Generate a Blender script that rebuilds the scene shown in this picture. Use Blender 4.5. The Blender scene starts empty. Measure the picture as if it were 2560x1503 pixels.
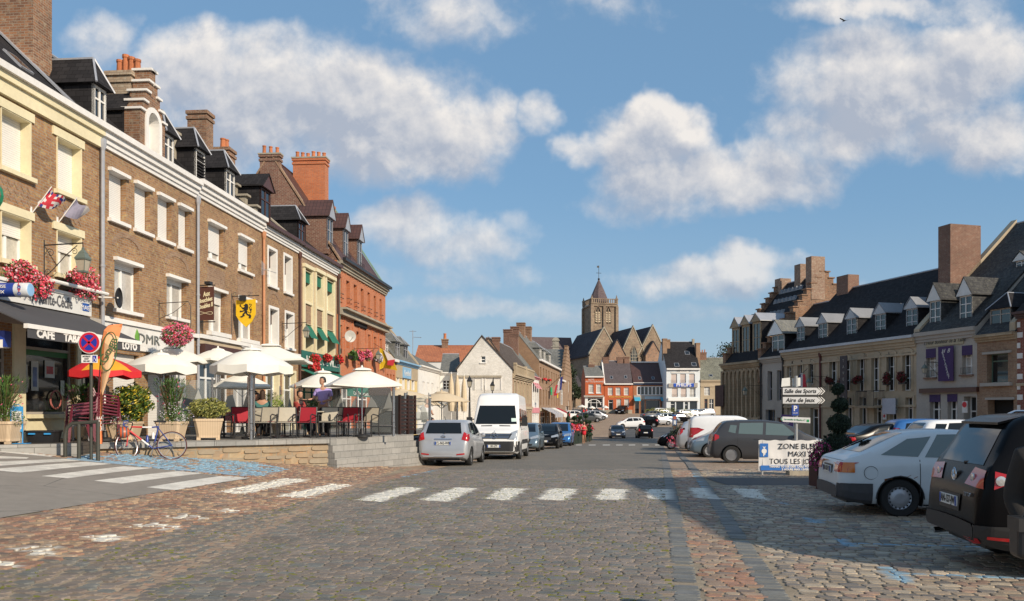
import bpy, math, random
from mathutils import Vector, Matrix, noise as mnoise
from mathutils.bvhtree import BVHTree
R=math.radians; random.seed(7)
S=bpy.context.scene; COL=S.collection
# ---------------- camera ----------------
F=2062.0; CX=1280.0; HY=1026.0; EYE=1.7
cd=bpy.data.cameras.new('camera'); cam=bpy.data.objects.new('camera',cd); COL.objects.link(cam)
cam.location=(0,0,EYE); cam.rotation_euler=(R(90),0,0)
cd.sensor_width=36; cd.lens=29.0; cd.shift_y=(HY-751.5)/2560; cd.clip_start=.1; cd.clip_end=6000
S.camera=cam
S.view_settings.view_transform='Standard'; S.view_settings.look='None'; S.view_settings.gamma=1; S.view_settings.exposure=0.22
# ---------------- sun + sky ----------------
SAZ=Vector((.73,-.68,0)).normalized(); SEL=R(29)
SUN=Vector((SAZ.x*math.cos(SEL),SAZ.y*math.cos(SEL),math.sin(SEL)))
sl=bpy.data.lights.new('sun','SUN'); sl.energy=4.3; sl.angle=R(.5); sl.color=(1,.86,.68)
so=bpy.data.objects.new('sun',sl); COL.objects.link(so); so.rotation_euler=SUN.to_track_quat('Z','Y').to_euler(); so.location=(0,0,50)
W=bpy.data.worlds.new('World'); S.world=W; W.use_nodes=True; nt=W.node_tree; nt.nodes.clear()
class NT:
    def __init__(s,t): s.t=t
    def n(s,typ,**k):
        x=s.t.nodes.new(typ)
        for a,b in k.items(): setattr(x,a,b)
        return x
    def L(s,a,b): s.t.links.new(a,b)
    def m(s,op,a,b=None,c=None,clamp=False):
        x=s.n('ShaderNodeMath',operation=op,use_clamp=clamp)
        for i,q in enumerate((a,b,c)):
            if q is None: continue
            if isinstance(q,(int,float)): x.inputs[i].default_value=q
            else: s.L(q,x.inputs[i])
        return x.outputs[0]
    def mix(s,f,a,b,mode='MIX'):
        x=s.n('ShaderNodeMix',data_type='RGBA',blend_type=mode)
        for i,q in ((0,f),(6,a),(7,b)):
            if isinstance(q,(int,float)): x.inputs[i].default_value=q
            elif isinstance(q,(tuple,list)): x.inputs[i].default_value=tuple(q[:3])+(1,)
            else: s.L(q,x.inputs[i])
        return x.outputs[2]
    def ramp(s,f,stops):
        x=s.n('ShaderNodeValToRGB'); e=x.color_ramp.elements
        while len(e)<len(stops): e.new(.5)
        for q,(p,c) in zip(e,stops): q.position=p; q.color=tuple(c)+(1,) if len(c)==3 else c
        s.L(f,x.inputs[0]); return x.outputs[0]
    def noise(s,vec,scale,detail=4,rough=.55,dist=0,out=0):
        x=s.n('ShaderNodeTexNoise'); x.inputs['Scale'].default_value=scale; x.inputs['Detail'].default_value=detail
        x.inputs['Roughness'].default_value=rough; x.inputs['Distortion'].default_value=dist
        if vec is not None: s.L(vec,x.inputs['Vector'])
        return x.outputs[out]
def mkworld():
    N=NT(nt)
    sky=N.n('ShaderNodeTexSky',sky_type='NISHITA',sun_disc=False,sun_elevation=SEL,sun_rotation=math.atan2(SAZ.x,SAZ.y))
    sky.altitude=100; sky.air_density=1.0; sky.dust_density=.6; sky.ozone_density=2.2
    tc=N.n('ShaderNodeTexCoord'); sp=N.n('ShaderNodeSeparateXYZ'); N.L(tc.outputs['Generated'],sp.inputs[0])
    ay=N.m('MAXIMUM',N.m('ABSOLUTE',sp.outputs[1]),.08)
    u=N.m('DIVIDE',sp.outputs[0],ay); v=N.m('DIVIDE',sp.outputs[2],ay)
    # cumulus banks as (x, y, half width, half height, weight); angles from the town square
    C=[(490,180,150,120,1),(660,250,260,160,1),(900,290,280,150,1),(1090,330,190,110,1),(1225,330,80,70,.9),(560,380,230,80,.62),(250,90,90,60,.42),(335,40,40,26,.2),
       (1340,285,50,52,.55),(1610,350,150,90,.9),(1650,300,100,60,.95),(1800,440,280,90,1),(1460,380,80,46,.7),(1640,510,200,45,.5),(1940,430,140,60,.6),
       (2240,200,330,130,1),(2470,150,190,110,1),(2160,330,270,90,.85),(2500,350,160,90,.8),(1010,560,160,75,.85),(1120,620,160,60,.75),(1290,560,60,40,.25),(960,560,80,50,.6),
       (1140,30,150,80,.5),(980,15,80,50,.45),(1760,700,280,52,.72),(1900,660,120,40,.72),(1180,770,200,32,.6),(2200,20,300,36,.5),(2300,760,300,60,.35),(1000,690,300,36,.4),(1560,790,300,30,.4),(1500,20,120,40,.2),(1810,240,40,30,.2)]
    cb0=N.n('ShaderNodeCombineXYZ'); N.L(u,cb0.inputs[0]); N.L(v,cb0.inputs[1])
    wn=N.n('ShaderNodeSeparateColor'); N.L(N.noise(cb0.outputs[0],11,4,.6,0,1),wn.inputs[0])
    wu=N.m('MULTIPLY',N.m('SUBTRACT',wn.outputs[0],.5),.10); wv=N.m('MULTIPLY',N.m('SUBTRACT',wn.outputs[1],.5),.07)
    def fbm(u,v,sc=8.5):
        cb=N.n('ShaderNodeCombineXYZ'); N.L(u,cb.inputs[0]); N.L(v,cb.inputs[1]); return N.noise(cb.outputs[0],sc,9,.6,.1)
    def dens(u,v,n1):
        u=N.m('ADD',u,wu); v=N.m('ADD',v,wv); d=None
        for (x,y,a,b,w) in C:
            du=N.m('MULTIPLY',N.m('SUBTRACT',u,(x-CX)/F),F/a/1.24); dv=N.m('MULTIPLY',N.m('SUBTRACT',v,(HY-y)/F),F/b/1.24)
            e=N.m('MULTIPLY',N.m('SUBTRACT',1,N.m('ADD',N.m('MULTIPLY',du,du),N.m('MULTIPLY',dv,dv))),w)
            d=e if d is None else N.m('SMOOTH_MAX',d,e,.2)
        d=N.m('MAXIMUM',d,-1.2)
        return N.m('ADD',d,N.m('MULTIPLY',N.m('SUBTRACT',n1,.5),1.9))
    n1=fbm(u,v); n1b=fbm(N.m('ADD',u,.010),N.m('ADD',v,.016))
    d0=dens(u,v,n1); d1=dens(N.m('ADD',u,.012),N.m('ADD',v,.045),n1)
    mr=N.n('ShaderNodeMapRange',interpolation_type='SMOOTHSTEP'); mr.inputs[1].default_value=-.05; mr.inputs[2].default_value=.85; N.L(d0,mr.inputs[0]); mask=mr.outputs[0]
    sh=N.n('ShaderNodeMapRange',interpolation_type='SMOOTHSTEP'); sh.inputs[1].default_value=-.3; sh.inputs[2].default_value=1.05; sh.inputs[3].default_value=1; sh.inputs[4].default_value=0; N.L(d1,sh.inputs[0])
    rel=N.m('MULTIPLY',N.m('SUBTRACT',n1,n1b),3.6)
    ccol=N.mix(N.m('ADD',N.m('MULTIPLY',sh.outputs[0],.75),N.m('ADD',rel,.12),clamp=True),(3.7,4.1,4.9),(7.8,7.4,7.0))
    hz=N.n('ShaderNodeMapRange'); hz.inputs[1].default_value=0; hz.inputs[2].default_value=.3; hz.inputs[3].default_value=.5; hz.inputs[4].default_value=.96; N.L(v,hz.inputs[0])
    front=N.m('GREATER_THAN',sp.outputs[2],0.0)
    mk=N.m('MULTIPLY',N.m('MULTIPLY',mask,hz.outputs[0]),front)
    skyc=N.mix(.6,N.mix(1,sky.outputs[0],(1.0,1.1,1.05),'MULTIPLY'),(1.75,3.3,5.35))
    lo=N.n('ShaderNodeMapRange',interpolation_type='SMOOTHSTEP'); lo.inputs[1].default_value=0; lo.inputs[2].default_value=.28; lo.inputs[3].default_value=.62; lo.inputs[4].default_value=0; N.L(v,lo.inputs[0]); skyc=N.mix(lo.outputs[0],skyc,(3.4,4.35,5.3))
    back=N.m('MULTIPLY',N.m('LESS_THAN',sp.outputs[1],-.05),.15)  # unseen cloud veil behind the camera, added to neutralise the fill light
    out=N.mix(N.m('MAXIMUM',mk,back),skyc,ccol)
    bg=N.n('ShaderNodeBackground'); bg.inputs[1].default_value=.1; N.L(out,bg.inputs[0]); w=N.n('ShaderNodeOutputWorld'); N.L(bg.outputs[0],w.inputs[0])
mkworld()
# ---------------- materials ----------------
MATS={}
def mat(name,base=(.5,.5,.5),rough=.7,metal=0.,var=.12,vs=3.,bump=0.,bs=40.,kind=None,c2=None,c3=None,coat=0.,alpha=1.,trans=0.,emit=0.,scale=1.,sheen=0.,spec=.5):
    if name in MATS: return MATS[name]
    m=bpy.data.materials.new(name); m.use_nodes=True; t=m.node_tree; b=t.nodes['Principled BSDF']; N=NT(t); MATS[name]=m
    b.inputs['Roughness'].default_value=rough; b.inputs['Metallic'].default_value=metal; b.inputs['Specular IOR Level'].default_value=spec
    b.inputs['Coat Weight'].default_value=coat; b.inputs['Coat Roughness'].default_value=.04
    b.inputs['Alpha'].default_value=alpha; b.inputs['Transmission Weight'].default_value=trans
    if emit: b.inputs['Emission Color'].default_value=tuple(base)+(1,); b.inputs['Emission Strength'].default_value=emit
    tc=N.n('ShaderNodeTexCoord'); uv=tc.outputs['UV']; ob=tc.outputs['Object']
    geo=N.n('ShaderNodeNewGeometry'); pos=geo.outputs['Position']
    col=None; hgt=None
    def brick(w,h,mortar,sq=1,off=.5,wob=.01,sm=.1):
        x=N.n('ShaderNodeTexBrick'); x.offset=off; x.inputs['Scale'].default_value=1; x.inputs['Brick Width'].default_value=w; x.inputs['Row Height'].default_value=h
        x.inputs['Mortar Size'].default_value=mortar; x.inputs['Mortar Smooth'].default_value=sm; x.inputs['Bias'].default_value=0
        if wob:
            nz=N.noise(uv,2.5/h*.3,2,.5,0,1); vm=N.n('ShaderNodeVectorMath',operation='MULTIPLY_ADD'); N.L(nz,vm.inputs[0]); vm.inputs[1].default_value=(wob,wob,wob); N.L(uv,vm.inputs[2]); N.L(vm.outputs[0],x.inputs['Vector'])
        else: N.L(uv,x.inputs['Vector'])
        x.inputs['Color1'].default_value=(0,0,0,1); x.inputs['Color2'].default_value=(1,1,1,1); x.inputs['Mortar'].default_value=(.5,.5,.5,1)
        return x
    big=N.noise(pos,vs*.25,4,.6); med=N.noise(pos,vs*3,5,.6)
    if kind=='slate': b.inputs['Specular IOR Level'].default_value=.12; b.inputs['Roughness'].default_value=.85
    if kind in('brick','slate','tile','stone','block','crazy'):
        if kind=='brick': x=brick(.22*scale,.075*scale,.009*scale,wob=.006)
        elif kind=='slate': x=brick(.24*scale,.16*scale,.006,wob=.008)
        elif kind=='tile': x=brick(.2*scale,.28*scale,.02,off=0,wob=.004,sm=.6)
        elif kind=='stone': x=brick(.42*scale,.24*scale,.018,wob=.09,sm=.4)
        else: x=brick(.5*scale,.18*scale,.006,wob=0)
        c=N.mix(x.outputs['Color'],base,c2 or tuple(q*.75 for q in base))
        if c3: c=N.mix(N.ramp(N.noise(uv,6.1/scale,3,.7),[(.52,(0,0,0)),(.68,(1,1,1))]),c,c3)
        if kind=='tile':
            wv=N.n('ShaderNodeTexWave',wave_type='BANDS',bands_direction='X'); wv.inputs['Scale'].default_value=.5/(.2*scale)*3.14159*.2; N.L(uv,wv.inputs[0])
        mc=(.30,.24,.18) if kind=='brick' else tuple(q*.45 for q in base)
        if kind=='stone': mc=(.33,.28,.21)
        if name=='brick_white': mc=(.52,.49,.44)
        col=N.mix(x.outputs['Fac'],c,mc); hgt=N.m('SUBTRACT',1,x.outputs['Fac'])
        bump=bump or .5
    elif kind=='cobble':
        x=brick(.2*scale,.145*scale,.018*scale,wob=.10*scale,sm=.9)
        c=N.mix(x.outputs['Color'],base,c2); c=N.mix(N.ramp(N.noise(uv,5,2,.7),[(.5,(0,0,0)),(.7,(1,1,1))]),c,c3)
        col=N.mix(x.outputs['Fac'],c,tuple(q*.62+.02 for q in base)); hgt=N.m('SUBTRACT',1,x.outputs['Fac']); bump=bump or .5
    elif kind=='leaf':
        rp=geo.outputs['Random Per Island']
        col=N.mix(rp,base,c2 or tuple(q*1.8 for q in base))
        if c3: col=N.mix(N.ramp(rp,[(.80,(0,0,0)),(.82,(1,1,1))]),col,c3)
        b.inputs['Subsurface Weight'].default_value=0.0
    elif kind=='attr':
        at=N.n('ShaderNodeAttribute',attribute_name='Col'); col=at.outputs['Color']
    elif kind=='stripe':
        sx=N.n('ShaderNodeSeparateXYZ'); N.L(uv,sx.inputs[0]); col=N.mix(N.m('GREATER_THAN',N.m('FRACT',N.m('MULTIPLY',sx.outputs[0],1/scale)),.5),base,c2)
    elif kind=='slats':
        sx=N.n('ShaderNodeSeparateXYZ'); N.L(uv,sx.inputs[0]); fr=N.m('FRACT',N.m('MULTIPLY',sx.outputs[1],1/scale))
        col=N.mix(N.m('GREATER_THAN',fr,.86),base,tuple(q*.55 for q in base)); hgt=fr; bump=bump or .3
    elif kind=='wood':
        wv=N.noise(uv,8,4,.6,2.); col=N.mix(wv,base,tuple(q*.6 for q in base))
    elif kind=='asphalt':
        sp=N.noise(pos,160,2,.8); col=N.mix(sp,tuple(q*.6 for q in base),tuple(q*1.45 for q in base))
        vo=N.n('ShaderNodeTexVoronoi',feature='DISTANCE_TO_EDGE'); vo.inputs['Scale'].default_value=.45; N.L(pos,vo.inputs[0]); hgt=sp; bump=bump or .25
        col=N.mix(N.m('MULTIPLY',N.m('LESS_THAN',N.m('ADD',vo.outputs[0],N.m('MULTIPLY',med,.012)),.011),.6),col,(.04,.04,.04))
    if col is None: col=N.mix(0,base,base)
    if var:
        k=N.ramp(big,[(.3,(1-var,)*3),(.7,(1+var*.6,)*3)]); col=N.mix(1,col,k,'MULTIPLY')
        k=N.ramp(med,[(.3,(1-var*.7,)*3),(.7,(1+var*.4,)*3)]); col=N.mix(1,col,k,'MULTIPLY')
    N.L(col,b.inputs['Base Color'])
    if bump:
        bp=N.n('ShaderNodeBump'); bp.inputs['Strength'].default_value=bump; bp.inputs['Distance'].default_value=.01 if kind!='cobble' else .03
        fn=N.noise(uv if kind else ob,bs,3,.6)
        N.L(N.m('MULTIPLY_ADD',fn,.35,hgt) if hgt is not None else fn,bp.inputs['Height']); N.L(bp.outputs[0],b.inputs['Normal'])
    return m
# ---------------- mesh builder ----------------
def tag(o,label=None,cat=None,group=None,kind=None):
    if label: o['label']=label
    if cat: o['category']=cat
    if group: o['group']=group
    if kind: o['kind']=kind
    return o
class M:
    def __init__(s): s.v=[]; s.f=[]; s.mi=[]; s.cm=0; s.T=None
    def add(s,pts):
        i=len(s.v)
        if s.T is not None: pts=[s.T@Vector(p) for p in pts]
        s.v+= [tuple(p) for p in pts]; return i
    def poly(s,pts):
        i=s.add(pts); s.f.append(tuple(range(i,i+len(pts)))); s.mi.append(s.cm); return s
    def faces(s,pts,fs):
        i=s.add(pts)
        for f in fs: s.f.append(tuple(i+q for q in f)); s.mi.append(s.cm)
        return s
    def box(s,x0,x1,y0,y1,z0,z1):
        if x1<x0: x0,x1=x1,x0
        if y1<y0: y0,y1=y1,y0
        if z1<z0: z0,z1=z1,z0
        return s.faces([(x0,y0,z0),(x1,y0,z0),(x1,y1,z0),(x0,y1,z0),(x0,y0,z1),(x1,y0,z1),(x1,y1,z1),(x0,y1,z1)],[(0,3,2,1),(4,5,6,7),(0,1,5,4),(1,2,6,5),(2,3,7,6),(3,0,4,7)])
    def ext(s,pts,vec):  # extrude polygon pts (3d) by vec
        n=len(pts); v=Vector(vec); q=[Vector(p) for p in pts]
        nm=Vector((0,0,0))
        for i in range(n): nm+=q[i].cross(q[(i+1)%n])
        if nm.dot(v)>0: q=q[::-1]
        return s.faces(q+[p+v for p in q],[tuple(range(n)),tuple(range(2*n-1,n-1,-1))]+[(i,i+n,(i+1)%n+n,(i+1)%n) for i in range(n)])
    def tube(s,pts,r,n=8,cap=True,r1=None):
        P=[Vector(p) for p in pts]; k=len(P); rr=[r+((r1 if r1 is not None else r)-r)*i/(k-1) for i in range(k)] if not isinstance(r,(list,tuple)) else r
        vs=[];up=None
        for i,p in enumerate(P):
            d=(P[min(i+1,k-1)]-P[max(i-1,0)]).normalized()
            if up is None: up=Vector((0,0,1)) if abs(d.z)<.9 else Vector((1,0,0))
            a=d.cross(up).normalized(); b2=a.cross(d).normalized(); up=b2
            for j in range(n):
                t=2*math.pi*j/n; vs.append(p+a*math.cos(t)*rr[i]+b2*math.sin(t)*rr[i])
        fs=[(i*n+j,i*n+(j+1)%n,(i+1)*n+(j+1)%n,(i+1)*n+j) for i in range(k-1) for j in range(n)]
        if cap: fs+=[tuple(range(n-1,-1,-1)),tuple(range((k-1)*n,k*n))]
        return s.faces(vs,fs)
    def lathe(s,prof,c=(0,0,0),n=16,axis='z',cap=True,ph=0):
        vs=[]
        for (r,h) in prof:
            for j in range(n):
                t=2*math.pi*j/n+ph; a,b2=r*math.cos(t),r*math.sin(t)
                vs.append((c[0]+a,c[1]+b2,c[2]+h) if axis=='z' else ((c[0]+h,c[1]+a,c[2]+b2) if axis=='x' else (c[0]+b2,c[1]+h,c[2]+a)))
        k=len(prof); fs=[(i*n+j,i*n+(j+1)%n,(i+1)*n+(j+1)%n,(i+1)*n+j) for i in range(k-1) for j in range(n)]
        if cap: fs+=[tuple(range(n-1,-1,-1)),tuple(range((k-1)*n,k*n))]
        return s.faces(vs,fs)
    def ball(s,c,r,n=12,m=8,sz=1.,jit=0):
        prof=[]
        return s.lathe([(max(1e-3,r*math.sin(math.pi*i/m)),-r*sz*math.cos(math.pi*i/m)) for i in range(m+1)],c,n)
    def build(s,name,mt,parent=None,smooth=None,label=None):
        me=bpy.data.meshes.new(name); me.from_pydata(s.v,[],s.f)
        ml=mt if isinstance(mt,(list,tuple)) else [mt]
        for q in ml: me.materials.append(q)
        if len(ml)>1: me.polygons.foreach_set('material_index',s.mi)
        uvl=me.uv_layers.new(name='UVMap'); co=s.v; data=[0.0]*(2*len(me.loops))
        for p in me.polygons:
            n=p.normal; ax,ay,az=abs(n.x),abs(n.y),abs(n.z)
            for li in p.loop_indices:
                v=co[me.loops[li].vertex_index]
                if az>ax and az>ay: a=(v[0],v[1]/max(az,.2))
                elif ay>=ax: a=(v[0],v[2]/max(math.sqrt(1-az*az),.3) if az>.25 else v[2])
                else: a=(v[1],v[2]/max(math.sqrt(1-az*az),.3) if az>.25 else v[2])
                data[2*li]=a[0]; data[2*li+1]=a[1]
        uvl.data.foreach_set('uv',data)
        if smooth:
            me.shade_smooth(); me.set_sharp_from_angle(angle=R(smooth))
        o=bpy.data.objects.new(name,me); COL.objects.link(o)
        if parent: o.parent=parent
        if label: o['label']=label
        return o
def root(name,loc,ang,label,cat,group=None):
    o=bpy.data.objects.new(name,None); COL.objects.link(o); o.location=loc; o.rotation_euler=(0,0,ang); o.empty_display_size=.2
    return tag(o,label,cat,group)
def kids(o): return [c for c in COL.objects if c.parent==o]
def dup(o,loc=None,ang=None,label=None,parent=None,_k=None):
    if _k is None:
        _k={}
        for c in COL.objects:
            if c.parent: _k.setdefault(c.parent.name,[]).append(c)
    c=o.copy(); COL.objects.link(c)
    if parent: c.parent=parent
    if loc is not None: c.location=loc
    if ang is not None: c.rotation_euler=(c.rotation_euler[0],c.rotation_euler[1],ang)
    if label: c['label']=label
    for k in _k.get(o.name,[]): dup(k,parent=c,_k=_k)
    return c
def text(s,size,name,mt,parent,loc,rot,ext=.004,align='CENTER',sx=1,shear=0,bold=0):
    cu=bpy.data.curves.new(name,'FONT'); cu.body=s; cu.size=size; cu.extrude=ext; cu.align_x=align; cu.align_y='CENTER'; cu.shear=shear; cu.offset=bold; cu.resolution_u=2
    o=bpy.data.objects.new(name,cu); COL.objects.link(o); me=bpy.data.meshes.new_from_object(o); bpy.data.objects.remove(o)
    me.materials.clear(); me.materials.append(mt); o=bpy.data.objects.new(name,me); COL.objects.link(o); o.location=loc; o.rotation_euler=rot; o.scale=(sx,1,1)
    if parent: o.parent=parent
    return o
TR=(R(90),0,0)  # text upright, readable from -Y
# ---------------- ground profile ----------------
PR=[(-2000,0),(16,0),(28,-.12),(35,-.33),(45,-.5),(57,-.75),(75,-1.15),(95,-1.5),(105,-1.2),(115,-.7),(140,.3),(160,1.1),(180,2.),(220,3),(5000,3)]
def gz(x,y):
    for i in range(len(PR)-1):
        if y<=PR[i+1][0]:
            a,b=PR[i],PR[i+1]; z=a[1]+(b[1]-a[1])*(y-a[0])/(b[0]-a[0]); break
    xe=-3.5+(.13*(y-22) if y>22 else 0)
    if x<xe:
        f=1 if y<45 else max(0,1-(y-45)/25)
        z+=min(.115*(xe-x),.92)*f
    return z
def P(px,py,dz=0):   # where the ground lies in that direction from the eye
    k=(px-CX)/F; t=(py-HY)/F; lo,hi=2.,400.
    d=lo
    while d<hi:
        if EYE-t*d<=gz(k*d,d)+dz: break
        d+=.25 if d<60 else 1
    a,b=d-1,d
    for _ in range(20):
        m_=(a+b)/2
        if EYE-t*m_<=gz(k*m_,m_)+dz: b=m_
        else: a=m_
    return (k*b,b)
def K(ox,oy,s): return lambda x,y:(ox+x/s,oy+y/s)
K1=K(0,0,2.466);K2=K(0,550,2.466);K3=K(400,250,2.96);K4=K(400,650,2.7917);K5=K(940,750,3.442);K6=K(1340,650,3.148);K7=K(1780,620,2.96);K8=K(2100,540,2.8457);K9=K(1660,900,4.626);K10=K(2020,980,3.2167);K11=K(0,1080,1.9385);K12=K(1260,1080,1.9385)
KA=K(560,880,6.1667);KB=K(820,880,6.1654);KC=K(0,820,4.625);KD=K(260,860,5.284);KE=K(1280,780,4.3529);KF=K(1440,1000,6.0);KG=K(820,640,4.622)
# ---------------- ground ----------------
def rng(a,b,s):
    o=[];x=a
    while x<b-1e-6: o.append(x); x+=s
    return o
def sheet(name,xs,ys,off,mt,fx=None,kind='structure',label=None):
    m=M(); nx=len(xs)
    vs=[]
    for y in ys:
        for x in xs:
            X=fx(x,y) if fx else x; vs.append((X,y,gz(X,y)+off))
    fs=[(j*nx+i,j*nx+i+1,(j+1)*nx+i+1,(j+1)*nx+i) for j in range(len(ys)-1) for i in range(nx-1)]
    m.faces(vs,fs); o=m.build(name,mt); return tag(o,label,None,None,kind)
sand=mat('joint_sand',(.27,.215,.15),.95,var=.25,vs=8,bump=.5,bs=90)
cob_far=mat('cobbles_sandy',(.40,.31,.22),.85,var=.16,vs=2,kind='cobble',c2=(.26,.19,.135),c3=(.36,.19,.12),bs=60)
cob_road=mat('cobbles_grey',(.20,.175,.14),.8,var=.16,vs=2,kind='cobble',c2=(.145,.14,.125),c3=(.23,.185,.135),bs=60)
YS=[-1500,-300,-60]+rng(-30,6,4)+rng(6,60,.8)+rng(60,230,3)+[240,300,500,1000,3000]
XS=[-3000,-800,-200]+rng(-60,-20,5)+rng(-20,12,.8)+rng(12,90,4)+[120,250,800,3000]
NEAR=25.0
sheet('ground',XS,YS,-.004,cob_far)
_r1=P(0,1431);_r2=P(619,1286);_rs=(_r2[0]-_r1[0])/(_r2[1]-_r1[1])
RL=lambda y: _r1[0]+_rs*(y-_r1[1]) if y<21 else _r1[0]+_rs*(21-_r1[1])+.165*(y-21)
RR=lambda y: 1.45+.177*(y-7.35)
mixx=lambda a,b:(lambda t,y:a(y)+(b(y)-a(y))*t)
ts=[i/10 for i in range(11)]
sheet('road',ts,rng(NEAR-.3,58,.8)+[58,62,66,70],.012,cob_road,mixx(RL,RR))
asph=mat('asphalt',(.25,.225,.195),.85,var=.15,vs=1.5,kind='asphalt')
asph2=mat('asphalt_dark',(.075,.075,.075),.85,var=.15,vs=1.5,kind='asphalt')
# asphalt carriageway across the far dip and up between the parked cars
sheet('road',ts,rng(70,89,2)+[89],.012,cob_road,mixx(RL,lambda y:RR(y)))
sheet('road',ts,rng(89,116,1.5)+[116],.014,asph2,mixx(lambda y:10+(y-88)*.24,lambda y:34+(y-88)*.2))
sett=mat('sett_strip',(.19,.175,.155),.75,var=.2,vs=6,bump=.5,bs=30,kind='block',c2=(.145,.14,.13),scale=.9)
_a1=P(0,1297);_a2=P(619,1199);_as=(_a2[0]-_a1[0])/(_a2[1]-_a1[1])
AS=lambda y:_a1[0]+_as*(y-_a1[1])      # east edge of the side street asphalt
YA=_a2[1]; ZA=P(*K11(330,130))
AE=lambda x: YA+(ZA[1]-YA)*(x-_a2[0])/(ZA[0]-_a2[0])     # far edge of the asphalt (the blue line)
sheet('side_street',[0,.04,.08,.12,.16,.2,.26,.32,.4,.5,.7,1],rng(-12,YA,.6)+[YA],.012,asph,lambda t,y:AS(y)+(-24-AS(y))*t)

EDGE=[P(*K11(330,130)),P(*K11(1200,215))]
cross=mat('asphalt_new',(.06,.06,.063),.8,var=.1,kind='asphalt')
sheet('crossing_path',[4.95+i*.8 for i in range(22)],[18.9,19.7,20.5,21.3],.012,cross,lambda x,y:max(x,RR(y)+1.08+.0*y))
pw=mat('road_paint_white',(.72,.69,.62),.6,var=.25,vs=9)
pb=mat('road_paint_blue',(.20,.42,.66),.65,var=.25,vs=9)
WHITE=[];BLUE=[]
def poly_px(Kf,pts): return [P(*Kf(x,y)) for x,y in pts]
for Kf,pts in [(K11,[(1055,293),(1190,305),(1505,232),(1385,228)]),(K11,[(1340,315),(1480,322),(1725,260),(1610,255)]),(K11,[(1720,333),(1850,340),(2055,275),(1945,268)]),
   (K11,[(2035,332),(2170,340),(2315,277),(2210,270)]),(K12,[(-95,325),(20,335),(112,278),(5,273)]),(K12,[(165,330),(300,335),(358,278),(235,275)]),(K12,[(440,330),(570,333),(593,280),(480,277)]),
   (K12,[(695,328),(822,332),(805,280),(693,280)]),(K12,[(935,322),(1053,330),(985,275),(900,273)]),(K12,[(1165,318),(1280,332),(1225,280),(1105,276)])]:
    WHITE.append((poly_px(Kf,pts),.93))
for pts in [[(75,600),(70,572),(300,548),(270,600)],[(390,510),(480,540),(585,525),(560,490)],[(600,462),(780,482),(875,465),(750,445)],[(800,415),(960,436),(1020,425),(920,402)],[(1040,383),(1110,398),(1200,390),(1100,375)],[(-40,650),(20,668),(110,640),(20,625)]]:
    WHITE.append((poly_px(K11,pts),.55))
BLUE.append((poly_px(K11,[(330,128),(430,112),(590,108),(880,112),(1180,135),(1400,183),(1290,216),(1200,214),(1000,203),(600,168)]),.62))
def line_px(Kf,a,b,w):
    p=P(*Kf(*a)); q=P(*Kf(*b)); dx,dy=q[0]-p[0],q[1]-p[1]; L=math.hypot(dx,dy); nx,ny=-dy/L*w/2,dx/L*w/2
    return [(p[0]+nx,p[1]+ny),(q[0]+nx,q[1]+ny),(q[0]-nx,q[1]-ny),(p[0]-nx,p[1]-ny)]
for a,b,w,c in [((1845,660),(1960,735),.14,.95),((1900,690),(2560,715),.10,.7),((1620,520),(1690,560),.14,.95),((1700,545),(2400,562),.09,.6),((1460,415),(1515,445),.14,.85),((1480,430),(2050,440),.08,.35),((1345,346),(1365,352),.12,.8),((860,140),(990,290),.16,.35)]:
    BLUE.append((line_px(K12,a,b,w),c))
BLUE.append((line_px(K11,(1960,220),(2500,120),.12),.5))
def inside(p,poly):
    c=False;n=len(poly);x,y=p
    for i in range(n):
        x1,y1=poly[i];x2,y2=poly[(i+1)%n]
        if (y1>y)!=(y2>y) and x<(x2-x1)*(y-y1)/(y2-y1)+x1: c=not c
    return c
def bb(poly): return (min(p[0] for p in poly),max(p[0] for p in poly),min(p[1] for p in poly),max(p[1] for p in poly))
PAINT=[(pl,bb(pl),pr,(.74,.71,.64)) for pl,pr in WHITE]+[(pl,bb(pl),pr,(.24,.40,.53)) for pl,pr in BLUE]
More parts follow.
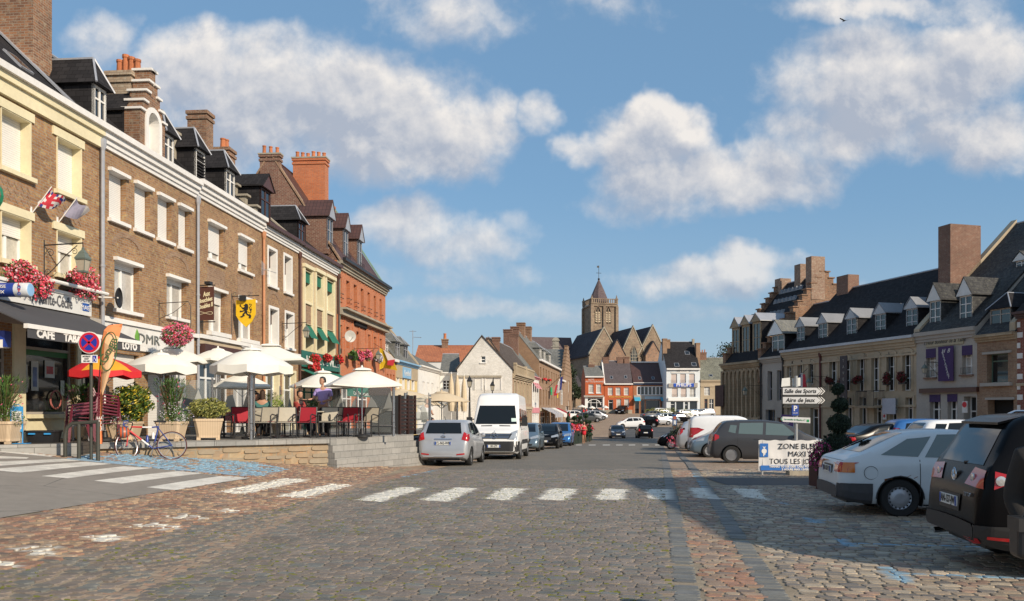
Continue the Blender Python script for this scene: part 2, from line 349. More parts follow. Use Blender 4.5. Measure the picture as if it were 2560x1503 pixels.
# --- real setts in the near field ---
TERR=[(-9.9,19.75),(-5.15,23.05),(-3.5,26.3),(-20,26),(-20,17.4),(-11,17.35),(-9.6,18.2)]
def stones():
    rs=random.Random(3)
    meshes={}
    def zone(x,y):
        if x<AS(y)-.03 and y<YA: return None
        if inside((x,y),TERR) or x<-13 : return None
        if x<RL(y): return 'red'
        a=RR(y)
        if x<a-.02: return 'grey'
        if x<a+.24: return 'strip'
        if x<a+.8: return 'mid'
        if x<a+1.04: return 'strip'
        if 18.9<y<21.3: return None
        return 'park'
    PAL={'red':[(.30,.19,.13),(.25,.15,.105),(.33,.24,.165),(.20,.15,.12),(.36,.25,.16),(.28,.16,.11)],
         'grey':[(.18,.165,.14),(.20,.165,.135),(.155,.155,.14),(.21,.17,.14),(.185,.155,.13),(.225,.185,.15)],
         'strip':[(.155,.155,.145),(.18,.175,.155),(.14,.14,.135)],
         'mid':[(.34,.24,.165),(.28,.19,.13),(.38,.29,.20),(.33,.18,.115),(.24,.18,.14)],
         'park':[(.31,.25,.18),(.36,.28,.20),(.24,.20,.155),(.30,.20,.145),(.41,.34,.25),(.20,.175,.15)]}
    V=[];Fc=[];C=[]
    dx_,dy_=.176,1.; L=math.hypot(dx_,dy_); ux,uy=dx_/L,dy_/L; wx,wy=uy,-ux   # u along road, w across
    r=5.2
    row=0
    while r<NEAR+2:
        hgt=rs.uniform(.11,.135); row+=1
        t=-21+rs.random()*.2
        while t<19:
            wd=rs.uniform(.13,.22)
            cx=ux*(r+hgt/2)+wx*(t+wd/2); cy=uy*(r+hgt/2)+wy*(t+wd/2)
            wv=.05*math.sin(cx*.7+cy*.3)
            cy+=wv
            ok=abs(cx)<.64*cy+.8 and 5.6<cy<NEAR
            z=zone(cx,cy) if ok else None
            if z is None: t+=wd; continue
            if z=='strip':
                a=RR(cy); near_a=cx<a+.5; cc=(a+.12) if near_a else a+.92
                if abs(cx-cc)>wd*.5: t+=wd; continue
                cx=cc; wd=.25
            j=rs.uniform
            gap={'grey':.012,'red':.011,'park':.018,'mid':.014,'strip':.01}[z]
            a_=wd/2-gap/2; b_=hgt/2-gap/2
            top=gz(cx,cy)+.012+j(-.003,.004); bot=top-.045
            tx,ty=j(-.014,.014),j(-.02,.02)
            col=rs.choice(PAL[z]); q=j(.92,1.24); col=[c*q for c in col]
            rot=j(-.05,.05) if z in('grey','strip') else j(-.12,.12)
            cr,sr=math.cos(rot),math.sin(rot)
            shp=[(-1,-.66),(-.72,-1),(.72,-1),(1,-.6),(1,.6),(.72,1),(-.72,1),(-1,.62)]
            i0=len(V); ring=[]
            for (p,q2) in shp: ring.append(((p+j(-.09,.09))*a_,(q2+j(-.12,.12))*b_))
            for s_,h in((1.03,None),(1.0,-.008),(.93,0)):
                for (p,q2) in ring:
                    p_,q_=p*s_,q2*s_; px,py=p_*cr-q_*sr,p_*sr+q_*cr
                    X=cx+wx*px+ux*py; Y=cy+wy*px+uy*py
                    Z=bot if h is None else top+h+tx*p_+ty*q_
                    V.append((X,Y,Z))
            for k in range(8):
                k2=(k+1)%8
                Fc.append((i0+k,i0+k2,i0+8+k2,i0+8+k)); Fc.append((i0+8+k,i0+8+k2,i0+16+k2,i0+16+k))
            Fc.append(tuple(range(i0+16,i0+24))); skip=rs.random()
            for k in range(24):
                X,Y,_=V[i0+k]; cc=col
                for pl,b4,pr,pc in PAINT:
                    if b4[0]<X<b4[1] and b4[2]<Y<b4[3] and inside((X,Y),pl):
                        n=.5+.5*mnoise.noise(Vector((X*3,Y*3,0)))+.35*mnoise.noise(Vector((X*19,Y*19,5)))
                        th=pr if k>=8 else pr*.45
                        if n*.8+skip*.25<th: cc=[pc[0]*(.92+.1*skip),pc[1]*(.92+.1*skip),pc[2]*(.9+.1*skip)]
                        break
                C.append((cc[0],cc[1],cc[2],1))
            t+=wd
        r+=hgt
    me=bpy.data.meshes.new('road_setts'); me.from_pydata(V,[],Fc)
    ca=me.color_attributes.new('Col','FLOAT_COLOR','POINT'); ca.data.foreach_set('color',[c for q in C for c in q])
    m=mat('setts',(.5,.5,.5),.62,var=.22,vs=9,bump=.5,bs=40,kind='attr'); 
    me.uv_layers.new(name='UVMap')
    me.materials.append(m)
    o=bpy.data.objects.new('cobbles',me); COL.objects.link(o); tag(o,kind='structure')
    return len(V)
print('stones',stones())
# joint bed under the near setts
bed=mat('joint_bed',(.30,.245,.175),.95,var=.3,vs=10,bump=.6,bs=90)
sheet('joint_bed',rng(-14,17,.8),rng(5,NEAR+.4,.8),.001,bed)
sheet('kerb_strip',[0,1],rng(NEAR-.2,62,1.2),.016,sett,lambda t,y:RR(y)+.24*t)
sheet('kerb_strip',[0,1],rng(NEAR-.2,62,1.2),.016,sett,lambda t,y:RR(y)+.8+.24*t)
# moss and short grass in the joints of the carriageway
def moss():
    rs=random.Random(5); m=M()
    for _ in range(7000):
        y=6+18*rs.random()**1.3; x=rs.uniform(RL(y),RR(y))
        if abs(x)>.64*y+.4: continue
        if mnoise.noise(Vector((x*.9,y*.9,3)))<-.02: continue
        g=gz(x,y); L=rs.uniform(.012,.04)
        for k in range(2):
            a=rs.uniform(-.4,.4); ca,sa=math.cos(a)*L,math.sin(a)*L*.4; h=rs.uniform(.010,.018)
            m.faces([(x-ca,y-sa,g-.002),(x+ca,y+sa,g-.002),(x+ca*.6,y+sa*.6+.004,g+h),(x-ca*.6,y-sa*.6+.004,g+h)],[(0,1,2,3)])
            x+=rs.uniform(-.02,.02); y+=rs.uniform(-.01,.01)
    tag(m.build('moss',mat('moss',(.10,.12,.02),.95,kind='leaf',c2=(.17,.17,.04))),'green moss and grass tufts between the grey setts',None,None,'stuff')
moss()
# painted bars on the asphalt side street
def ground_poly(name,pts,off,mt,label=None):
    m=M(); (a,b,c,d)=pts; n=8
    vs=[];
    for i in range(n+1):
        for j in range(3):
            t=i/n;s=j/2; x=(a[0]*(1-t)+b[0]*t)*(1-s)+(d[0]*(1-t)+c[0]*t)*s; y=(a[1]*(1-t)+b[1]*t)*(1-s)+(d[1]*(1-t)+c[1]*t)*s
            vs.append((x,y,gz(x,y)+off))
    m.faces(vs,[(i*3+j,(i+1)*3+j,(i+1)*3+j+1,i*3+j+1) for i in range(n) for j in range(2)])
    return tag(m.build(name,mt),label,None,None,'structure')
for pts in [[(-60,95),(-60,87),(275,118),(245,124)],[(-60,132),(-60,116),(140,127),(130,133)],[(-60,172),(-60,150),(310,134),(390,142)],[(-60,186),(100,201),(545,158),(420,148)][::1],[(200,218),(330,228),(740,178),(600,170)],[(455,240),(590,254),(990,203),(860,193)],[(710,272),(850,286),(1215,225),(1090,214)]]:
    q=[P(*K11(x,y)) for x,y in pts]; ground_poly('crosswalk_stripe',q,.0145,pw)
q=[P(*K11(x,y)) for x,y in [(330,128),(1200,211),(1195,219),(320,135)]]; ground_poly('blue_line',q,.015,mat('blue_paint_pale',(.30,.42,.52),.7,var=.2))
# far crossing dashes
for a,b in [(0,85),(190,295),(400,508),(600,700),(790,888),(995,1088),(1185,1270)]:
    q=[P(*KF(x,y)) for x,y in [(a,686),(b,686),(b,676),(a,676)]]; ground_poly('crosswalk_stripe',q,.022,pw)
KH=K(1450,920,11.387);KI=K(1590,840,7.0458);KJ=K(1790,820,5.288);KK=K(1930,840,5.2865);KL=K(480,700,7.4);KM=K(0,480,3.896)
# ---------------- facades ----------------
class Wall:
    def __init__(s,O,u):
        s.O=Vector((O[0],O[1])); s.u=Vector(u).normalized(); s.ang=math.atan2(s.u.y,s.u.x); s.n=Vector((-s.u.y,s.u.x)) # n points into the building
    def s(s,px,off=0):
        k=(px-CX)/F; ox,oy=s.O.x+s.n.x*off,s.O.y+s.n.y*off; return (k*oy-ox)/(s.u.x-k*s.u.y)
    def d(s,t,off=0): return s.O.y+s.n.y*off+s.u.y*t
    def z(s,px,py,off=0): return EYE-(py-HY)/F*s.d(s.s(px,off),off)
    def pt(s,t,off=0): return (s.O.x+s.u.x*t+s.n.x*off, s.O.y+s.u.y*t+s.n.y*off)
WHT=mat('white_paint',(.78,.76,.72),.5,var=.08); WHT2=mat('white_cornice',(.75,.73,.70),.55,var=.1,vs=2); CRM=mat('cream_paint',(.74,.66,.44),.6,var=.1)
PVC=mat('white_frame',(.80,.80,.78),.35,var=.04); SHUT=mat('roller_shutter_white',(.76,.74,.70),.5,kind='slats',scale=.055,var=.06)
GLS=mat('window_glass',(.018,.02,.022),.04,var=0,spec=.9); CUR=mat('curtain',(.50,.48,.44),.35,var=.25,vs=5,coat=.6); ZINC=mat('zinc',(.42,.43,.46),.4,metal=.3,var=.15)
SLT=mat('slate_dark',(.022,.021,.023),.6,kind='slate',c2=(.036,.034,.036),var=.12,vs=1.); SLG=mat('slate_grey',(.15,.155,.15),.7,kind='slate',c2=(.21,.21,.20),c3=(.23,.22,.17),var=.2,vs=1.2)
TIO=mat('tile_orange',(.52,.18,.075),.75,kind='tile',c2=(.40,.13,.06),c3=(.42,.22,.13),var=.2); TIB=mat('tile_brown',(.095,.045,.038),.6,kind='tile',c2=(.07,.035,.03),var=.15)
BR1=mat('brick_buff',(.38,.205,.09),.85,kind='brick',c2=(.24,.12,.055),c3=(.46,.33,.15),var=.2); BR2=mat('brick_orange',(.60,.175,.06),.85,kind='brick',c2=(.50,.135,.045),var=.1)
BR3=mat('brick_dark',(.20,.085,.055),.88,kind='brick',c2=(.15,.06,.042),c3=(.27,.18,.13),var=.2); BR4=mat('brick_chimney',(.30,.14,.07),.9,kind='brick',c2=(.16,.08,.05),c3=(.33,.25,.17),var=.22)
BR5=mat('brick_brown',(.34,.205,.12),.88,kind='brick',c2=(.25,.14,.085),c3=(.38,.27,.17),var=.18); BRC=mat('brick_pale',(.45,.36,.26),.9,kind='brick',c2=(.33,.22,.15),c3=(.5,.45,.36),var=.15)
BRW=mat('brick_white',(.80,.78,.74),.8,kind='brick',c2=(.70,.68,.63),scale=1.,var=.2,vs=2); STN=mat('stone_church',(.30,.235,.16),.92,kind='stone',c2=(.20,.15,.11),c3=(.30,.15,.10),var=.25,vs=.8,scale=1.6)
STO=mat('stone_ornate',(.42,.33,.22),.9,kind='block',c2=(.34,.26,.17),var=.2,scale=1.3); PLC=mat('plaster_cream',(.44,.355,.245),.85,var=.16,vs=1.2,bump=.15); PLW=mat('plaster_white',(.70,.69,.66),.8,var=.12,vs=1.2,bump=.1)
PLG=mat('plaster_grey',(.40,.365,.32),.85,var=.12,bump=.1); POT=mat('terracotta',(.50,.17,.07),.8,var=.25,vs=6); BRN=mat('brown_paint',(.075,.03,.022),.45,var=.15); BLK=mat('black_iron',(.02,.02,.022),.45,var=.1)
ORW=mat('orange_wall',(.46,.105,.035),.8,var=.12,vs=1.5,bump=.15); DRK=mat('dark_interior',(.012,.011,.01),.8,var=.1); GRN=mat('green_canvas',(.02,.17,.12),.8,var=.1); VRD=mat('verdigris',(.19,.30,.24),.7,var=.25,vs=5)
COP=mat('stone_coping',(.36,.32,.25),.85,var=.2,vs=3,bump=.3)
def rail(m,x0,x1,z0,z1,y,step=.11):
    m.box(x0,x1,y-.012,y+.012,z1-.02,z1); m.box(x0,x1,y-.01,y+.01,z0,z0+.02); n=max(2,int((x1-x0)/step))
    for i in range(n+1):
        x=x0+(x1-x0)*i/n; m.box(x-.006,x+.006,y-.006,y+.006,z0+.02,z1-.02)
def window(par,x0,x1,z0,z1,fr=None,rec=.18,nv=1,hz=(.7,),sh=0,cur=0,lin=None,sill=None,sur=None,side=None,y=0,glass=None,fw=.06,arch=0,mw=.045,name='window',shm=None,label=None):
    fr=fr or PVC; m=M(); yy=y+rec; a=fw
    m.box(x0,x0+a,yy-.03,yy+.04,z0,z1); m.box(x1-a,x1,yy-.03,yy+.04,z0,z1); m.box(x0+a,x1-a,yy-.028,yy+.04,z1-a,z1); m.box(x0+a,x1-a,yy-.028,yy+.04,z0,z0+a)
    for i in range(nv):
        c=x0+(x1-x0)*(i+1)/(nv+1); m.box(c-mw,c+mw,yy-.025,yy+.03,z0+a,z1-a)
    for h in hz:
        c=z0+(z1-z0)*h; m.box(x0+a,x1-a,yy-.022,yy+.028,c-mw*.8,c+mw*.8)
    w=m.build(name,fr,par,label=label)
    zt=z1-(z1-z0)*sh
    if sh<.98: M().box(x0+a*.5,x1-a*.5,yy+.012,yy+.02,z0+a*.5,zt if sh else z1-a*.5).build('pane',glass or (CUR if cur else GLS),w)
    if sh>0: M().box(x0+.03,x1-.03,yy-.055,yy-.038,z0+.02 if sh>.98 else zt,z1-.01).build('roller_shutter',shm or SHUT,w)
    if lin:
        mt,pr,ov,h=lin; M().box(x0-ov,x1+ov,y-pr,y+rec-.06,z1-.01,z1+h).build('lintel',mt,w)
    if sill:
        mt,pr,ov,h=sill; M().box(x0-ov,x1+ov,y-pr,y+rec-.035,z0-h,z0+.012).build('sill',mt,w)
    if sur:
        mt,wd,pr=sur; m=M()
        for a0,a1,b0,b1 in ((x0-wd,x0,z0,z1+wd),(x1,x1+wd,z0,z1+wd),(x0,x1,z1,z1+wd)):
            m.box(a0,a1,y-pr,y+.01,b0,b1)
        m.box(x0-.002,x0+.025,y-pr*.9,y+rec-.03,z0,z1); m.box(x1-.025,x1+.002,y-pr*.9,y+rec-.03,z0,z1); m.box(x0+.025,x1-.025,y-pr*.9,y+rec-.03,z1-.025,z1+.002)
        m.build('surround',mt,w)
    return w
def holes_wall(m,L,z0,z1,holes,y=0,th=.6,x0=0):
    xs=sorted(set([x0,x0+L]+[h[0] for h in holes]+[h[1] for h in holes])); zs=sorted(set([z0,z1]+[h[2] for h in holes]+[h[3] for h in holes]))
    xs=[x for x in xs if x0<=x<=x0+L]; zs=[z for z in zs if z0<=z<=z1]
    for i in range(len(xs)-1):
        for j in range(len(zs)-1):
            cx,cz=(xs[i]+xs[i+1])/2,(zs[j]+zs[j+1])/2
            if any(h[0]<cx<h[1] and h[2]<cz<h[3] for h in holes): continue
            m.poly([(xs[i],y,zs[j]),(xs[i+1],y,zs[j]),(xs[i+1],y,zs[j+1]),(xs[i],y,zs[j+1])])
    for a,b,c,d in holes:
        e=y+th; m.poly([(a,y,c),(a,y,d),(a,e,d),(a,e,c)]); m.poly([(b,y,c),(b,e,c),(b,e,d),(b,y,d)]); m.poly([(a,y,d),(b,y,d),(b,e,d),(a,e,d)]); m.poly([(a,y,c),(a,e,c),(b,e,c),(b,y,c)])
        m.poly([(a,e,c),(a,e,d),(b,e,d),(b,e,c)])
class House:
    def __init__(h,label,wall,p0,p1,zb,ze,D,yr,zr,wm,rm,name='brick_house',cat='house',group=None,s=False,side=None,roofback=True):
        h.w=wall; h.s0=p0 if s else wall.s(p0); h.s1=p1 if s else wall.s(p1); h.L=h.s1-h.s0; h.zb,h.ze,h.D,h.yr,h.zr=zb,ze,D,yr,zr
        x,y=wall.pt(h.s0); h.base=zb; h.r=root(name,(x,y,0),wall.ang,label,cat,group); h.wm,h.rm=wm,rm; h.holes=[]; h.side=side or wm; h.par=[0,0]; h.rov=.12
    def q(h,Kf,a,b,yb,ybx=None):   # opening from its upper left corner, right edge and lower left corner
        xl,yt=Kf(*a); xr,_=Kf(b,0); _,y2=Kf(0,yb); w=h.w
        return w.s(xl)-h.s0,w.s(xr)-h.s0,w.z(xl,y2),w.z(xl,yt)
    def win(h,x0,x1,z0,z1,hole=True,**k):
        if hole: h.holes.append((x0,x1,z0,z1))
        return window(h.r,x0,x1,z0,z1,**k)
    def slope(h): return (h.zr-h.ze)/h.yr
    def finish(h,gut=None,corn=None,front=True,roof=True,gableL=True,gableR=True):
        e=.003; L=h.L; m=M(); hl=[(max(a,e),min(b,L-e),c,d) for a,b,c,d in h.holes]
        holes_wall(m,L-2*e,h.zb-.5,h.ze,hl,x0=e)
        for x,g in ((e,gableL),(L-e,gableR)):
            pts=[(x,0,h.zb-.5),(x,h.D,h.zb-.5),(x,h.D,h.ze)]+([(x,h.yr,h.zr)] if h.zr>h.ze else [])+[(x,0,h.ze)]
            m.poly(pts if x==L-e else pts[::-1])
        m.poly([(L-e,h.D,h.zb-.5),(e,h.D,h.zb-.5),(e,h.D,h.ze),(L-e,h.D,h.ze)])
        h.wallo=m.build('wall',h.wm,h.r)
        if roof and h.zr>h.ze:
            k=h.slope(); m=M(); t=.1
            a=(-h.rov,h.ze-k*h.rov+.06); r_=(h.yr,h.zr+.06); kb=(h.zr-h.ze)/(h.D-h.yr); b=(h.D+h.rov,h.ze-kb*h.rov+.06)
            prof=[a,r_,b,(b[0],b[1]+t),(r_[0],r_[1]+t*1.3),(a[0],a[1]+t)]
            x0,x1=e+h.par[0],L-e-h.par[1]
            P0=[(x0,p,q) for p,q in prof]; P1=[(x1,p,q) for p,q in prof]; n=6
            nu=12
            m.faces(P0+P1,[(0,1,4,5)][::-1]+[(1,2,3,4)]+[(i,i+n,(i+1)%n+n,(i+1)%n) for i in range(n)]+[(5+n,4+n,1+n,n),(4+n,3+n,2+n,1+n)])
            h.roof=m.build('roof',h.rm,h.r)
            M().tube([(x0,h.yr,h.zr+.19),(x1,h.yr,h.zr+.19)],.07,6).build('ridge',h.rm if h.rm in(TIO,TIB) else ZINC,h.roof)
        if corn:
            mt,ht,pr=corn[:3]; m=M(); z=h.ze
            for a,b,p in ((0,.28,pr*.35),(.28,.62,pr*.6),(.62,1,pr)):
                m.box(e,L-e,-p,.02,z-ht+a*ht+.001,z-ht+b*ht)
            m.build('cornice',mt,h.r)
        if gut: M().box(e,L-e,-gut[1],-.02+.0,h.ze+.002,h.ze+gut[2]).build('gutter',gut[0],h.r)
        return h
    def chim(h,x0,x1,y0,y1,zt,mt,pots=0,pm=None,cap=1,zb=None,label=None,axis='x',ph=.5,capm=None,pr=.1):
        m=M(); zb=zb if zb is not None else h.ze; m.box(x0,x1,y0,y1,zb,zt)
        if cap: m.box(x0-.05,x1+.05,y0-.05,y1+.05,zt-.35,zt-.22); m.box(x0-.06,x1+.06,y0-.06,y1+.06,zt-.12,zt+.02)
        c=m.build('chimney',mt,h.r,label=label)
        if capm: M().box(x0-.09,x1+.09,y0-.09,y1+.09,zt+.02,zt+.1).build('cap',capm,c)
        for i in range(pots):
            t=(i+.5)/pots; cx,cy=(x0+(x1-x0)*t,(y0+y1)/2) if axis=='x' else ((x0+x1)/2,y0+(y1-y0)*t); hh=ph*(1+.12*((i*7)%3-1))
            M().lathe([(pr,0),(pr*.82,hh*.85),(pr*.98,hh*.88),(pr*.98,hh),(pr*.7,hh),(pr*.7,hh-.1)],(cx,cy,zt+.02),10,cap=True).build('chimney_pot',pm or POT,c)
        return c
    def dormer(h,x0,x1,z0,zw,zt,yf=.35,style='hip',wall=None,roof=None,fr=None,cheek=None,nv=1,hz=(.7,),lou=False,ov=.15,fw=.07):
        k=h.slope(); yb=(zw-h.ze)/k+.1; yt=(zt-h.ze)/k+.1; roof=roof or SLT; wall=wall or SLT; fr=fr or WHT
        z0=max(z0,h.ze+k*yf-.05)
        m=M(); m.box(x0,x0+.05,yf+.02,yb,z0-.3,zw-.003); m.box(x1-.05,x1,yf+.02,yb,z0-.3,zw-.003); m.box(x0+.05,x1-.05,yf+.021,yf+.06,z0-.29,z0-.002); d=m.build('dormer',wall,h.r)
        w=window(d,x0,x1,z0,zw,fr=fr,rec=.0,y=yf+.05,nv=nv,hz=hz,fw=fw,mw=.03)
        if lou:
            m=M(); n=9
            for i in range(n): z=z0+.15+(zw-z0-.3)*i/n; m.box(x0+.08,x1-.08,yf-.01,yf+.03,z,z+.05)
            m.build('louvre',SLT,w)
        xm=(x0+x1)/2; o=ov; m=M()
        if style=='hip':
            f=.35*(x1-x0)
            pts=[(x0-o,yf-o,zw),(x1+o,yf-o,zw),(x1+o,yb+.2,zw),(x0-o,yb+.2,zw),(xm-.02,yf+f,zt),(xm-.02,yt,zt),(xm+.02,yf+f,zt),(xm+.02,yt,zt)]
            m.faces(pts,[(0,1,6,4),(1,2,7,6),(3,0,4,5),(4,6,7,5),(0,3,2,1)])
            dr=m.build('roof',roof,d)
            m=M(); m.tube([pts[4],pts[5]],.045,5); m.tube([pts[0],pts[4]],.035,5); m.tube([pts[1],pts[6]],.035,5); m.build('flashing',ZINC,dr)
        else:
            pts=[(x0-o,yf-o,zw),(x1+o,yf-o,zw),(x1+o,yb+.2,zw),(x0-o,yb+.2,zw),(xm,yf-o,zt),(xm,yt,zt)]
            t=.07
            m.ext([pts[0],pts[4],pts[5],pts[3]],(0,0,t)); m.ext([pts[4],pts[1],pts[2],pts[5]],(0,0,t)); dr=m.build('roof',roof,d)
            m=M(); m.ext([(x0-o+.02,yf-o+.03,zw),(x1+o-.02,yf-o+.03,zw),(xm,yf-o+.03,zt-.03)],(0,.1,0)); m.build('pediment',fr,d)
        return d
    def skylight(h,x,y,w=.55,l=.8):
        k=h.slope(); a=math.atan(k); m=M(); z=h.ze+k*y
        m.T=Matrix.Translation((x,y,z+.2))@Matrix.Rotation(a,4,'X'); m.box(-w/2,w/2,-l/2,l/2,-.08,.03); o=m.build('skylight',ZINC,h.r); m=M(); m.T=Matrix.Translation((x,y,z+.2))@Matrix.Rotation(a,4,'X'); m.box(-w/2+.06,w/2-.06,-l/2+.06,l/2-.06,.032,.036); m.build('pane',GLS,o)
    def pipe(h,x,z0,z1,mt,r=.05,off=.09,head=True):
        m=M(); m.tube([(x,-off,z0),(x,-off,z1)],r,8)
        if head: m.lathe([(r,0),(r*1.8,.15),(r*1.9,.32),(r*.8,.36)],(x,-off,z1-.35),8)
        for z in (z0+1.2,z0+3.2,z0+5): 
            if z<z1: m.lathe([(r*1.25,0),(r*1.25,.06)],(x,-off,z),8)
        return m.build('downpipe',mt,h.r,smooth=40)
    def band(h,x0,x1,z0,z1,y0,y1,mt,name='ledge'): return M().box(x0,x1,y0,y1,z0,z1).build(name,mt,h.r)
LW=Wall((-13.8,0),(.084,1)); RW=Wall((25,51),(.2555,-.967)); FW=Wall((0,79),(.156,1))
# ---------------- left terrace of houses ----------------
def deckz(y): return .92-.01*max(0,y-24)
DK=1
ZE=9.72
# corner cafe
h=House('buff brick corner café with cream window surrounds and a huge chimney',LW,248,248,.95,ZE,7.6,3.8,13.3,BR1,SLT,name='cafe_building',cat='café building')
h.s0=LW.s(248)-9.5; h.L=9.5; x,y=LW.pt(h.s0); h.r.location=(x,y,0)
cs=dict(sur=(CRM,.0,.03),sill=(CRM,.12,.1,.1),rec=.30,sh=1)
a,b,z0,z1=h.q(K1,(347,838),500,1170); wd=b-a
T_,S_=z1,z0
h.win(a,b,z0,z1,**cs); h.band(a-.18,b+.1,z1,z1+.22,-.05,.0,CRM,'lintel')
b2=LW.s(K1(188,0)[0])-h.s0; a2=b2-wd*1.0
h.win(a2,b2,z0,z1,**cs); h.band(a2-.18,b2+.1,z1,z1+.22,-.05,.0,CRM,'lintel')
a3=a2-(a-a2); h.win(a3,a3+wd,z0,z1,**cs)
_,_,z0,z1=h.q(K2,(350,60),500,330)
for i,q in enumerate((a,a2,a3)):
    h.win(q,q+wd,z0,z1,sur=(CRM,.0,.03),sill=(CRM,.12,.1,.1),rec=.30,sh=.42,cur=1); h.band(q-.18,q+wd+.1,z1,z1+.2,-.05,0,CRM,'lintel')
    # herringbone brick panels between the floors
    m=M(); n=9
    for r_ in range(3):
        for c in range(n):
            x0=q+wd*c/n; sg=1 if c%2 else -1; zc=z1+.36+r_*.17
            m.ext([(x0,-.012,zc-.06*sg),(x0+wd/n*.92,-.012,zc+.06*sg),(x0+wd/n*.92,-.012,zc+.06*sg+.09),(x0,-.012,zc-.06*sg+.09)],(0,.02,0))
    m.build('brick_panel',BR5,h.r)
# shopfront
z3=4.15
sx0,sx1=LW.s(KC(300,0)[0])-h.s0, LW.s(KC(862,0)[0])-h.s0
h.holes.append((sx0,sx1,1.6,3.75)); 
w=window(h.r,sx0,sx1,1.6,3.75,fr=PLG,rec=.15,nv=0,hz=(.78,),glass=DRK and GLS)
M().box(sx0,sx1,.16,.165,3.1,3.25).build('green_blind',mat('green_blind',(.03,.16,.03),.6),w)
for u0,u1,v0,v1,c in ((.04,.13,2.15,2.85,(.45,.42,.2)),(.2,.34,2.2,2.95,(.15,.2,.35)),(.47,.67,2.55,3.0,(.6,.1,.1)),(.8,.88,2.1,2.5,(.5,.5,.5))):
    X0=sx0+(sx1-sx0)*u0;X1=sx0+(sx1-sx0)*u1; p=M().box(X0,X1,.135,.142,v0,v1).build('poster',mat('poster%d'%int(u0*100),(.55,.55,.5),.6),w); M().box(X0+.06,X1-.06,.130,.1345,v0+.1,v1-.15).build('picture',mat('picture%d'%int(u0*100),c,.6,var=.5,vs=14),p)
M().lathe([(.22,0),(.26,.02),(.22,.04)],(sx0+(sx1-sx0)*.68,.09,1.98),16,axis='y',cap=False).build('wreath',mat('wreath',(.4,.12,.1),.8,var=.5,vs=20),w)
for q0,q1 in ((sx0-1.5,sx0-.55),(sx1+.25,sx1+1.15)):
    h.holes.append((q0,q1,.8,3.6)); dd=window(h.r,q0,q1,.8,3.6,fr=PLG,rec=.2,nv=0,hz=(.75,),name='door')
h.band(-.0,h.L-.01,3.8,4.3,-.10,-.002,PLG,'fascia'); h.band(sx0-.5,sx0-.08,.8,3.8,-.06,-.002,CRM,'pilaster'); h.band(sx1+.05,sx1+.22,.8,3.8,-.06,-.002,CRM,'pilaster')
h.band(sx0-.05,sx1+.04,.95,1.5,-.05,-.002,CRM,'stall_riser'); h.band(sx0-.05,sx1+.04,1.5,1.6,-.16,-.0,CRM,'sill')
h.finish(gut=(WHT2,.3,.17)); h.band(0,h.L-.01,ZE-.52,ZE,-.12,-.002,CRM,'frieze'); h.band(0,h.L-.01,ZE-.18,ZE+.0,-.2,-.121,CRM,'moulding')
c0=LW.s(83,1.5)-h.s0; c1=LW.s(130,1.5)-h.s0
h.chim(c0-.0,c1,1.5,3.6,16.5,BR4,cap=0,zb=10.5,label='huge buff brick chimney stack')
m=M(); m.box(c0-.12,c0-.0,.1,4,ZE,9.75); 
k=h.slope(); m=M(); m.ext([(c0-.2,.0,ZE+.2),(c0+.05,.0,ZE+.2),(c0+.05,3.8,13.55),(c0-.2,3.8,13.55)],(0,0,.06)); m.build('verge_flashing',ZINC,h.r)
h.skylight(c0-1.3,1.0,.5,.7)
h.pipe(h.L-.02,.8,ZE-.25,ZINC,.055,off=.12)
CAFE=h
# DMR house
h=House('buff brick house with white roller shutters and a stepped brick dormer',LW,248,489.5,.75,ZE,7.6,3.8,13.3,BR1,SLT)
li=(WHT,.13,.06,.09); si=(WHT,.12,.08,.09)
z1=h.q(K1,(672,1050),740,1345)[3]; z0=h.q(K1,(672,1050),740,1345)[2]
for xa,xb in ((672,778),(830,926),(972,1058),(1100,1170)):
    a=LW.s(K1(xa,0)[0])-h.s0; b=LW.s(K1(xb,0)[0])-h.s0; h.win(a,b,z0,z1,lin=li,sill=si,sh=1,rec=.22)
def archdec(h,a,b,z,mt=BR5,r=.16,ht=.35,y=-.015):
    m=M(); n=12; cx=(a+b)/2; w_=(b-a)/2
    for i in range(n):
        t0,t1=math.pi*i/n,math.pi*(i+1)/n
        P_=[(cx-w_*math.cos(t0),y,z+ht*math.sin(t0)),(cx-w_*math.cos(t1),y,z+ht*math.sin(t1)),(cx-(w_+r)*math.cos(t1),y,z+(ht+r)*math.sin(t1)),(cx-(w_+r)*math.cos(t0),y,z+(ht+r)*math.sin(t0))]
        m.ext(P_,(0,.03,0))
    return m.build('brick_arch',mt,h.r)
for (xa,yt),xb,yb in (((706,245),858,548),((1028,348),1150,592)):
    a,b,z0,z1=h.q(K2,(xa,yt),xb,yb); h.win(a,b,z0,z1,lin=li,sill=si,sh=.14,cur=1,rec=.22,nv=1,hz=()); archdec(h,a,b,z1+.42)
h.band(.02,h.L-.02,4.28,4.42,-.14,-.0,WHT,'ledge'); h.band(.02,h.L-.3,3.55,4.27,-.08,0,PLW,'fascia')
t=text('DMR',.42,'lettering',mat('sign_grey',(.16,.17,.16),.4),h.r,(LW.s(K2(890,0)[0])-h.s0+.1,-.1,3.93),TR,ext=.01,sx=1.5)
m=M(); m.ext([(0,0,0),(.12,0,.1),(.14,0,.32),(0,0,.5),(-.1,0,.3),(-.08,0,.1)],(0,.02,0)); o=m.build('leaf_emblem',mat('emblem_green',(.16,.38,.06),.5),h.r); o.location=(LW.s(K2(815,0)[0])-h.s0+.1,-.11,3.7)
for i,(u0,u1) in enumerate(((.12,.36),(.45,.68),(.74,.93))):
    h.holes.append((h.L*u0,h.L*u1,.85,3.4)); window(h.r,h.L*u0,h.L*u1,.85,3.4,rec=.2,sh=1,nv=0,hz=(),fr=PLW)
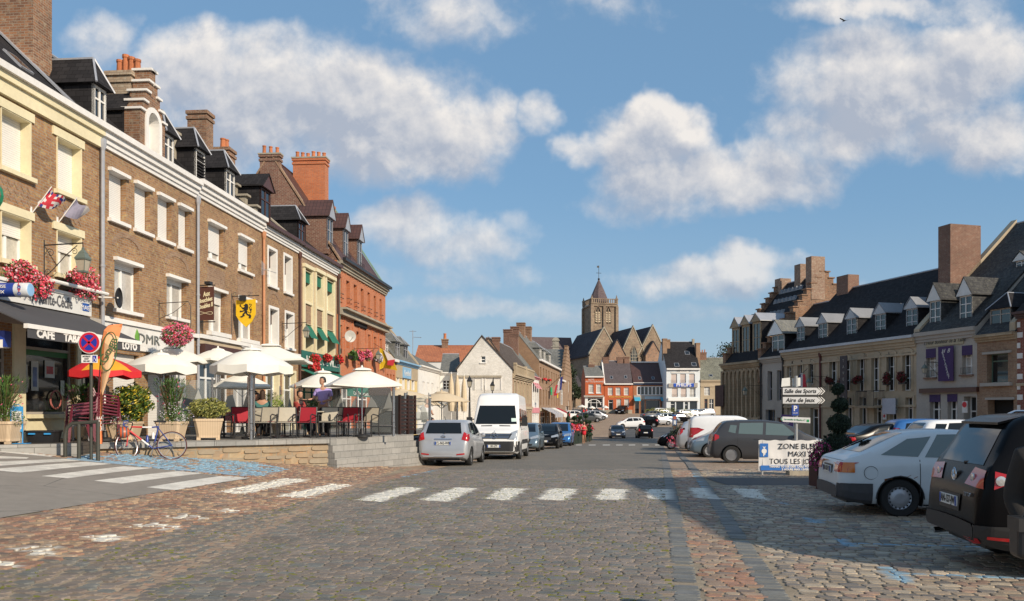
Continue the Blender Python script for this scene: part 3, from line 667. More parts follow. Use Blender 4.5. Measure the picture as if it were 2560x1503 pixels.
h.finish(gut=(WHT2,.3,.17),corn=(WHT2,.44,.2)); h.pipe(h.L,.8,ZE-.35,ZINC,.055)
h.dormer(LW.s(249)-h.s0,LW.s(280)-h.s0,ZE+.1,h.ze+1.35,h.ze+2.2,yf=.15)
h.dormer(LW.s(422)-h.s0,LW.s(447)-h.s0,ZE+.1,h.ze+1.3,h.ze+2.15,yf=.15)
# crow stepped brick dormer with a white niche
a=LW.s(349)-h.s0; b=LW.s(411)-h.s0; W_=b-a; z0=ZE+.1; 
m=M(); zz=z0; steps=[(0,1.45),(.13,2.0),(.2,2.45),(.27,2.85)]
pr=[(a,z0)]
top=[1.3,1.62,1.98,2.34,2.75]; ins=[0,.11,.21,.31,.40]
L_=[];R_=[]
for i in range(5):
    L_+= [(a+W_*ins[i],z0+(top[i-1] if i else 0)),(a+W_*ins[i],z0+top[i])]
    R_+= [(b-W_*ins[i],z0+(top[i-1] if i else 0)),(b-W_*ins[i],z0+top[i])]
cx=(a+b)/2; aw=.33*W_*.75
m.box(a,cx-aw,-.02,.5,z0,z0+1.3); m.box(cx+aw,b,-.02,.5,z0,z0+1.3); m.box(cx-aw,cx+aw,.35,.5,z0,z0+1.3); m.box(cx-aw,cx+aw,-.02,.5,z0+1.42,z0+1.62)
m.box(a+W_*ins[1],cx-aw,-.02,.5,z0+1.3,z0+1.62); m.box(cx+aw,b-W_*ins[1],-.02,.5,z0+1.3,z0+1.62)
for i in (2,3,4): m.box(a+W_*ins[i],b-W_*ins[i],-.02,.5,z0+top[i-1],z0+top[i])
d=m.build('stepped_dormer',BR4,h.r); M().box(a+.01,b-.01,.501,3.2,z0,z0+1.25).build('cheek',SLT,d)
m=M()
for i in range(5):
    for sx_ in (a+W_*ins[i],b-W_*ins[i]):
        s_=-1 if sx_==a+W_*ins[i] else 1
        m.box(sx_-(.06 if s_<0 else .26),sx_+(.26 if s_<0 else .06),-.09,.58,z0+top[i],z0+top[i]+.07)
m.build('coping',WHT,d)
m=M(); n=10
for i in range(n):
    t0,t1=math.pi*i/n,math.pi*(i+1)/n; f=lambda t,rr:(cx-aw*rr*math.cos(t),z0+1.1+aw*rr*math.sin(t))
    p0,p1,p2,p3=f(t0,.86),f(t1,.86),f(t1,1.3),f(t0,1.3); m.ext([(p0[0],-.07,p0[1]),(p1[0],-.07,p1[1]),(p2[0],-.07,p2[1]),(p3[0],-.07,p3[1])],(0,.42,0))
m.box(cx-aw*1.3,cx-aw*.86,-.07,.34,z0,z0+1.1); m.box(cx+aw*.86,cx+aw*1.3,-.07,.34,z0,z0+1.1); m.box(cx-aw*.9,cx+aw*.9,.3,.34,z0,z0+1.1+aw*.9); m.box(cx-aw*2.0,cx+aw*2.0,-.12,0,z0-.02,z0+.12); m.build('niche',WHT,d)
window(d,cx-aw*.7,cx+aw*.2,z0+.2,z0+1.2,rec=.25,nv=0,hz=(.3,.6),fw=.05)
m=M(); m.ext([(a-.1,.45,z0+1.25),(cx,.45,z0+2.3),(cx,3.0,z0+2.3),(a-.1,3.0,z0+1.25)],(0,0,.06)); m.ext([(cx,.45,z0+2.3),(b+.1,.45,z0+1.25),(b+.1,3.0,z0+1.25),(cx,3.0,z0+2.3)],(0,0,.06)); m.build('roof',SLT,d)
h.chim(a+.45,b+.1,.55,1.35,12.5,BRC,pots=4,zb=11,axis='y',ph=.68,label='pale brick chimney with four orange pots',pr=.115)
DMR=h
# Aux Bouchees Doubles house
h=House('buff brick restaurant house with tall white sills and dormers in slate',LW,489.5,655,.75,ZE+.1,7.6,3.8,13.3,BR1,SLT)
for (xa,yt),xb,yb in (((357,900),470,1172),((580,1003),676,1252)):
    a,b,z0,z1=h.q(K3,(xa,yt),xb,yb); h.win(a,b,z0,z1,lin=li,sill=si,sh=.75,rec=.22,nv=1,hz=(),cur=1,mw=.09)
    M().box(a-.1,b+.1,-.012,.0,z0-1.15,z0-.3).build('brick_panel',BR5,h.r)
for (xa,yt),xb,yb in (((340,200),452,498),((548,262),655,548)):
    a,b,z0,z1=h.q(K4,(xa,yt),xb,yb); h.win(a,b,z0,z1,lin=li,sill=(WHT,.2,.18,.14),sh=.3,rec=.2,nv=1,hz=(),cur=1,mw=.07); h.band(a,b,z0-.35,z0-.14,-.16,0,WHT,'apron')
h.band(.02,h.L-.02,4.3,4.44,-.2,0,WHT,'ledge'); h.band(.02,h.L-.02,4.1,4.3,-.1,0,PLC,'ledge')
h.holes.append((.3,h.L*.48,.8,3.6)); window(h.r,.3,h.L*.48,.8,3.6,fr=PVC,rec=.2,nv=2,hz=(.75,)); h.holes.append((h.L*.52,h.L-.4,.8,3.6)); window(h.r,h.L*.52,h.L-.4,.8,3.6,fr=PVC,rec=.2,nv=2,hz=(.75,),cur=1)
h.band(.1,h.L-.1,3.6,4.1,-.3,0,BRN,'fascia')
h.finish(gut=(WHT2,.3,.17),corn=(WHT2,.44,.2)); h.pipe(h.L,.8,ZE-.3,mat('copper_pipe',(.52,.24,.12),.5,var=.15),.06)
h.dormer(LW.s(501)-h.s0,LW.s(524)-h.s0,ZE+.2,h.ze+1.4,h.ze+2.25,yf=.15,lou=True,nv=0)
h.dormer(LW.s(576)-h.s0,LW.s(598)-h.s0,ZE+.2,h.ze+1.4,h.ze+2.25,yf=.15)
t0=LW.s(480,2.6)-h.s0; h.chim(t0+.5,t0+1.15,2.2,3.05,LW.z(510,290,2.6),BR4,cap=1,zb=11.4,label='tall buff brick chimney between the dormers'); 
t1=LW.s(556,2.4)-h.s0; h.chim(t1,t1+.7,2.1,2.8,LW.z(563,382,2.6),BR4,pots=2,zb=11.2,label='short brick chimney with orange pots',pr=.13)
# stone stepped party gable between the roofs
def party(h,x,w,y0,z0,y1,z1,n,mt=COP,name='party_gable'):
    m=M()
    for i in range(n):
        ya=y0+(y1-y0)*i/n; yb=y0+(y1-y0)*(i+1)/n; zt=z0+(z1-z0)*(i+1)/n
        m.box(x-w/2,x+w/2,ya,yb+.1,z0-.8,zt); m.box(x-w/2-.08,x+w/2+.08,ya-.12,yb+.16,zt+.001,zt+.09)
    return m.build(name,mt,h.r)
party(h,h.L-.12,.25,.2,ZE+.25,2.4,ZE+2.6,5); party(h,.3,.25,.9,ZE+1.5,3.0,ZE+3.9,5)
ABD=h
# brown cornice house
h=House('narrow buff brick house with a chocolate brown gutter and pedimented dormer',LW,655,746,.75,ZE,7.6,3.8,12.8,BR1,SLT)
for (xa,yt),xb,yb in (((800,1092),860,1368),((918,1145),972,1418)):
    a,b,z0,z1=h.q(K3,(xa,yt),xb,yb); h.win(a,b,z0,z1,sur=(WHT,.1,.03),sill=si,rec=.32,sh=.45,nv=0,hz=(),shm=BRN)
for (xa,yt),xb,yb in (((764,332),822,585),((875,365),930,612)):
    a,b,z0,z1=h.q(K4,(xa,yt),xb,yb); h.win(a,b,z0,z1,sur=(WHT,.1,.03),sill=si,rec=.32,sh=.4,nv=0,hz=(),shm=mat('brown_shutter',(.10,.07,.06),.5)); archdec(h,a-.1,b+.1,z1+.3)
h.band(.02,h.L-.02,4.3,4.42,-.14,0,WHT,'ledge')
for u0,u1 in ((.08,.42),(.55,.9)): h.holes.append((h.L*u0,h.L*u1,.7,3.5)); window(h.r,h.L*u0,h.L*u1,.7,3.5,fr=PVC,rec=.25,nv=1,hz=(.7,),sur=(CRM,.1,.03))
h.finish(gut=(BRN,.36,.16),corn=(WHT2,.38,.18)); h.pipe(h.L,.8,ZE-.3,BRN,.055)
h.dormer(LW.s(662)-h.s0,LW.s(686)-h.s0,ZE+.1,h.ze+1.75,h.ze+2.4,yf=.15,style='gable',fr=BRN)
# hotel de ville cafe
h=House('three-bay buff brick café house with cream window frames and green blinds',LW,746,843,.75,ZE-.02,7.6,3.8,12.8,BR5,SLT,name='cafe_building',cat='café building')
GB=mat('green_blind_canvas',(.015,.15,.09),.7)
for (x1_,t1_,b1_,x2_,t2_,b2_,xr) in ((1003,68,278,1013,442,640,1054),(1083,100,318,1090,460,655,1131),(1155,135,350,1160,482,672,1208)):
    a,b,z0,z1=h.q(K4,(x1_,t1_),xr,b1_); w=h.win(a,b,z0,z1,fr=PVC,rec=.34,nv=0,hz=(),sur=(CRM,.0,.05)); M().box(a+.03,b-.03,.05,.09,z1-.55,z1).build('blind',GB,w)
    A,B_,c0,c1=a,b,z0,z1
    _,_,z0,z1=h.q(K4,(x2_,t2_),xr,b2_); w=h.win(a,b,z0,z1,fr=PVC,rec=.34,nv=0,hz=(),sur=(CRM,.0,.05)); m=M(); m.ext([(a,-.02,z1-.1),(b,-.02,z1-.1),(b,-.4,z1-.75),(a,-.4,z1-.75)],(0,.02,.02)); m.build('blind',GB,w)
    h.band(a-.15,a-.0,z0-.2,c1+.12,-.10,0,CRM,'pilaster'); h.band(b+.0,b+.13,z0-.2,c1+.12,-.10,0,CRM,'pilaster'); h.band(a-.2,b+.18,c1+.121,c1+.3,-.16,0,CRM,'cap'); h.band(a,b,c0-.16,c0-.02,-.08,0,CRM,'sill')
h.holes.append((.3,h.L-.3,.6,3.3)); window(h.r,.3,h.L-.3,.6,3.3,fr=GRN,rec=.2,nv=4,hz=(.75,))
fz=4.2
FAS=h.band(.05,h.L-.05,fz-.35,fz+.45,-.16,0,mat('green_fascia',(.02,.13,.10),.5),'fascia')
text('HOTEL DE VILLE',.5,'lettering',WHT,h.r,(h.L*.5+.2,-.17,fz+.03),TR,ext=.01,sx=1.5)
m=M(); m.ext([(.1,-.12,fz-.5),(h.L-.1,-.12,fz-.5),(h.L-.1,-2.4,fz-1.5),(.1,-2.4,fz-1.5)],(0,0,.04)); aw_=m.build('awning',GRN,h.r); m=M(); m.box(.1,h.L-.1,-2.42,-2.4,fz-1.8,fz-1.47); va=m.build('valance',GRN,aw_); text('Café  Bar  Restaurant  Hotel',.3,'lettering',WHT,aw_,(h.L/2,-2.43,fz-1.65),TR,ext=.004,sx=1.2)
h.finish(gut=(BRN,.36,.16),corn=(WHT2,.4,.18)); h.pipe(h.L,.6,ZE-.3,BRN,.06)
h.dormer(LW.s(762)-h.s0,LW.s(778)-h.s0,ZE+.1,h.ze+1.5,h.ze+2.35,yf=.3,fr=BRN)
m=M(); k=h.slope(); m.tube([(.15,.1,h.ze+.25),(.15,2.6,h.ze+k*2.6+.25)],.07,5); m.tube([(h.L-.15,.1,h.ze+.25),(h.L-.15,2.6,h.ze+k*2.6+.25)],.07,5); m.build('mortar_fillet',COP,h.r)
HDV=h
# orange brick house
h=House('tall orange brick house with arched window bays and brown tiled dormers',LW,843,963.5,.5,10.2,7.8,3.9,16.0,BR2,TIB,side=BR3)
h.par=[.3,.3]
for xa,yt,yb,xr in ((118,225,500,158),(212,278,562,252),(298,325,603,335),(380,372,645,412),(458,416,672,487),(530,458,712,555),(597,495,742,620)):
    a,b,z0,z1=h.q(KG,(xa,yt),xr,yb); h.win(a,b,z0,z1,fr=ZINC,rec=.4,nv=0,hz=(.5,),sill=(BR2,.06,.04,.1)); archdec(h,a-.06,b+.06,z1+.28,mt=BR2,ht=.42,y=-.03)
    m=M(); m.tube([(a,-.03,z0+.35),(a+.15,-.18,z0+.35),(b-.15,-.18,z0+.35),(b,-.03,z0+.35)],.015,4); m.tube([(a,-.03,z0+.1),(a+.15,-.18,z0+.1),(b-.15,-.18,z0+.1),(b,-.03,z0+.1)],.015,4); m.build('guard_rail',BLK,h.r)
for i,(xa,yt,yb,xr) in enumerate(((128,790,1062,166),(212,815,1062,250),(330,868,1090,375),(464,905,1062,492),(532,932,1062,560),(600,955,1062,625))):
    a,b,z0,z1=h.q(KG,(xa,yt),xr,yb); h.win(a,b,z0,z1,fr=PVC if i==2 else ZINC,rec=.4,nv=0,hz=(.6,)); 
    if i!=2: archdec(h,a-.06,b+.06,z1+.25,mt=BR2,ht=.4,y=-.03)
zl=h.w.z(*KG(130,612)); h.band(.02,h.L-.02,zl-.05,zl+.06,-.55,0,COP,'ledge'); h.band(.02,h.L-.02,zl-.35,zl-.05,-.3,0,COP,'ledge')
sgn=h.band(LW.s(KG(300,0)[0])-h.s0,LW.s(KG(432,0)[0])-h.s0,h.w.z(*KG(300,800)),h.w.z(*KG(300,752)),-.12,0,SLT,'signboard')
for u0,u1 in ((.06,.3),(.36,.62),(.7,.95)): h.holes.append((h.L*u0,h.L*u1,.5,3.2)); window(h.r,h.L*u0,h.L*u1,.5,3.2,fr=PVC,rec=.2,nv=2,hz=(.7,))
for i in range(7):
    x=LW.s(KG((100,185,278,352,432,508,578)[i],0)[0])-h.s0; h.band(x,x+.14,4.4,zl-.36,-.05,0,BR2,'brick_pier')
h.finish(corn=(COP,.45,.3)); h.pipe(.1,.6,9.8,VRD,.06); h.band(.02,h.L-.02,10.2,10.36,-.5,-.31,BLK,'gutter')
# side gables with coping
for x in (.0,h.L-.3):
    k=h.slope(); m=M(); m.ext([(x,0,10.2),(x,3.9,16.2),(x,7.8,10.2)],(.3,0,0)); m.build('gable',BR3,h.r)
    m=M(); m.ext([(x-.04,-.15,10.15),(x-.04,3.9,16.3),(x-.04,3.9,16.45),(x-.04,-.15,10.3)],(.38,0,0)); m.ext([(x-.04,3.9,16.3),(x-.04,7.9,10.15),(x-.04,7.9,10.3),(x-.04,3.9,16.45)],(.38,0,0)); m.build('coping',VRD if x>0 else BR5,h.r)
h.chim(-.02,.35,3.35,4.5,LW.z(676,388,3.9),BR3,pots=3,axis='y',zb=14.2,label='dark brick chimney with three pots',pr=.11,capm=COP)
h.chim(3.3,4.0,1.75,3.75,LW.z(806,422,2.6),BR2,pots=6,axis='y',zb=12,label='broad orange brick chimney with six pots',pr=.12,capm=COP,ph=.45)
x_=LW.s(818,2.2)-h.s0; h.chim(x_,x_+.6,1.9,2.6,LW.z(817,512,2.2),BR2,pots=2,axis='y',zb=12,label='small orange brick chimney',pr=.1,ph=.4)
for pa,pb in ((839,852.5),(878,889.5),(912,922.5)):
    a,b=LW.s(pa)-h.s0,LW.s(pb)-h.s0; h.dormer(a,b,10.5,12.6,13.6,yf=.45,style='gable',wall=BR3,roof=TIB,fr=ZINC,hz=(.6,)); m=M(); rail(m,a,b,10.6,11.15,.3,.12); m.build('guard_rail',BLK,h.r)
ORB=h
# beyond: small orange house and yellow house with blue trim
h=House('small plain orange brick house squeezed beside the tall orange house',LW,965,989,.1,5.25,8,4,9.5,BR2,SLG)
for u in (.1,.42,.74):
    h.win(h.L*u,h.L*(u+.16),3.0,4.3,fr=BRN,rec=.2,nv=0,hz=())
h.finish(gut=(WHT2,.3,.2)); h.dormer(.3,1.6,5.4,6.6,7.2,yf=.2,roof=SLG,wall=SLG)
h=House('yellow fronted house with a sky blue cornice and name panel',LW,989,1043,-.1,5.45,8,4,10.2,mat('plaster_yellow',(.68,.52,.24),.8,var=.08),SLG,name='plastered_house')
for xa,xr in ((178,197),(225,243),(268,287),(306,328)):
    a,b,z0,z1=h.q(K5,(xa,640),xr,755); h.win(a,b,LW.z(1000,*[K5(0,765)[1]]),LW.z(1000,K5(0,632)[1]),fr=ZINC,rec=.15,nv=1,hz=(.65,),cur=1,sur=(WHT,.06,.02))
h.band(.05,h.L-.05,4.15,5.2,-.06,0,PLC,'frieze'); BL=mat('sky_blue_paint',(.22,.42,.62),.6)
p0=LW.s(K5(222,0)[0])-h.s0;p1=LW.s(K5(292,0)[0])-h.s0; pn=h.band(p0,p1,4.2,5.05,-.12,-.06,BL,'name_panel'); text('Kerelshof',.62,'lettering',WHT,h.r,((p0+p1)/2,-.13,4.6),TR,sx=.95)
h.holes.append((1,h.L-1,0,2.3)); window(h.r,1,h.L-1,0,2.3,fr=PVC,nv=3)
h.finish(corn=(BL,.3,.35)); h.dormer(1,2.4,5.6,6.9,7.6,yf=.2,roof=SLG,wall=SLG,fr=ZINC); h.dormer(4,5.4,5.6,6.9,7.6,yf=.2,roof=SLG,wall=SLG,fr=ZINC)
m=M(); k=h.slope(); m.ext([(h.L-.15,-.1,5.4),(h.L-.15,4,10.5),(h.L-.15,4,10.7),(h.L-.15,-.1,5.65)],(.35,0,0)); m.build('coping',PLC,h.r)
# white low building
h=House('low white rendered building with a grey slate roof',LW,1046,1100,-1.1,5.55,7,3.5,7.4,PLW,SLG,name='rendered_building',cat='building')
for xa in (400,440,478): a=LW.s(K5(xa,0)[0])-h.s0; h.win(a,a+1.1,2.6,4.2,fr=PVC,rec=.12,sh=1,nv=0,hz=()); 
a=LW.s(K5(525,0)[0])-h.s0; h.win(a,a+.9,2.2,3.9,fr=PVC,rec=.1,sh=1,nv=0,hz=())
h.finish(corn=(WHT,.3,.3))
CWL=Wall((LW.pt(LW.s(1100))[0],80.4),(1,0))
h=House('white rendered wing with one small paned window facing the square',CWL,1100,1143,-1.1,5.4,6,3,7.2,PLW,SLG,name='rendered_building',cat='building')
a,b,z0,z1=h.q(K5,(575,690),635,772); h.win(a,b,z0,z1,fr=PVC,rec=.1,nv=1,hz=(.33,.66))
a,b,z0,z1=h.q(K5,(612,880),668,920); h.win(a,b,z0,z1,fr=PVC,rec=.1,nv=0,hz=())
h.finish(corn=(WHT,.25,.25))
# whitewashed gable house
GW=Wall((0,79),(1,0))
x0=GW.pt(GW.s(1143))[0]; h=House('whitewashed brick gable house with blind shopfront frames',GW,1143,1281,-1.1,5.6,9,4.5,5.6,BRW,SLG)
apx=GW.s(1204.5)-h.s0; apz=GW.z(1204,842)
a,b,z0,z1=h.q(K5,(903,485),942,540); sw=[(a,b,z0,z1)]
m=M(); 
for t in range(1): pass
m.ext([(0,0,5.6),(a,0,5.6),(a,0,5.6+(apz-5.6)*a/apx),],(0,.3,0)); m.ext([(b,0,5.6),(h.L,0,5.6),(b,0,5.6+(apz-5.6)*(h.L-b)/(h.L-apx))],(0,.3,0)); m.ext([(a,0,5.6),(b,0,5.6),(b,0,z0),(a,0,z0)],(0,.3,0)); m.ext([(a,0,z1),(b,0,z1),(b,0,5.6+(apz-5.6)*(h.L-b)/(h.L-apx)),(apx,0,apz),(a,0,5.6+(apz-5.6)*a/apx)],(0,.3,0))
m.build('gable',BRW,h.r); window(h.r,a,b,z0,z1,fr=PVC,rec=.12,nv=0,hz=(.5,),sill=(WHT,.1,.1,.08))
RF=mat('slate_brown',(.085,.07,.062),.7,kind='slate',c2=(.12,.10,.09),var=.15)
m=M(); m.ext([(-.15,-.1,5.5),(apx,-.1,apz+.05),(apx,12,apz+.05),(-.15,12,5.5)],(0,0,.14)); m.ext([(apx,-.1,apz+.05),(h.L+.15,-.1,5.5),(h.L+.15,12,5.5),(apx,12,apz+.05)],(0,0,.14)); m.build('roof',RF,h.r)
for xa,xr in ((768,838),(850,910),(945,1008),(1015,1075)):
    a,b,z0,z1=h.q(K5,(xa,670),xr,775); h.win(a,b,z0,z1,fr=PVC,rec=.08,sh=1,nv=0,hz=(),sur=(WHT,.1,.04))
a,b,z0,z1=h.q(K5,(690,650),1080,668); h.band(a,b,z0,z1,-.15,0,COP,'ledge'); h.finish(roof=False)
h.chim(GW.s(1238)-h.s0-.3,GW.s(1238)-h.s0+.4,1.0,1.7,GW.z(1240,841),BR3,zb=6.5,cap=1,label='red brick chimney on the white gable')
h.chim(apx+.1,apx+1.6,10.5,11.2,9.6,BR3,zb=7.5,label='long red brick chimney behind the ridge')
# right hand row running up to the church
def ch3(h,x,w,zt,mt=BR3,n=0,y=None,zb=None,**k): h.chim(x,x+w,(y or h.yr)-.5,(y or h.yr)+.5,zt,mt,pots=n,zb=zb or h.zr-1.5,**k)
h=House('two-storey house with a stone balustrade along its eaves',FW,1282,1330,-1.3,5.3,5.3,2.4,8.6,mat('brick_pinkish',(.42,.28,.18),.85,kind='brick',c2=(.34,.20,.13),var=.12),RF)
for i in range(6):
    u=.05+i*.158; h.win(h.L*u,h.L*(u+.09),2.4,4.6,fr=PVC,rec=.18,cur=i%2,sur=(PLC,.12,.03))
    h.win(h.L*u,h.L*(u+.09),-1.0,1.6,fr=PVC,rec=.18,sur=(PLC,.12,.03))
h.band(.05,h.L-.05,1.8,2.1,-.15,0,PLC); h.finish(corn=(PLC,.5,.4)); m=M(); n=26
for i in range(n+1): x=.2+(h.L-.4)*i/n; m.box(x-.09,x+.09,-.3,-.12,5.32,6.0)
m.box(.05,h.L-.05,-.34,-.08,6.0,6.15); m.box(.05,.5,-.36,-.06,5.3,6.3); m.box(h.L/2,h.L/2+.5,-.36,-.06,5.3,6.3); m.build('balustrade',PLC,h.r)
ch3(h,h.w.s(1284,2.4)-h.s0,.7,10.6); ch3(h,h.w.s(1272,3.2)-h.s0+1.5,.8,11.4,y=3.6,zb=7.5);
h=House('narrow house with pink awnings over white windows',FW,1330.5,1347,-1.5,5.6,5.3,2.5,8.6,PLW,SLG,name='plastered_house')
PK=mat('pink_canvas',(.62,.25,.28),.7)
for i in range(3):
    u=.08+i*.3; w=h.win(h.L*u,h.L*(u+.2),2.6,4.9,fr=PVC,rec=.15,sur=(PLW,.1,.02)); m=M(); m.ext([(h.L*u,-.02,4.9),(h.L*(u+.2),-.02,4.9),(h.L*(u+.2),-.5,4.2),(h.L*u,-.5,4.2)],(0,0,.04)); m.build('awning',PK,w); h.win(h.L*u,h.L*(u+.2),-1.2,1.2,fr=PVC,rec=.15)
h.band(.05,h.L-.05,1.4,2.0,-.12,0,PK,'fascia'); h.finish(corn=(PK,.25,.3))
h=House('brown brick two-shop house with rows of tall narrow windows',FW,1347.5,1399,-1.2,7.7,6,3.0,11.4,mat('brick_ochre',(.32,.185,.10),.85,kind='brick',c2=(.25,.14,.08),var=.12),SLG)
for i in range(8):
    u=.04+i*.12+(.02 if i>3 else 0); h.win(h.L*u,h.L*(u+.05),5.1,7.0,fr=WHT,rec=.25,nv=0); h.win(h.L*u,h.L*(u+.05),2.3,4.3,fr=WHT,rec=.25,nv=0)
for u0,u1 in ((.05,.3),(.34,.46),(.52,.7),(.75,.95)): h.win(h.L*u0,h.L*u1,-.6,1.5,fr=PVC,rec=.2)
h.band(.05,h.L-.05,1.6,2.0,-.12,0,PLC,'fascia'); h.finish(gut=(WHT2,.35,.25)); h.dormer(4,6,8,9.6,10.4,yf=.4,roof=SLG,wall=SLG); h.dormer(8.5,10.5,8,9.6,10.4,yf=.4,roof=SLG,wall=SLG); h.dormer(15,17,8,9.6,10.4,yf=.4,roof=SLG,wall=SLG)
ch3(h,5,1.0,12.9,BR4); ch3(h,11,1.4,13.0,BR4); ch3(h,.0,.6,11.9,BR3,zb=10)
STA=mat('striped_canvas',(.6,.6,.6),.8,kind='stripe',c2=(.16,.16,.2),scale=.6)
for (u0,u1,mt_,lb) in ((.06,.45,STA,'grey and white striped shop awning'),(.5,.7,WHT,'white shop awning with blue lettering'),(.74,.9,mat('red_canvas',(.35,.02,.03),.7),'small red shop awning')):
    m=M(); m.ext([(h.L*u0,-.12,2.0),(h.L*u1,-.12,2.0),(h.L*u1,-1.8,1.2),(h.L*u0,-1.8,1.2)],(0,0,.05)); m.box(h.L*u0,h.L*u1,-1.84,-1.8,.8,1.22); m.build('awning',mt_,h.r,label=lb)
h=House('low brick house with a white bay below a slate roof',FW,1399.5,1410,-.6,6.2,6,3,8.2,BR5,SLG)
h.win(h.L*.2,h.L*.8,2.6,5.0,fr=PVC,rec=.1,nv=2); h.win(h.L*.2,h.L*.8,-.2,1.8,fr=PVC,rec=.1,nv=1); h.finish(gut=(WHT2,.35,.25))
# stepped gable house
h=House('brown brick house with a tall stepped gable towards the church',FW,1410,1429.5,-.2,7.0,12,6,7.0,BR5,SLG)
m=M(); n=9
for i in range(n): m.box(h.L*.46*i/n+.05,h.L-h.L*.46*i/n-.05,0,.5,7+i*.62,7.62+i*.62); m.box(h.L*.46*i/n-.05,h.L-h.L*.46*i/n+.05,-.06,.56,7.62+i*.62-.1,7.62+i*.62)
m.build('stepped_gable',BR5,h.r)
m=M(); m.ext([(0,.4,7),(h.L/2,.4,12),(h.L/2,12,12),(0,12,7)],(0,0,.12)); m.ext([(h.L/2,.4,12),(h.L,.4,7),(h.L,12,7),(h.L/2,12,12)],(0,0,.12)); m.build('roof',SLG,h.r)
for z in (8,4.6): h.win(h.L*.55,h.L*.7,z-3.2,z-1.2,fr=PVC)
h.win(h.L*.2,h.L*.8,.2,2.4,fr=PVC,nv=2); h.finish(roof=False)
# orange tiled roofs behind the white building
BW=Wall((0,100),(1,0))
h=House('long building with an orange pantile roof behind the white houses',BW,1034,1200,-1,6.5,12,5,9.3,PLW,TIO,name='tiled_building',cat='building')
h.zr=BW.z(1100,868,5); h.ze=BW.z(1100,905); h.finish(); a=BW.s(1105,4.5)-h.s0; h.chim(a,a+.75,4.1,4.9,BW.z(1112,850,4.5),BR4,pots=1,zb=h.zr-1.5,ph=.9,pr=.2,capm=COP,label='brick chimney with one orange pot')
# ---------------- houses closing the square ----------------
EW=Wall((12.5,160),(1,.0))
EZ=.9
def Hpx(label,p0,p1,eave,ridge,wm,rm,D=9,yr=4.5,wall=EW,**k):
    h=House(label,wall,p0,p1,EZ,wall.z(*eave),D,yr,wall.z(ridge[0],ridge[1],yr),wm,rm,**k); return h
h=Hpx('orange corner inn with a white arched bay window and grey slate roof',1463,1510,(1470,944),(1490,918),ORW,SLG,name='corner_inn',cat='inn')
for xa in (245,462): a,b,z0,z1=h.q(KH,(xa,462),xa+140,715); h.win(a,b,z0,z1,rec=.15,nv=0,hz=(.75,),cur=1,fr=PVC,fw=.1,sill=(PVC,.1,.05,.1))
a,b,z0,z1=h.q(KH,(150,860),640,1150); h.win(a,b,z0,z1,rec=.1,nv=2,hz=(.55,),fr=PVC,fw=.12); m=M(); 
for i in range(10):
    t0,t1=math.pi*i/10,math.pi*(i+1)/10; c_=(a+b)/2; w_=(b-a)/2-.3; f=lambda t,r_:(c_-w_*r_*math.cos(t),z1-1.3+1.1*r_*math.sin(t)); p=[f(t0,.9),f(t1,.9),f(t1,1.02),f(t0,1.02)]; m.ext([(q[0],-.02,q[1]) for q in p],(0,.05,0))
m.build('arch_bar',PVC,h.r)
zs=h.w.z(*KH(140,820)); h.band(-.3,h.L-.1,zs-.1,zs+.25,-.5,0,PLG,'canopy'); h.band(-.05,.5,EZ,zs,-.12,0,PVC,'pilaster'); h.band(b+.05,b+.35,EZ,zs,-.12,0,PVC,'pilaster'); h.band(.2,h.L-.2,EZ,EZ+1.0,-.1,0,COP,'plinth')
text('HOTEL',.42,'lettering',WHT,h.r,(1.2,-.03,h.w.z(*KH(190,335))),TR,align='CENTER',sx=.9); text('MOTTE COURONNEE',.42,'lettering',WHT,h.r,(h.L/2,-.03,h.w.z(*KH(190,392))),TR,sx=.85)
h.finish(gut=(WHT2,.35,.25)); ch3(h,1.0,1.2,h.zr+.5,BR3); 
h=Hpx('orange inn with gold lettering and a violet slate roof',1511,1582,(1520,962),(1540,905),ORW,mat('slate_violet',(.095,.08,.085),.65,kind='slate',c2=(.12,.10,.105),var=.12),name='inn',cat='inn')
for xa in (795,1018,1250): a,b,z0,z1=h.q(KH,(xa,555),xa+138,778); h.win(a,b,z0,z1,rec=.15,nv=0,hz=(.75,),cur=1,fr=PVC,fw=.1)
for xa in (1040,1262): a,b,z0,z1=h.q(KH,(xa,885),xa+130,1130); h.win(a,b,z0,z1,rec=.15,nv=0,hz=(.55,.7,.85),cur=1,fr=PVC,fw=.08)
a,b,z0,z1=h.q(KH,(810,905),945,1190); h.win(a,b,EZ+.1,z1,rec=.2,nv=0,hz=(.8,),fr=PVC,name='door',fw=.1)
h.band(0.05,h.L-.1,EZ,EZ+.9,-.08,0,COP,'plinth'); text('AUX TROIS MOULINS',.36,'lettering',mat('gold_paint',(.75,.45,.08),.5),h.r,(h.L*.55,-.04,h.w.z(*KH(700,825))),TR,sx=1.25,bold=.01)
h.finish(gut=(WHT2,.35,.25)); h.skylight(1.5,1.2); h.skylight(4.3,1.3); 
m=M(); k=h.slope(); m.ext([(-.1,-.1,h.ze+.1),(-.1,4.5,h.zr+.2),(-.1,4.5,h.zr+.35),(-.1,-.1,h.ze+.3)],(.25,0,0)); m.build('coping',WHT,h.r); ch3(h,.1,1.2,h.zr+.9,BR3); ch3(h,3,1.4,h.zr+.9,BR3); ch3(h,h.L-1.3,1.2,h.zr+1.0,BR3)
h=Hpx('orange shop house with a long strip of white framed windows and a brown tiled roof',1583,1667,(1600,958),(1620,909),mat('brick_flame',(.45,.16,.06),.85,kind='brick',c2=(.36,.12,.045),var=.1),TIB,name='shop_house')
a,b,z0,z1=h.q(KI,(15,885),485,1045); h.win(a,b,z0,z1,rec=.1,nv=6,hz=(),fr=PVC,fw=.14,mw=.1)
h.band(.05,h.L-.05,h.ze-.35,h.ze-.02,-.2,0,mat('navy_paint',(.02,.04,.09),.5),'frieze')
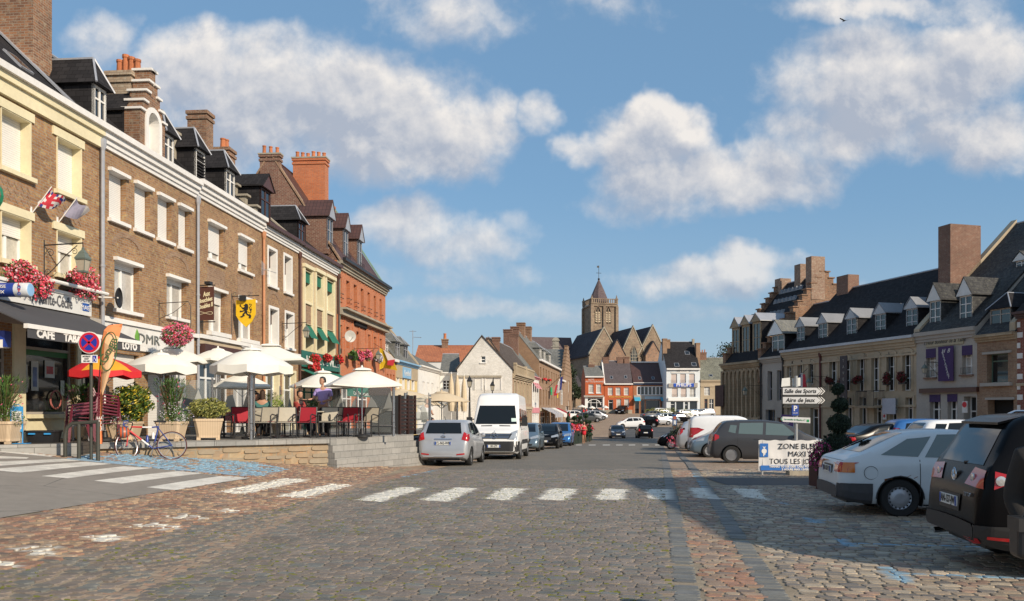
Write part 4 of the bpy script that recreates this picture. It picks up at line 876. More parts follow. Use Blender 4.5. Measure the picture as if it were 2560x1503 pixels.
zf=h.w.z(*KI(130,1075)); h.band(.1,h.L-.1,zf-.5,zf+.3,-.12,0,PLG,'fascia'); h.band(2.2,5.2,zf-.45,zf+.1,-.2,-.12,mat('pale_blue',(.35,.5,.6),.5),'signboard')
for u0,u1 in ((.05,.18),(.24,.34),(.38,.8),(.84,.96)): h.holes.append((h.L*u0,h.L*u1,EZ+.1,zf-.6)); window(h.r,h.L*u0,h.L*u1,EZ+.1,zf-.6,rec=.3,nv=0,hz=(),fr=PVC)
CY=mat('cyan_canvas',(.05,.36,.55),.6)
for u0,u1 in ((.02,.2),(.8,.97)): m=M(); m.ext([(h.L*u0,-.13,zf-.1),(h.L*u1,-.13,zf-.1),(h.L*u1,-1.2,zf-.8),(h.L*u0,-1.2,zf-.8)],(0,0,.05)); m.build('awning',CY,h.r)
h.finish(gut=(WHT2,.3,.12)); h.skylight(1.4,.9); h.skylight(4.0,.9); h.band(0.2,h.L-.2,h.zr+.15,h.zr+.4,4.3,4.7,WHT2,'ridge_cap')
# white shop house
PWL=Wall((EW.pt(0)[0],156),(1,.0))
h=Hpx('white three-storey shop house with a blue name board and steep black roof',1666,1750,(1668,924),(1690,857),mat('white_blue_wall',(.66,.70,.72),.7,var=.06),SLT,wall=PWL,name='shop_house',D=11,yr=5.5)
h.ze=h.w.z(1668,925)
for xa,xr in ((618,722),(778,878),(936,1036)):
    a,b,z0,z1=h.q(KI,(xa,668),xr,828); w=h.win(a,b,z0,z1,rec=.2,nv=0,hz=(),sh=1,fr=PVC,shm=mat('blush_shutter',(.60,.50,.45),.6,kind='slats',scale=.09)); m=M(); rail(m,a,b,z0+.05,z0+.55,-.1,.14); m.build('guard_rail',BLK,w)
for i,(xa,xr) in enumerate(((632,735),(790,890),(946,1048))):
    a,b,z0,z1=h.q(KI,(xa,915),xr,1075); w=h.win(a,b,z0,z1,rec=.2,nv=1,hz=(),sh=1 if i<2 else 0,cur=1,fr=PVC,shm=MATS['blush_shutter']); m=M(); rail(m,a,b,z0+.05,z0+.5,-.1,.14); m.build('guard_rail',BLK,w)
a,b,z0,z1=h.q(KI,(655,838),1015,895); h.band(a,b,z0,z1,-.35,-.02,mat('sign_blue',(.02,.08,.45),.4),'signboard'); text('PHILIPS',.85,'lettering',WHT,h.r,((a+b)/2,-.36,(z0+z1)/2),TR,bold=.02,sx=1.05); h.band(a-.9,a-.02,z0-.1,z1+.0,-.3,-.02,PLG,'signboard'); h.band(b+.02,b+.7,z0-.1,z1+.1,-.3,-.02,PLG,'signboard')
zf=h.w.z(*KI(600,1130)); h.band(.3,h.L-.3,zf-.15,zf+.45,-.3,0,PVC,'fascia'); zz=h.w.z(*KI(640,640)); h.band(.9,h.L-1.0,zz-.12,zz+.05,-.12,0,WHT,'ledge'); h.band(2.6,h.L-2.2,zz+.05,zz+.7,-.1,0,WHT,'name_panel'); text('LE MARTIN',.34,'lettering',BLK,h.r,(h.L/2+.1,-.11,zz+.5),TR); text('PRIX  MENAGER  HIFI',.26,'lettering',BLK,h.r,(h.L/2+.1,-.13,zz+.2),TR,sx=1.1)
for xa,xr,yt,dn in ((610,690,1150,1),(705,835,1150,0),(858,920,1160,1),(945,1080,1140,0)):
    a,b,_,z1=h.q(KI,(xa,yt),xr,1200); h.win(a,b,EZ+(.05 if dn else .7),z1,rec=.25,nv=0,hz=(.75,) if dn else (),fr=PVC,name='door' if dn else 'shop_window')
h.finish(gut=(WHT,.4,.3)); h.skylight(2.1,.8,.9,1.0); h.skylight(5.4,.9,.9,1.0); h.skylight(4.6,3.2,.9,1.0); ch3(h,-.1,.8,h.zr+.6,BR5,zb=h.ze+2,y=3.6); ch3(h,.8,.7,h.zr+.5,BR5,y=4.6); h.chim(h.L-.2,h.L+.55,2.3,3.6,h.zr-.3,BR5,zb=EZ+5)
h.chim(h.L-.35,h.L+.05,4.9,5.6,h.zr+.7,COP,zb=h.zr-1.2,cap=0)
# cream house with lichened roof
h=Hpx('cream rendered house with a lichen-mottled slate roof beside the white shop',1751,1832,(1755,950),(1780,897),PLC,mat('slate_lichen',(.21,.21,.17),.85,kind='slate',c2=(.13,.135,.12),c3=(.36,.36,.26),var=.3,vs=4),wall=PWL,name='plastered_house')
a,b,z0,z1=h.q(KI,(1200,885),1300,1045); h.win(a,b,z0,z1,rec=.2,nv=1,hz=(.35,.68),fr=PVC,cur=1); h.band(.05,h.L-.05,h.ze-1.3,h.ze-1.15,-.1,0,PLC,'ledge')
a,b,_,z1=h.q(KI,(1205,1110),1260,1200); h.win(a,b,EZ,z1,rec=.2,nv=0,hz=(.8,),fr=mat('red_door',(.28,.06,.03),.6),name='door'); a,b,_,z1=h.q(KI,(1290,1110),1370,1200); h.win(a,b,EZ+.8,z1,rec=.2,nv=1,hz=(.6,)); h.finish(corn=(PLC,.5,.3)); h.skylight(h.L-4.0,.7,.7,.6); ch3(h,.7,1.4,h.zr+1.2,BR3,n=3,pr=.12)
# ---------------- church ----------------
CHL=(22.3,200)
CW=Wall(CHL,(.97,.23))
cr=root('church',(CHL[0],CHL[1],0),CW.ang,'large medieval brick and stone church with a square tower and pointed gables','church')
LEAD=mat('church_roof',(.055,.052,.06),.55,kind='slate',c2=(.075,.07,.08),var=.15,vs=.4); LEADP=mat('church_roof_purple',(.12,.09,.095),.6,kind='slate',c2=(.15,.12,.12),var=.15,vs=.4)
def cs_(px): return CW.s(px)
def nave(c,hw,za,ze,dep,y0=0,lab=None,rm=None):
    m=M(); m.ext([(c-hw,y0,-2),(c+hw,y0,-2),(c+hw,y0,ze),(c,y0,za),(c-hw,y0,ze)],(0,dep,0)); g=m.build('nave',STN,cr,label=lab)
    m=M(); m.ext([(c-hw-.4,y0+.5,ze-.6),(c,y0+.5,za-.2),(c,y0+dep+.1,za-.2),(c-hw-.4,y0+dep+.1,ze-.6)],(0,0,.45)); m.ext([(c,y0+.5,za-.2),(c+hw+.4,y0+.5,ze-.6),(c+hw+.4,y0+dep+.1,ze-.6),(c,y0+dep+.1,za-.2)],(0,0,.45)); m.build('roof',rm or LEAD,g)
    m=M(); 
    for s_ in (-1,1): m.ext([(c+s_*(hw+.25),y0-.12,ze-.2),(c,y0-.12,za+.25),(c,y0-.12,za+.7),(c+s_*(hw+.25),y0-.12,ze+.35)],(0,.75,0))
    m.build('gable_coping',COP,g)
    m=M()
    for s_ in (-1,1): m.box(c+s_*hw-.45,c+s_*hw+.45,y0-.9,y0+.3,-2,ze-2.5); m.box(c+s_*hw-.4,c+s_*hw+.4,y0-.5,y0+.3,ze-2.5,ze-.5)
    m.build('buttress',STN,g)
    return g
def gothic(par,c,w,z0,z1,y,n=3,mt=GLS):
    zs=z1-w*.9; pts=[]
    pts=[(c-w/2,z0),(c+w/2,z0),(c+w/2,zs)]+[(c+w/2-w/2*t-0,zs+(z1-zs)*math.sin(t*math.pi/2)) for t in(.25,.5,.75,1)]+[(c-w/2+w/2*t,zs+(z1-zs)*math.sin(t*math.pi/2)) for t in(.75,.5,.25)]+[(c-w/2,zs)]
    m=M(); m.ext([(p[0],y-.02,p[1]) for p in pts],(0,.3,0)); o=m.build('window',mt,par)
    m=M(); k=len(pts)
    for i in range(2,k): 
        a=pts[i];b=pts[(i+1)%k]
        if i<k-1: m.tube([(a[0],y-.05,a[1]),(b[0],y-.05,b[1])],.17,5)
    m.build('arch_moulding',STN,o)
    m=M()
    for i in range(1,n): x=c-w/2+w*i/n; m.box(x-.06,x+.06,y-.08,y,z0,z1-.5*abs(x-c)-.1)
    for i in range(1,5): z=z0+(zs-z0)*i/4.5; m.box(c-w/2,c+w/2,y-.07,y-.01,z-.05,z+.05)
    m.build('tracery',COP,o)
g1=nave(0,3.6,21.4,15.3,21,lab='left pointed gable with a small pointed window'); gothic(g1,cs_(1503)-.0,2.2,10,13.6,0)
c2=cs_(1583); g2=nave(c2,2.75,21.8,15.8,22,lab='middle gable with a tall arched window'); gothic(g2,c2+.2,1.75,12.2,17.4,0,4)
c3=cs_(1632); g3=nave(c3,3.6,22.2,15.2,22,lab='right gable'); gothic(g3,cs_(1653),1.1,10.5,13.8,0,2)
for px,za in ((1537,18.6),(1627,18.3)):
    c=cs_(px); m=M(); m.ext([(c-2.0,-1.6,-2),(c+2.0,-1.6,-2),(c+2.0,-1.6,15),(c,-1.6,za),(c-2.0,-1.6,15)],(0,3.4,0)); g=m.build('chapel',mat('stone_patchy',(.33,.20,.13),.92,kind='stone',c2=(.22,.15,.11),c3=(.38,.16,.09),var=.3,vs=1,scale=1.4),cr); M().box(c-.12,c+.12,-1.65,-1.5,9.5,12).build('slit_window',DRK,g); m=M(); m.ext([(c-2.2,-1.7,14.9),(c,-1.7,za+.1),(c,8,za+.1),(c-2.2,8,14.9)],(0,0,.3)); m.ext([(c,-1.7,za+.1),(c+2.2,-1.7,14.9),(c+2.2,8,14.9),(c,8,za+.1)],(0,0,.3)); m.build('roof',LEAD,g)
# low aisle and porch on the shaded side
m=M(); m.box(-5.6,-3.7,4,16,-2,9); m.build('side_aisle',STN,cr); 
m=M(); m.lathe([(2.2,-2),(2.2,7.2)],(-7.2,2,0),8); o=m.build('porch',STN,cr); M().lathe([(2.7,7.2),(.1,12.2)],(-7.2,2,0),8).build('roof',LEAD,o)
# far left transept with a brown roof
x0=cs_(1399); m=M(); m.box(-13.5,-3,19.5,27,-2,14.8); o=m.build('transept',STN,cr); m=M(); m.ext([(-14,19,14.6),(-14,23.5,21.3),(-14,28,14.6)],(13,0,0)); m.build('roof',LEADP,o)
# tower
tx0,tx1=1479.5,1541.5; TO=14.0
tl=CW.s(tx0,TO); tr=CW.s(tx1,TO); tw=tr-tl; zt=CW.z(1500,760,TO); tm=M(); tm.box(tl,tr,TO,TO+tw,-2,zt); T_=tm.build('tower',STN,cr,label='square belfry tower with louvred twin openings')
for (xa,xb) in ((463,510),(545,590)):
    a=CW.s(K6(xa,0)[0],TO); b=CW.s(K6(xb,0)[0],TO); z1=CW.z(K6(xa,0)[0],K6(0,365)[1],TO); z0=CW.z(K6(xa,0)[0],K6(0,500)[1],TO); c_=(a+b)/2
    gothic(T_,c_,(b-a)*1.05,z0,z1,TO,1,DRK); m=M()
    for i in range(5): z=z0+.3+(z1-z0-1.6)*i/5; m.ext([(a+.15,TO-.12,z),(c_-.12,TO-.12,z),(c_-.12,TO+.02,z+.45),(a+.15,TO+.02,z+.45)],(0,-.02,.08)); m.ext([(c_+.12,TO-.12,z),(b-.15,TO-.12,z),(b-.15,TO+.02,z+.45),(c_+.12,TO+.02,z+.45)],(0,-.02,.08))
    m.build('louvre',PLC,T_)
    m=M(); m.box(c_-.13,c_+.13,TO-.15,TO,z0,z1-.6); m.build('mullion',STN,T_)
m=M()
for x in (tl,tr,(tl+tr)/2): m.box(x-.38,x+.38,TO-.45,TO+.3,zt-12,zt-.6)
for x in (tl,): m.box(x-.45,x+.3,TO+tw-.5,TO+tw+.3,zt-12,zt-.6)
m.box(tl-.3,tr+.3,TO-.3,TO+tw+.3,zt-.6,zt-.15); m.box(tl-.2,tr+.2,TO-.2,TO+tw+.2,zt-9.8,zt-9.4); m.build('buttress',STN,T_)
m=M()
for i in range(13):
    for (u,v) in ((tl+(tw)*i/12,TO-.2),(tl-.2,TO+tw*i/12)): m.box(u-.12,u+.12,v-.12,v+.12,zt,zt+1.2)
m.box(tl-.35,tr+.35,TO-.35,TO-.1,zt+1.2,zt+1.4); m.box(tl-.35,tl-.1,TO-.3,TO+tw+.3,zt+1.2,zt+1.4); m.box(tl-.3,tr+.3,TO-.3,TO-.12,zt-.02,zt+.3)
m.build('parapet',STN,T_)
for (u,v) in ((tl,TO),(tr,TO),(tl,TO+tw),(tr,TO+tw)): M().lathe([(.38,0),(.38,1.3),(.48,1.4),(.25,1.6),(.05,2.4)],(u,v,zt),6).build('pinnacle',STN,T_)
sp=M(); ztip=CW.z(1495,698,TO+tw/2); cxm,cym=(tl+tr)/2-.3,TO+tw/2; sp.lathe([(2.9,0),(1.5,(ztip-zt)*.5),(.08,ztip-zt-.3)],(cxm,cym,zt+.3),8,ph=.39); S_=sp.build('spire',LEADP,T_)
m=M(); m.ball((cxm,cym,ztip),.3); m.tube([(cxm,cym,ztip),(cxm,cym,ztip+3.6)],.07,5); m.tube([(cxm-.7,cym,ztip+1.6),(cxm+.7,cym,ztip+1.6)],.06,5); m.box(cxm-.5,cxm+.1,cym-.03,cym+.03,ztip+3.0,ztip+3.5); m.build('weather_vane',BLK,S_)
# baroque gable of another church far left
BG=Wall((9,175),(1,0)); b0=BG.s(1372);b1=BG.s(1402); r0=root('baroque_gable',(BG.pt(b0)[0],175,0),0,'stone baroque gable with a curved pediment rising behind the roofs','church front'); wd=b1-b0; bz=BG.z(1390,890)
m=M(); cc=wd*.58
pts=[(0,bz-8),(wd,bz-8),(wd,bz+.3),(wd*.86,bz+1),(cc+.65,bz+2),(cc+.65,bz+3.3)]+[(cc+.75*math.cos(t),bz+3.3+.65*math.sin(t)) for t in [math.pi*i/8 for i in range(9)]]+[(cc-.65,bz+3.3),(cc-.65,bz+2),(wd*.3,bz+1),(wd*.12,bz+.5),(0,bz)]
m.ext([(p[0],0,p[1]) for p in pts],(0,.8,0)); o=m.build('gable_wall',mat('stone_grey',(.34,.32,.27),.9,var=.25,vs=3,bump=.3),r0); m=M(); m.box(cc-.8,cc+.8,-.2,1,bz+3.2,bz+3.35); m.box(cc-1,cc+1,-.15,.9,bz+1.9,bz+2.05); m.lathe([(.42,0),(.3,.05)],(cc,-.06,bz+2.7),12,axis='y'); m.build('moulding',MATS['stone_grey'],o)
# ---------------- right hand row in the shade ----------------
BZ=-1.0
RWT=mat('white_dormer',(.44,.46,.48),.6); ZND=mat('zinc_dull',(.22,.23,.25),.7,var=.15)
# ornate renaissance house
h=House('ornate stone mansion with arcaded front, steep roof and crow-stepped gables',RW,1807,1903,BZ-.3,5.85,12,6,13.0,STO,SLT,name='stone_mansion',cat='mansion')
h.par=[.5,.5]
n=9
for i in range(n):
    a=h.L*(i+.5)/n; w_=h.L/n*.27
    h.win(a-w_,a+w_,1.2,4.4,rec=.3,nv=1,hz=(.62,),fr=STO,cur=i%2,mw=.05); h.win(a-w_,a+w_,-1.0,.15+.4,rec=.3,nv=0,hz=(),fr=STO)
    archdec(h,a-w_*1.3,a+w_*1.3,4.55,mt=STO,ht=.55,r=.16,y=-.14); archdec(h,a-w_*1.2,a+w_*1.2,.6,mt=STO,ht=.35,r=.12,y=-.1)
    h.band(h.L*i/n-.09,h.L*i/n+.09,1.0,5.2,-.18,0,STO,'pilaster')
h.band(.02,h.L-.02,.9,1.1,-.3,0,STO,'ledge'); h.finish(corn=(STO,.5,.4))
for x,zt in ((0,.0),(h.L-.5,.0)):
    m=M(); k=h.slope(); n=14
    for i in range(n):
        ya,yb=6*i/n,6*(i+1)/n; z=5.85+k*yb+.35
        for q0,q1 in ((ya,yb+.01),(12-yb-.01,12-ya)): m.box(x,x+.5,q0,q1,4,z); m.box(x-.08,x+.58,q0-.1,q1+.1,z,z+.1)
    m.build('stepped_gable',BR4,h.r)
h.chim(h.L-.75,h.L+.05,4.7,6.0,RW.z(2020,650,5.5),mat('brick_weathered',(.32,.21,.15),.9,kind='brick',c2=(.24,.13,.09),c3=(.42,.36,.28),var=.2),zb=11,cap=0,label='broad pale brick chimney on the stepped gable'); t=RW.s(1970,6)-h.s0; h.chim(h.L-3.6,h.L-2.7,5.5,6.4,RW.z(1975,671,6),MATS['brick_weathered'],zb=11.5,cap=0); h.chim(.1,1.0,5.2,6.3,RW.z(1912,712,6),MATS['brick_weathered'],zb=11,cap=0,label='pale brick chimney with a rod')
for i,pa in enumerate((1838,1863,1890)):
    a=RW.s(pa,.6)-h.s0; h.dormer(a-.6,a+.75,6.4,9.0+.1*i,9.9,yf=.6,style='gable',wall=SLT,roof=ZINC,fr=STO,fw=.2,hz=(.5,))
for r_,(yy,n) in enumerate(((3.4,6),(4.4,6),(5.2,6))):
    for i in range(n):
        x=1.2+(h.L-2.8)*(i+.5*(r_%2))/n; z=5.85+h.slope()*yy; m=M(); m.ext([(x-.3,yy-.1,z+.1),(x+.3,yy-.1,z+.1),(x,yy-.1,z+.5)],(0,.8,0)); m.build('roof_vent',ZND,h.r)
# cream narrow house
h=House('narrow pale rendered house with two tall slit windows',RW,1903,1959,BZ,6.0,10,5,10.4,PLG,SLT,name='plastered_house')
for xa,xr,yt,yb in ((680,742,575,962),(805,865,562,962)): a,b,z0,z1=h.q(KJ,(xa,yt),xr,yb); w=h.win(a,b,z0,z1,rec=.25,nv=0,hz=(.4,),fr=ZINC); 
a,b,z0,z1=h.q(KJ,(655,1080),780,1280); h.win(a,b,BZ+.2,z1,rec=.3,nv=1,hz=(.6,),fr=mat('blue_frame',(.06,.10,.16),.5)); a,b,z0,z1=h.q(KJ,(810,1185),865,1300); h.win(a,b,BZ,z1,rec=.2,nv=0,hz=(),sh=1,shm=mat('rust_door',(.16,.05,.03),.6),name='door')
h.finish(corn=(PLG,.45,.3)); h.pipe(.05,BZ,5.6,BLK,.07); a=RW.s(1936)-h.s0; h.dormer(a-.85,a+.85,6.0,7.75,8.9,yf=.3,style='gable',wall=SLT,roof=SLG,fr=PVC,ov=.3)
# long cream building (two houses)
def cream(label,p0,p1,wins,lows,ds,zr=11.1):
    h=House(label,RW,p0,p1,BZ,6.2,10,5,zr,PLC,SLT,name='plastered_house')
    for (xa,yt,xr,yb) in wins: a,b,z0,z1=h.q(KK,(xa,yt),xr,yb); h.win(a,b,z0,z1,rec=.22,nv=1,hz=(.33,.66),cur=0,fr=PVC,sur=(PLC,.14,.05),mw=.025); archdec(h,a-.02,b+.02,z1+.02,mt=PLC,ht=.12,r=.14,y=-.06)
    for (xa,yt,xr,dn) in lows: a,b,z0,z1=h.q(KK,(xa,yt),xr,1200); h.win(a,b,BZ+(.05 if dn else .7),z1,rec=.24,nv=1,hz=(.75,),fr=PVC,sur=(PLC,.12,.05),mw=.03,name='door' if dn else 'window',fw=.1 if dn else .06)
    h.band(.02,h.L-.02,1.9,2.05,-.1,0,PLC,'ledge'); h.band(.02,h.L-.02,5.15,5.28,-.1,0,PLC,'ledge'); h.finish(gut=(ZINC,.4,.18),corn=(PLC,.55,.3))
    for pa in ds: a=RW.s(pa)-h.s0; h.dormer(a-.5,a+.55,6.9,8.15,8.85,yf=.7,style='gable',wall=SLT,roof=ZND,fr=RWT,ov=.12,hz=(.33,.66),nv=1)
    for i in range(3): h.band(h.L*(.25+.25*i)-.025,h.L*(.25+.25*i)+.025,4.2,5.5,-.06,0,BLK,'wall_anchor')
    return h
h=cream('cream rendered house with a tricolour flag and double white door',1959,2053,((200,405,262,600),(338,390,405,640),(485,368,553,640)),((512,950,650,1),(200,915,300,1)),(1981,2035))
h.pipe(.0,BZ,5.9,BLK,.07)
h=cream('long cream rendered house with an iron balcony and flower-filled windows',2053,2291,((760,325,862,735),(945,305,1040,730),(1128,285,1225,735),(1315,268,1420,740),(1515,245,1628,730),(1725,222,1845,725)),((975,810,1065,0),(1160,808,1255,0),(1350,820,1470,1),(1560,830,1665,0),(1765,810,1870,0)),(2106,2177,2255))
h.pipe(.0,BZ,5.9,mat('maroon_pipe',(.09,.02,.02),.5),.08); h.skylight(RW.s(2138,1.5)-h.s0,1.5,.7,.9); h.skylight(RW.s(2228,1.5)-h.s0,1.5,.7,.9); a=RW.s(2115,5)-h.s0; h.chim(a-.5,a+.9,4.5,5.5,12.3,BR3,zb=10,cap=0)
a=RW.s(KK(1255,0)[0])-h.s0; b=RW.s(KK(1490,0)[0])-h.s0; m=M(); m.box(a,b,-.9,-.02,1.85,1.97); bl=m.build('balcony',STO,h.r); m=M(); rail(m,a,b,1.97,3.0,-.88,.12); m.box(a-.01,a+.01,-.88,0,2.95,3.0); m.box(b-.01,b+.01,-.88,0,2.95,3.0)
for i in range(8): y=-.85+i*.11; m.box(a-.008,a+.008,y-.008,y+.008,1.97,2.97); m.box(b-.008,b+.008,y-.008,y+.008,1.97,2.97)
m.build('railing',BLK,bl)
LONG=h
# restaurant with violet banners
h=House('pale rendered restaurant with violet vertical banner and grey dormers',RW,2291,2442.6,BZ,6.45,14.6,7.3,13.4,PLG,SLG,name='restaurant_building',cat='restaurant')
h.rm=mat('slate_blueish',(.05,.05,.052),.6,kind='slate',c2=(.08,.08,.08),c3=(.12,.12,.10),var=.25,vs=1.2)
VIO=mat('violet_canvas',(.045,.02,.09),.7)
for (xa,yt,xr,yb) in ((612,948,682,1150),(868,925,942,1130)): a,b,z0,z1=h.q(K8,(xa,yt),xr,yb); w=h.win(a,b,z0,z1,rec=.3,nv=1,hz=(.3,.6),fr=PVC,cur=1,mw=.03); h.band(a,b,z1-.55,z1,-.02,.05,VIO,'valance'); h.band(a-.1,b+.1,z0-.1,z0,-.15,0,BR3,'sill'); m=M(); rail(m,a,b,z0+.05,z0+.4,-.1,.1); m.build('guard_rail',BLK,w)
for (xa,yt,xr,dn) in ((638,1272,715,0),(765,1268,835,0),(880,1285,968,1)): a,b,z0,z1=h.q(K8,(xa,yt),xr,1400); h.win(a,b,BZ+.1,z1,rec=.3 if not dn else .5,nv=1 if not dn else 0,hz=(.75,),fr=PVC,name='door'); 
for (xa,yt,xr) in ((638,1272,715),(765,1268,835)): a,b,z0,z1=h.q(K8,(xa,yt),xr,1400); h.band(a,b,z1-.45,z1,-.03,.05,VIO,'valance')
a,b,z0,z1=h.q(K8,(580,1230),995,1262); h.band(a,b-.05,z0,z1,-.2,0,BRN,'fascia')
a,b,z0,z1=h.q(K8,(618,890),882,935); h.band(a,b,z0,z1,-.06,0,mat('cream_board',(.42,.36,.24),.7),'name_board'); text("L'Heur Bonheur de la Table",.34,'lettering',BLK,h.r,((a+b)/2,-.07,(z0+z1)/2+.05),TR,shear=.3,sx=.85)
h.finish(corn=(PLG,.6,.25)); h.par=[0,0]
for pa,sz in ((640,80),(852,90)):
    a=RW.s(K8(pa,0)[0],.5)-h.s0; b=RW.s(K8(pa+sz,0)[0],.5)-h.s0; h.dormer(a,b,6.6,8.35,9.4,yf=.45,style='gable',wall=h.rm,roof=h.rm,fr=PLW,ov=.15,nv=1,hz=(.35,.68))
h.chim(-.65,.35,2.2,4.5,RW.z(2402,561,3),BR3,zb=6.5,cap=0,label='massive dark red brick chimney at the gable')
k=h.slope(); m=M(); m.ext([(-.1,-.1,h.ze-.1),(-.1,7.3,h.zr+.1),(-.1,7.3,h.zr+.45),(-.1,-.1,h.ze+.25)],(.45,0,0)); m.build('coping',PLC,h.r)
t=RW.s(2480,3.2)-h.s0; h.dormer(h.L-.9,h.L-.1,9.6,10.4,10.9,yf=3.6,style='gable',wall=h.rm,roof=h.rm,fr=PLW)
REST=h
# brick house with garage
h=House('brown brick house with a wide green framed window over a garage',RW,2442.6,2543,BZ+.2,5.9,14.6,7.3,13.3,BR5,h.rm)
a,b,z0,z1=h.q(K8,(1045,985),1195,1190); h.win(a,b,z0,z1,rec=.35,nv=0,hz=(.75,),fr=mat('green_frame',(.10,.16,.12),.6),sill=(PLG,.2,.3,.18),lin=(PLG,.1,.25,.12))
a,b,z0,z1=h.q(K8,(1050,1308),1235,1400); h.win(a,b,BZ+.2,z1,rec=.5,nv=0,hz=(),sh=0,fr=BLK,name='garage_door',glass=DRK,lin=(PLG,.1,.1,.12)); h.finish(corn=(STO,.4,.35)); a=RW.s(K8(1075,0)[0],.5)-h.s0; h.dormer(a,a+1.4,6.0,7.3,8.2,yf=.4,wall=SLT,roof=SLT,fr=PLG)
m=M(); k=h.slope(); m.ext([(h.L-.4,-.1,h.ze),(h.L-.4,7.3,h.zr),(h.L-.4,7.3,h.zr+.5),(h.L-.4,-.1,h.ze+.5)],(.35,0,0)); m.build('coping',PLC,h.r)
# red brick with white quoins, running out of the picture
h=House('red brick house with white stone quoins and timbered eaves at the right edge',RW,2543,2800,BZ+.3,6.9,12,6,12.5,mat('brick_crimson',(.24,.055,.035),.85,kind='brick',c2=(.18,.04,.03),var=.15),SLT)
for i in range(14): z=BZ+.5+i*.55; h.band(0.01,.35 if i%2 else .2,z,z+.28,-.03,0,PLW,'quoin')
for x in (1.3,4.2): h.win(x,x+1.1,3.6,5.4,rec=.25,cur=1); h.win(x,x+1.1,-.2,2.0,rec=.25)
h.finish(corn=(BRN,.35,.4)); h.band(0,h.L,3.0,3.15,-.08,0,PLC,'ledge')
# unseen house, placed and shaped past the right edge to shade the parked cars
SW=Wall((14,10.5),(0,-1))
h=House('unseen brick house placed beside the car park to cast its shade',SW,0,10.1,-.2,8.3,10,5,9.3,BR5,SLT,s=True,name='unseen_house',cat='unseen house')
for i in range(4):
    for z in (.8,3.6,6.0): h.win(.6+i*2.4,1.7+i*2.4,z,z+1.6,rec=.2,cur=1,sill=si,lin=li)
h.finish(corn=(WHT2,.4,.2)); h.chim(5.2,6.2,1.6,2.6,9.5,BR3,zb=8); 
# ---------------- vehicles ----------------
TYR=mat('tyre_rubber',(.018,.018,.018),.85,var=.2,vs=10); ALU=mat('wheel_alloy',(.55,.56,.58),.35,metal=.6,var=.1); CAP=mat('wheel_cover',(.42,.43,.46),.4,metal=.4,var=.1)
TRIM=mat('black_trim',(.022,.022,.023),.5,var=.1); CGL=mat('car_glass',(.006,.008,.009),.04,var=0,spec=.55); LRED=mat('tail_lamp_red',(.42,.012,.015),.15,var=.1,coat=.5); LAMP=mat('lamp_lens',(.55,.57,.58),.1,metal=.5,var=.2,vs=20,coat=1); ORG=mat('lamp_orange',(.6,.16,.02),.2,var=.05,coat=.5)
PLATE=mat('plate_white',(.72,.72,.68),.5,var=.05); PBL=mat('plate_blue',(.02,.08,.35),.5,var=0); CHR=mat('chrome',(.6,.6,.62),.15,metal=1,var=0); CLEAR=mat('car_glass_clear',(.10,.14,.14),.03,var=0,spec=.9)
def paint(name,c,metal=.3,rough=.32): return mat('paint_'+name,c,rough,metal=metal,var=.05,vs=2,coat=.35,spec=.4)
import bmesh
def fixn(o):
    b=bmesh.new(); b.from_mesh(o.data); bmesh.ops.recalc_face_normals(b,faces=b.faces); b.to_mesh(o.data); b.free()
def ip(pl,x):
    for i in range(len(pl)-1):
        if x<=pl[i+1][0]: 
            a,b=pl[i],pl[i+1]; return a[1]+(b[1]-a[1])*(x-a[0])/max(1e-6,b[0]-a[0])
    return pl[-1][1]
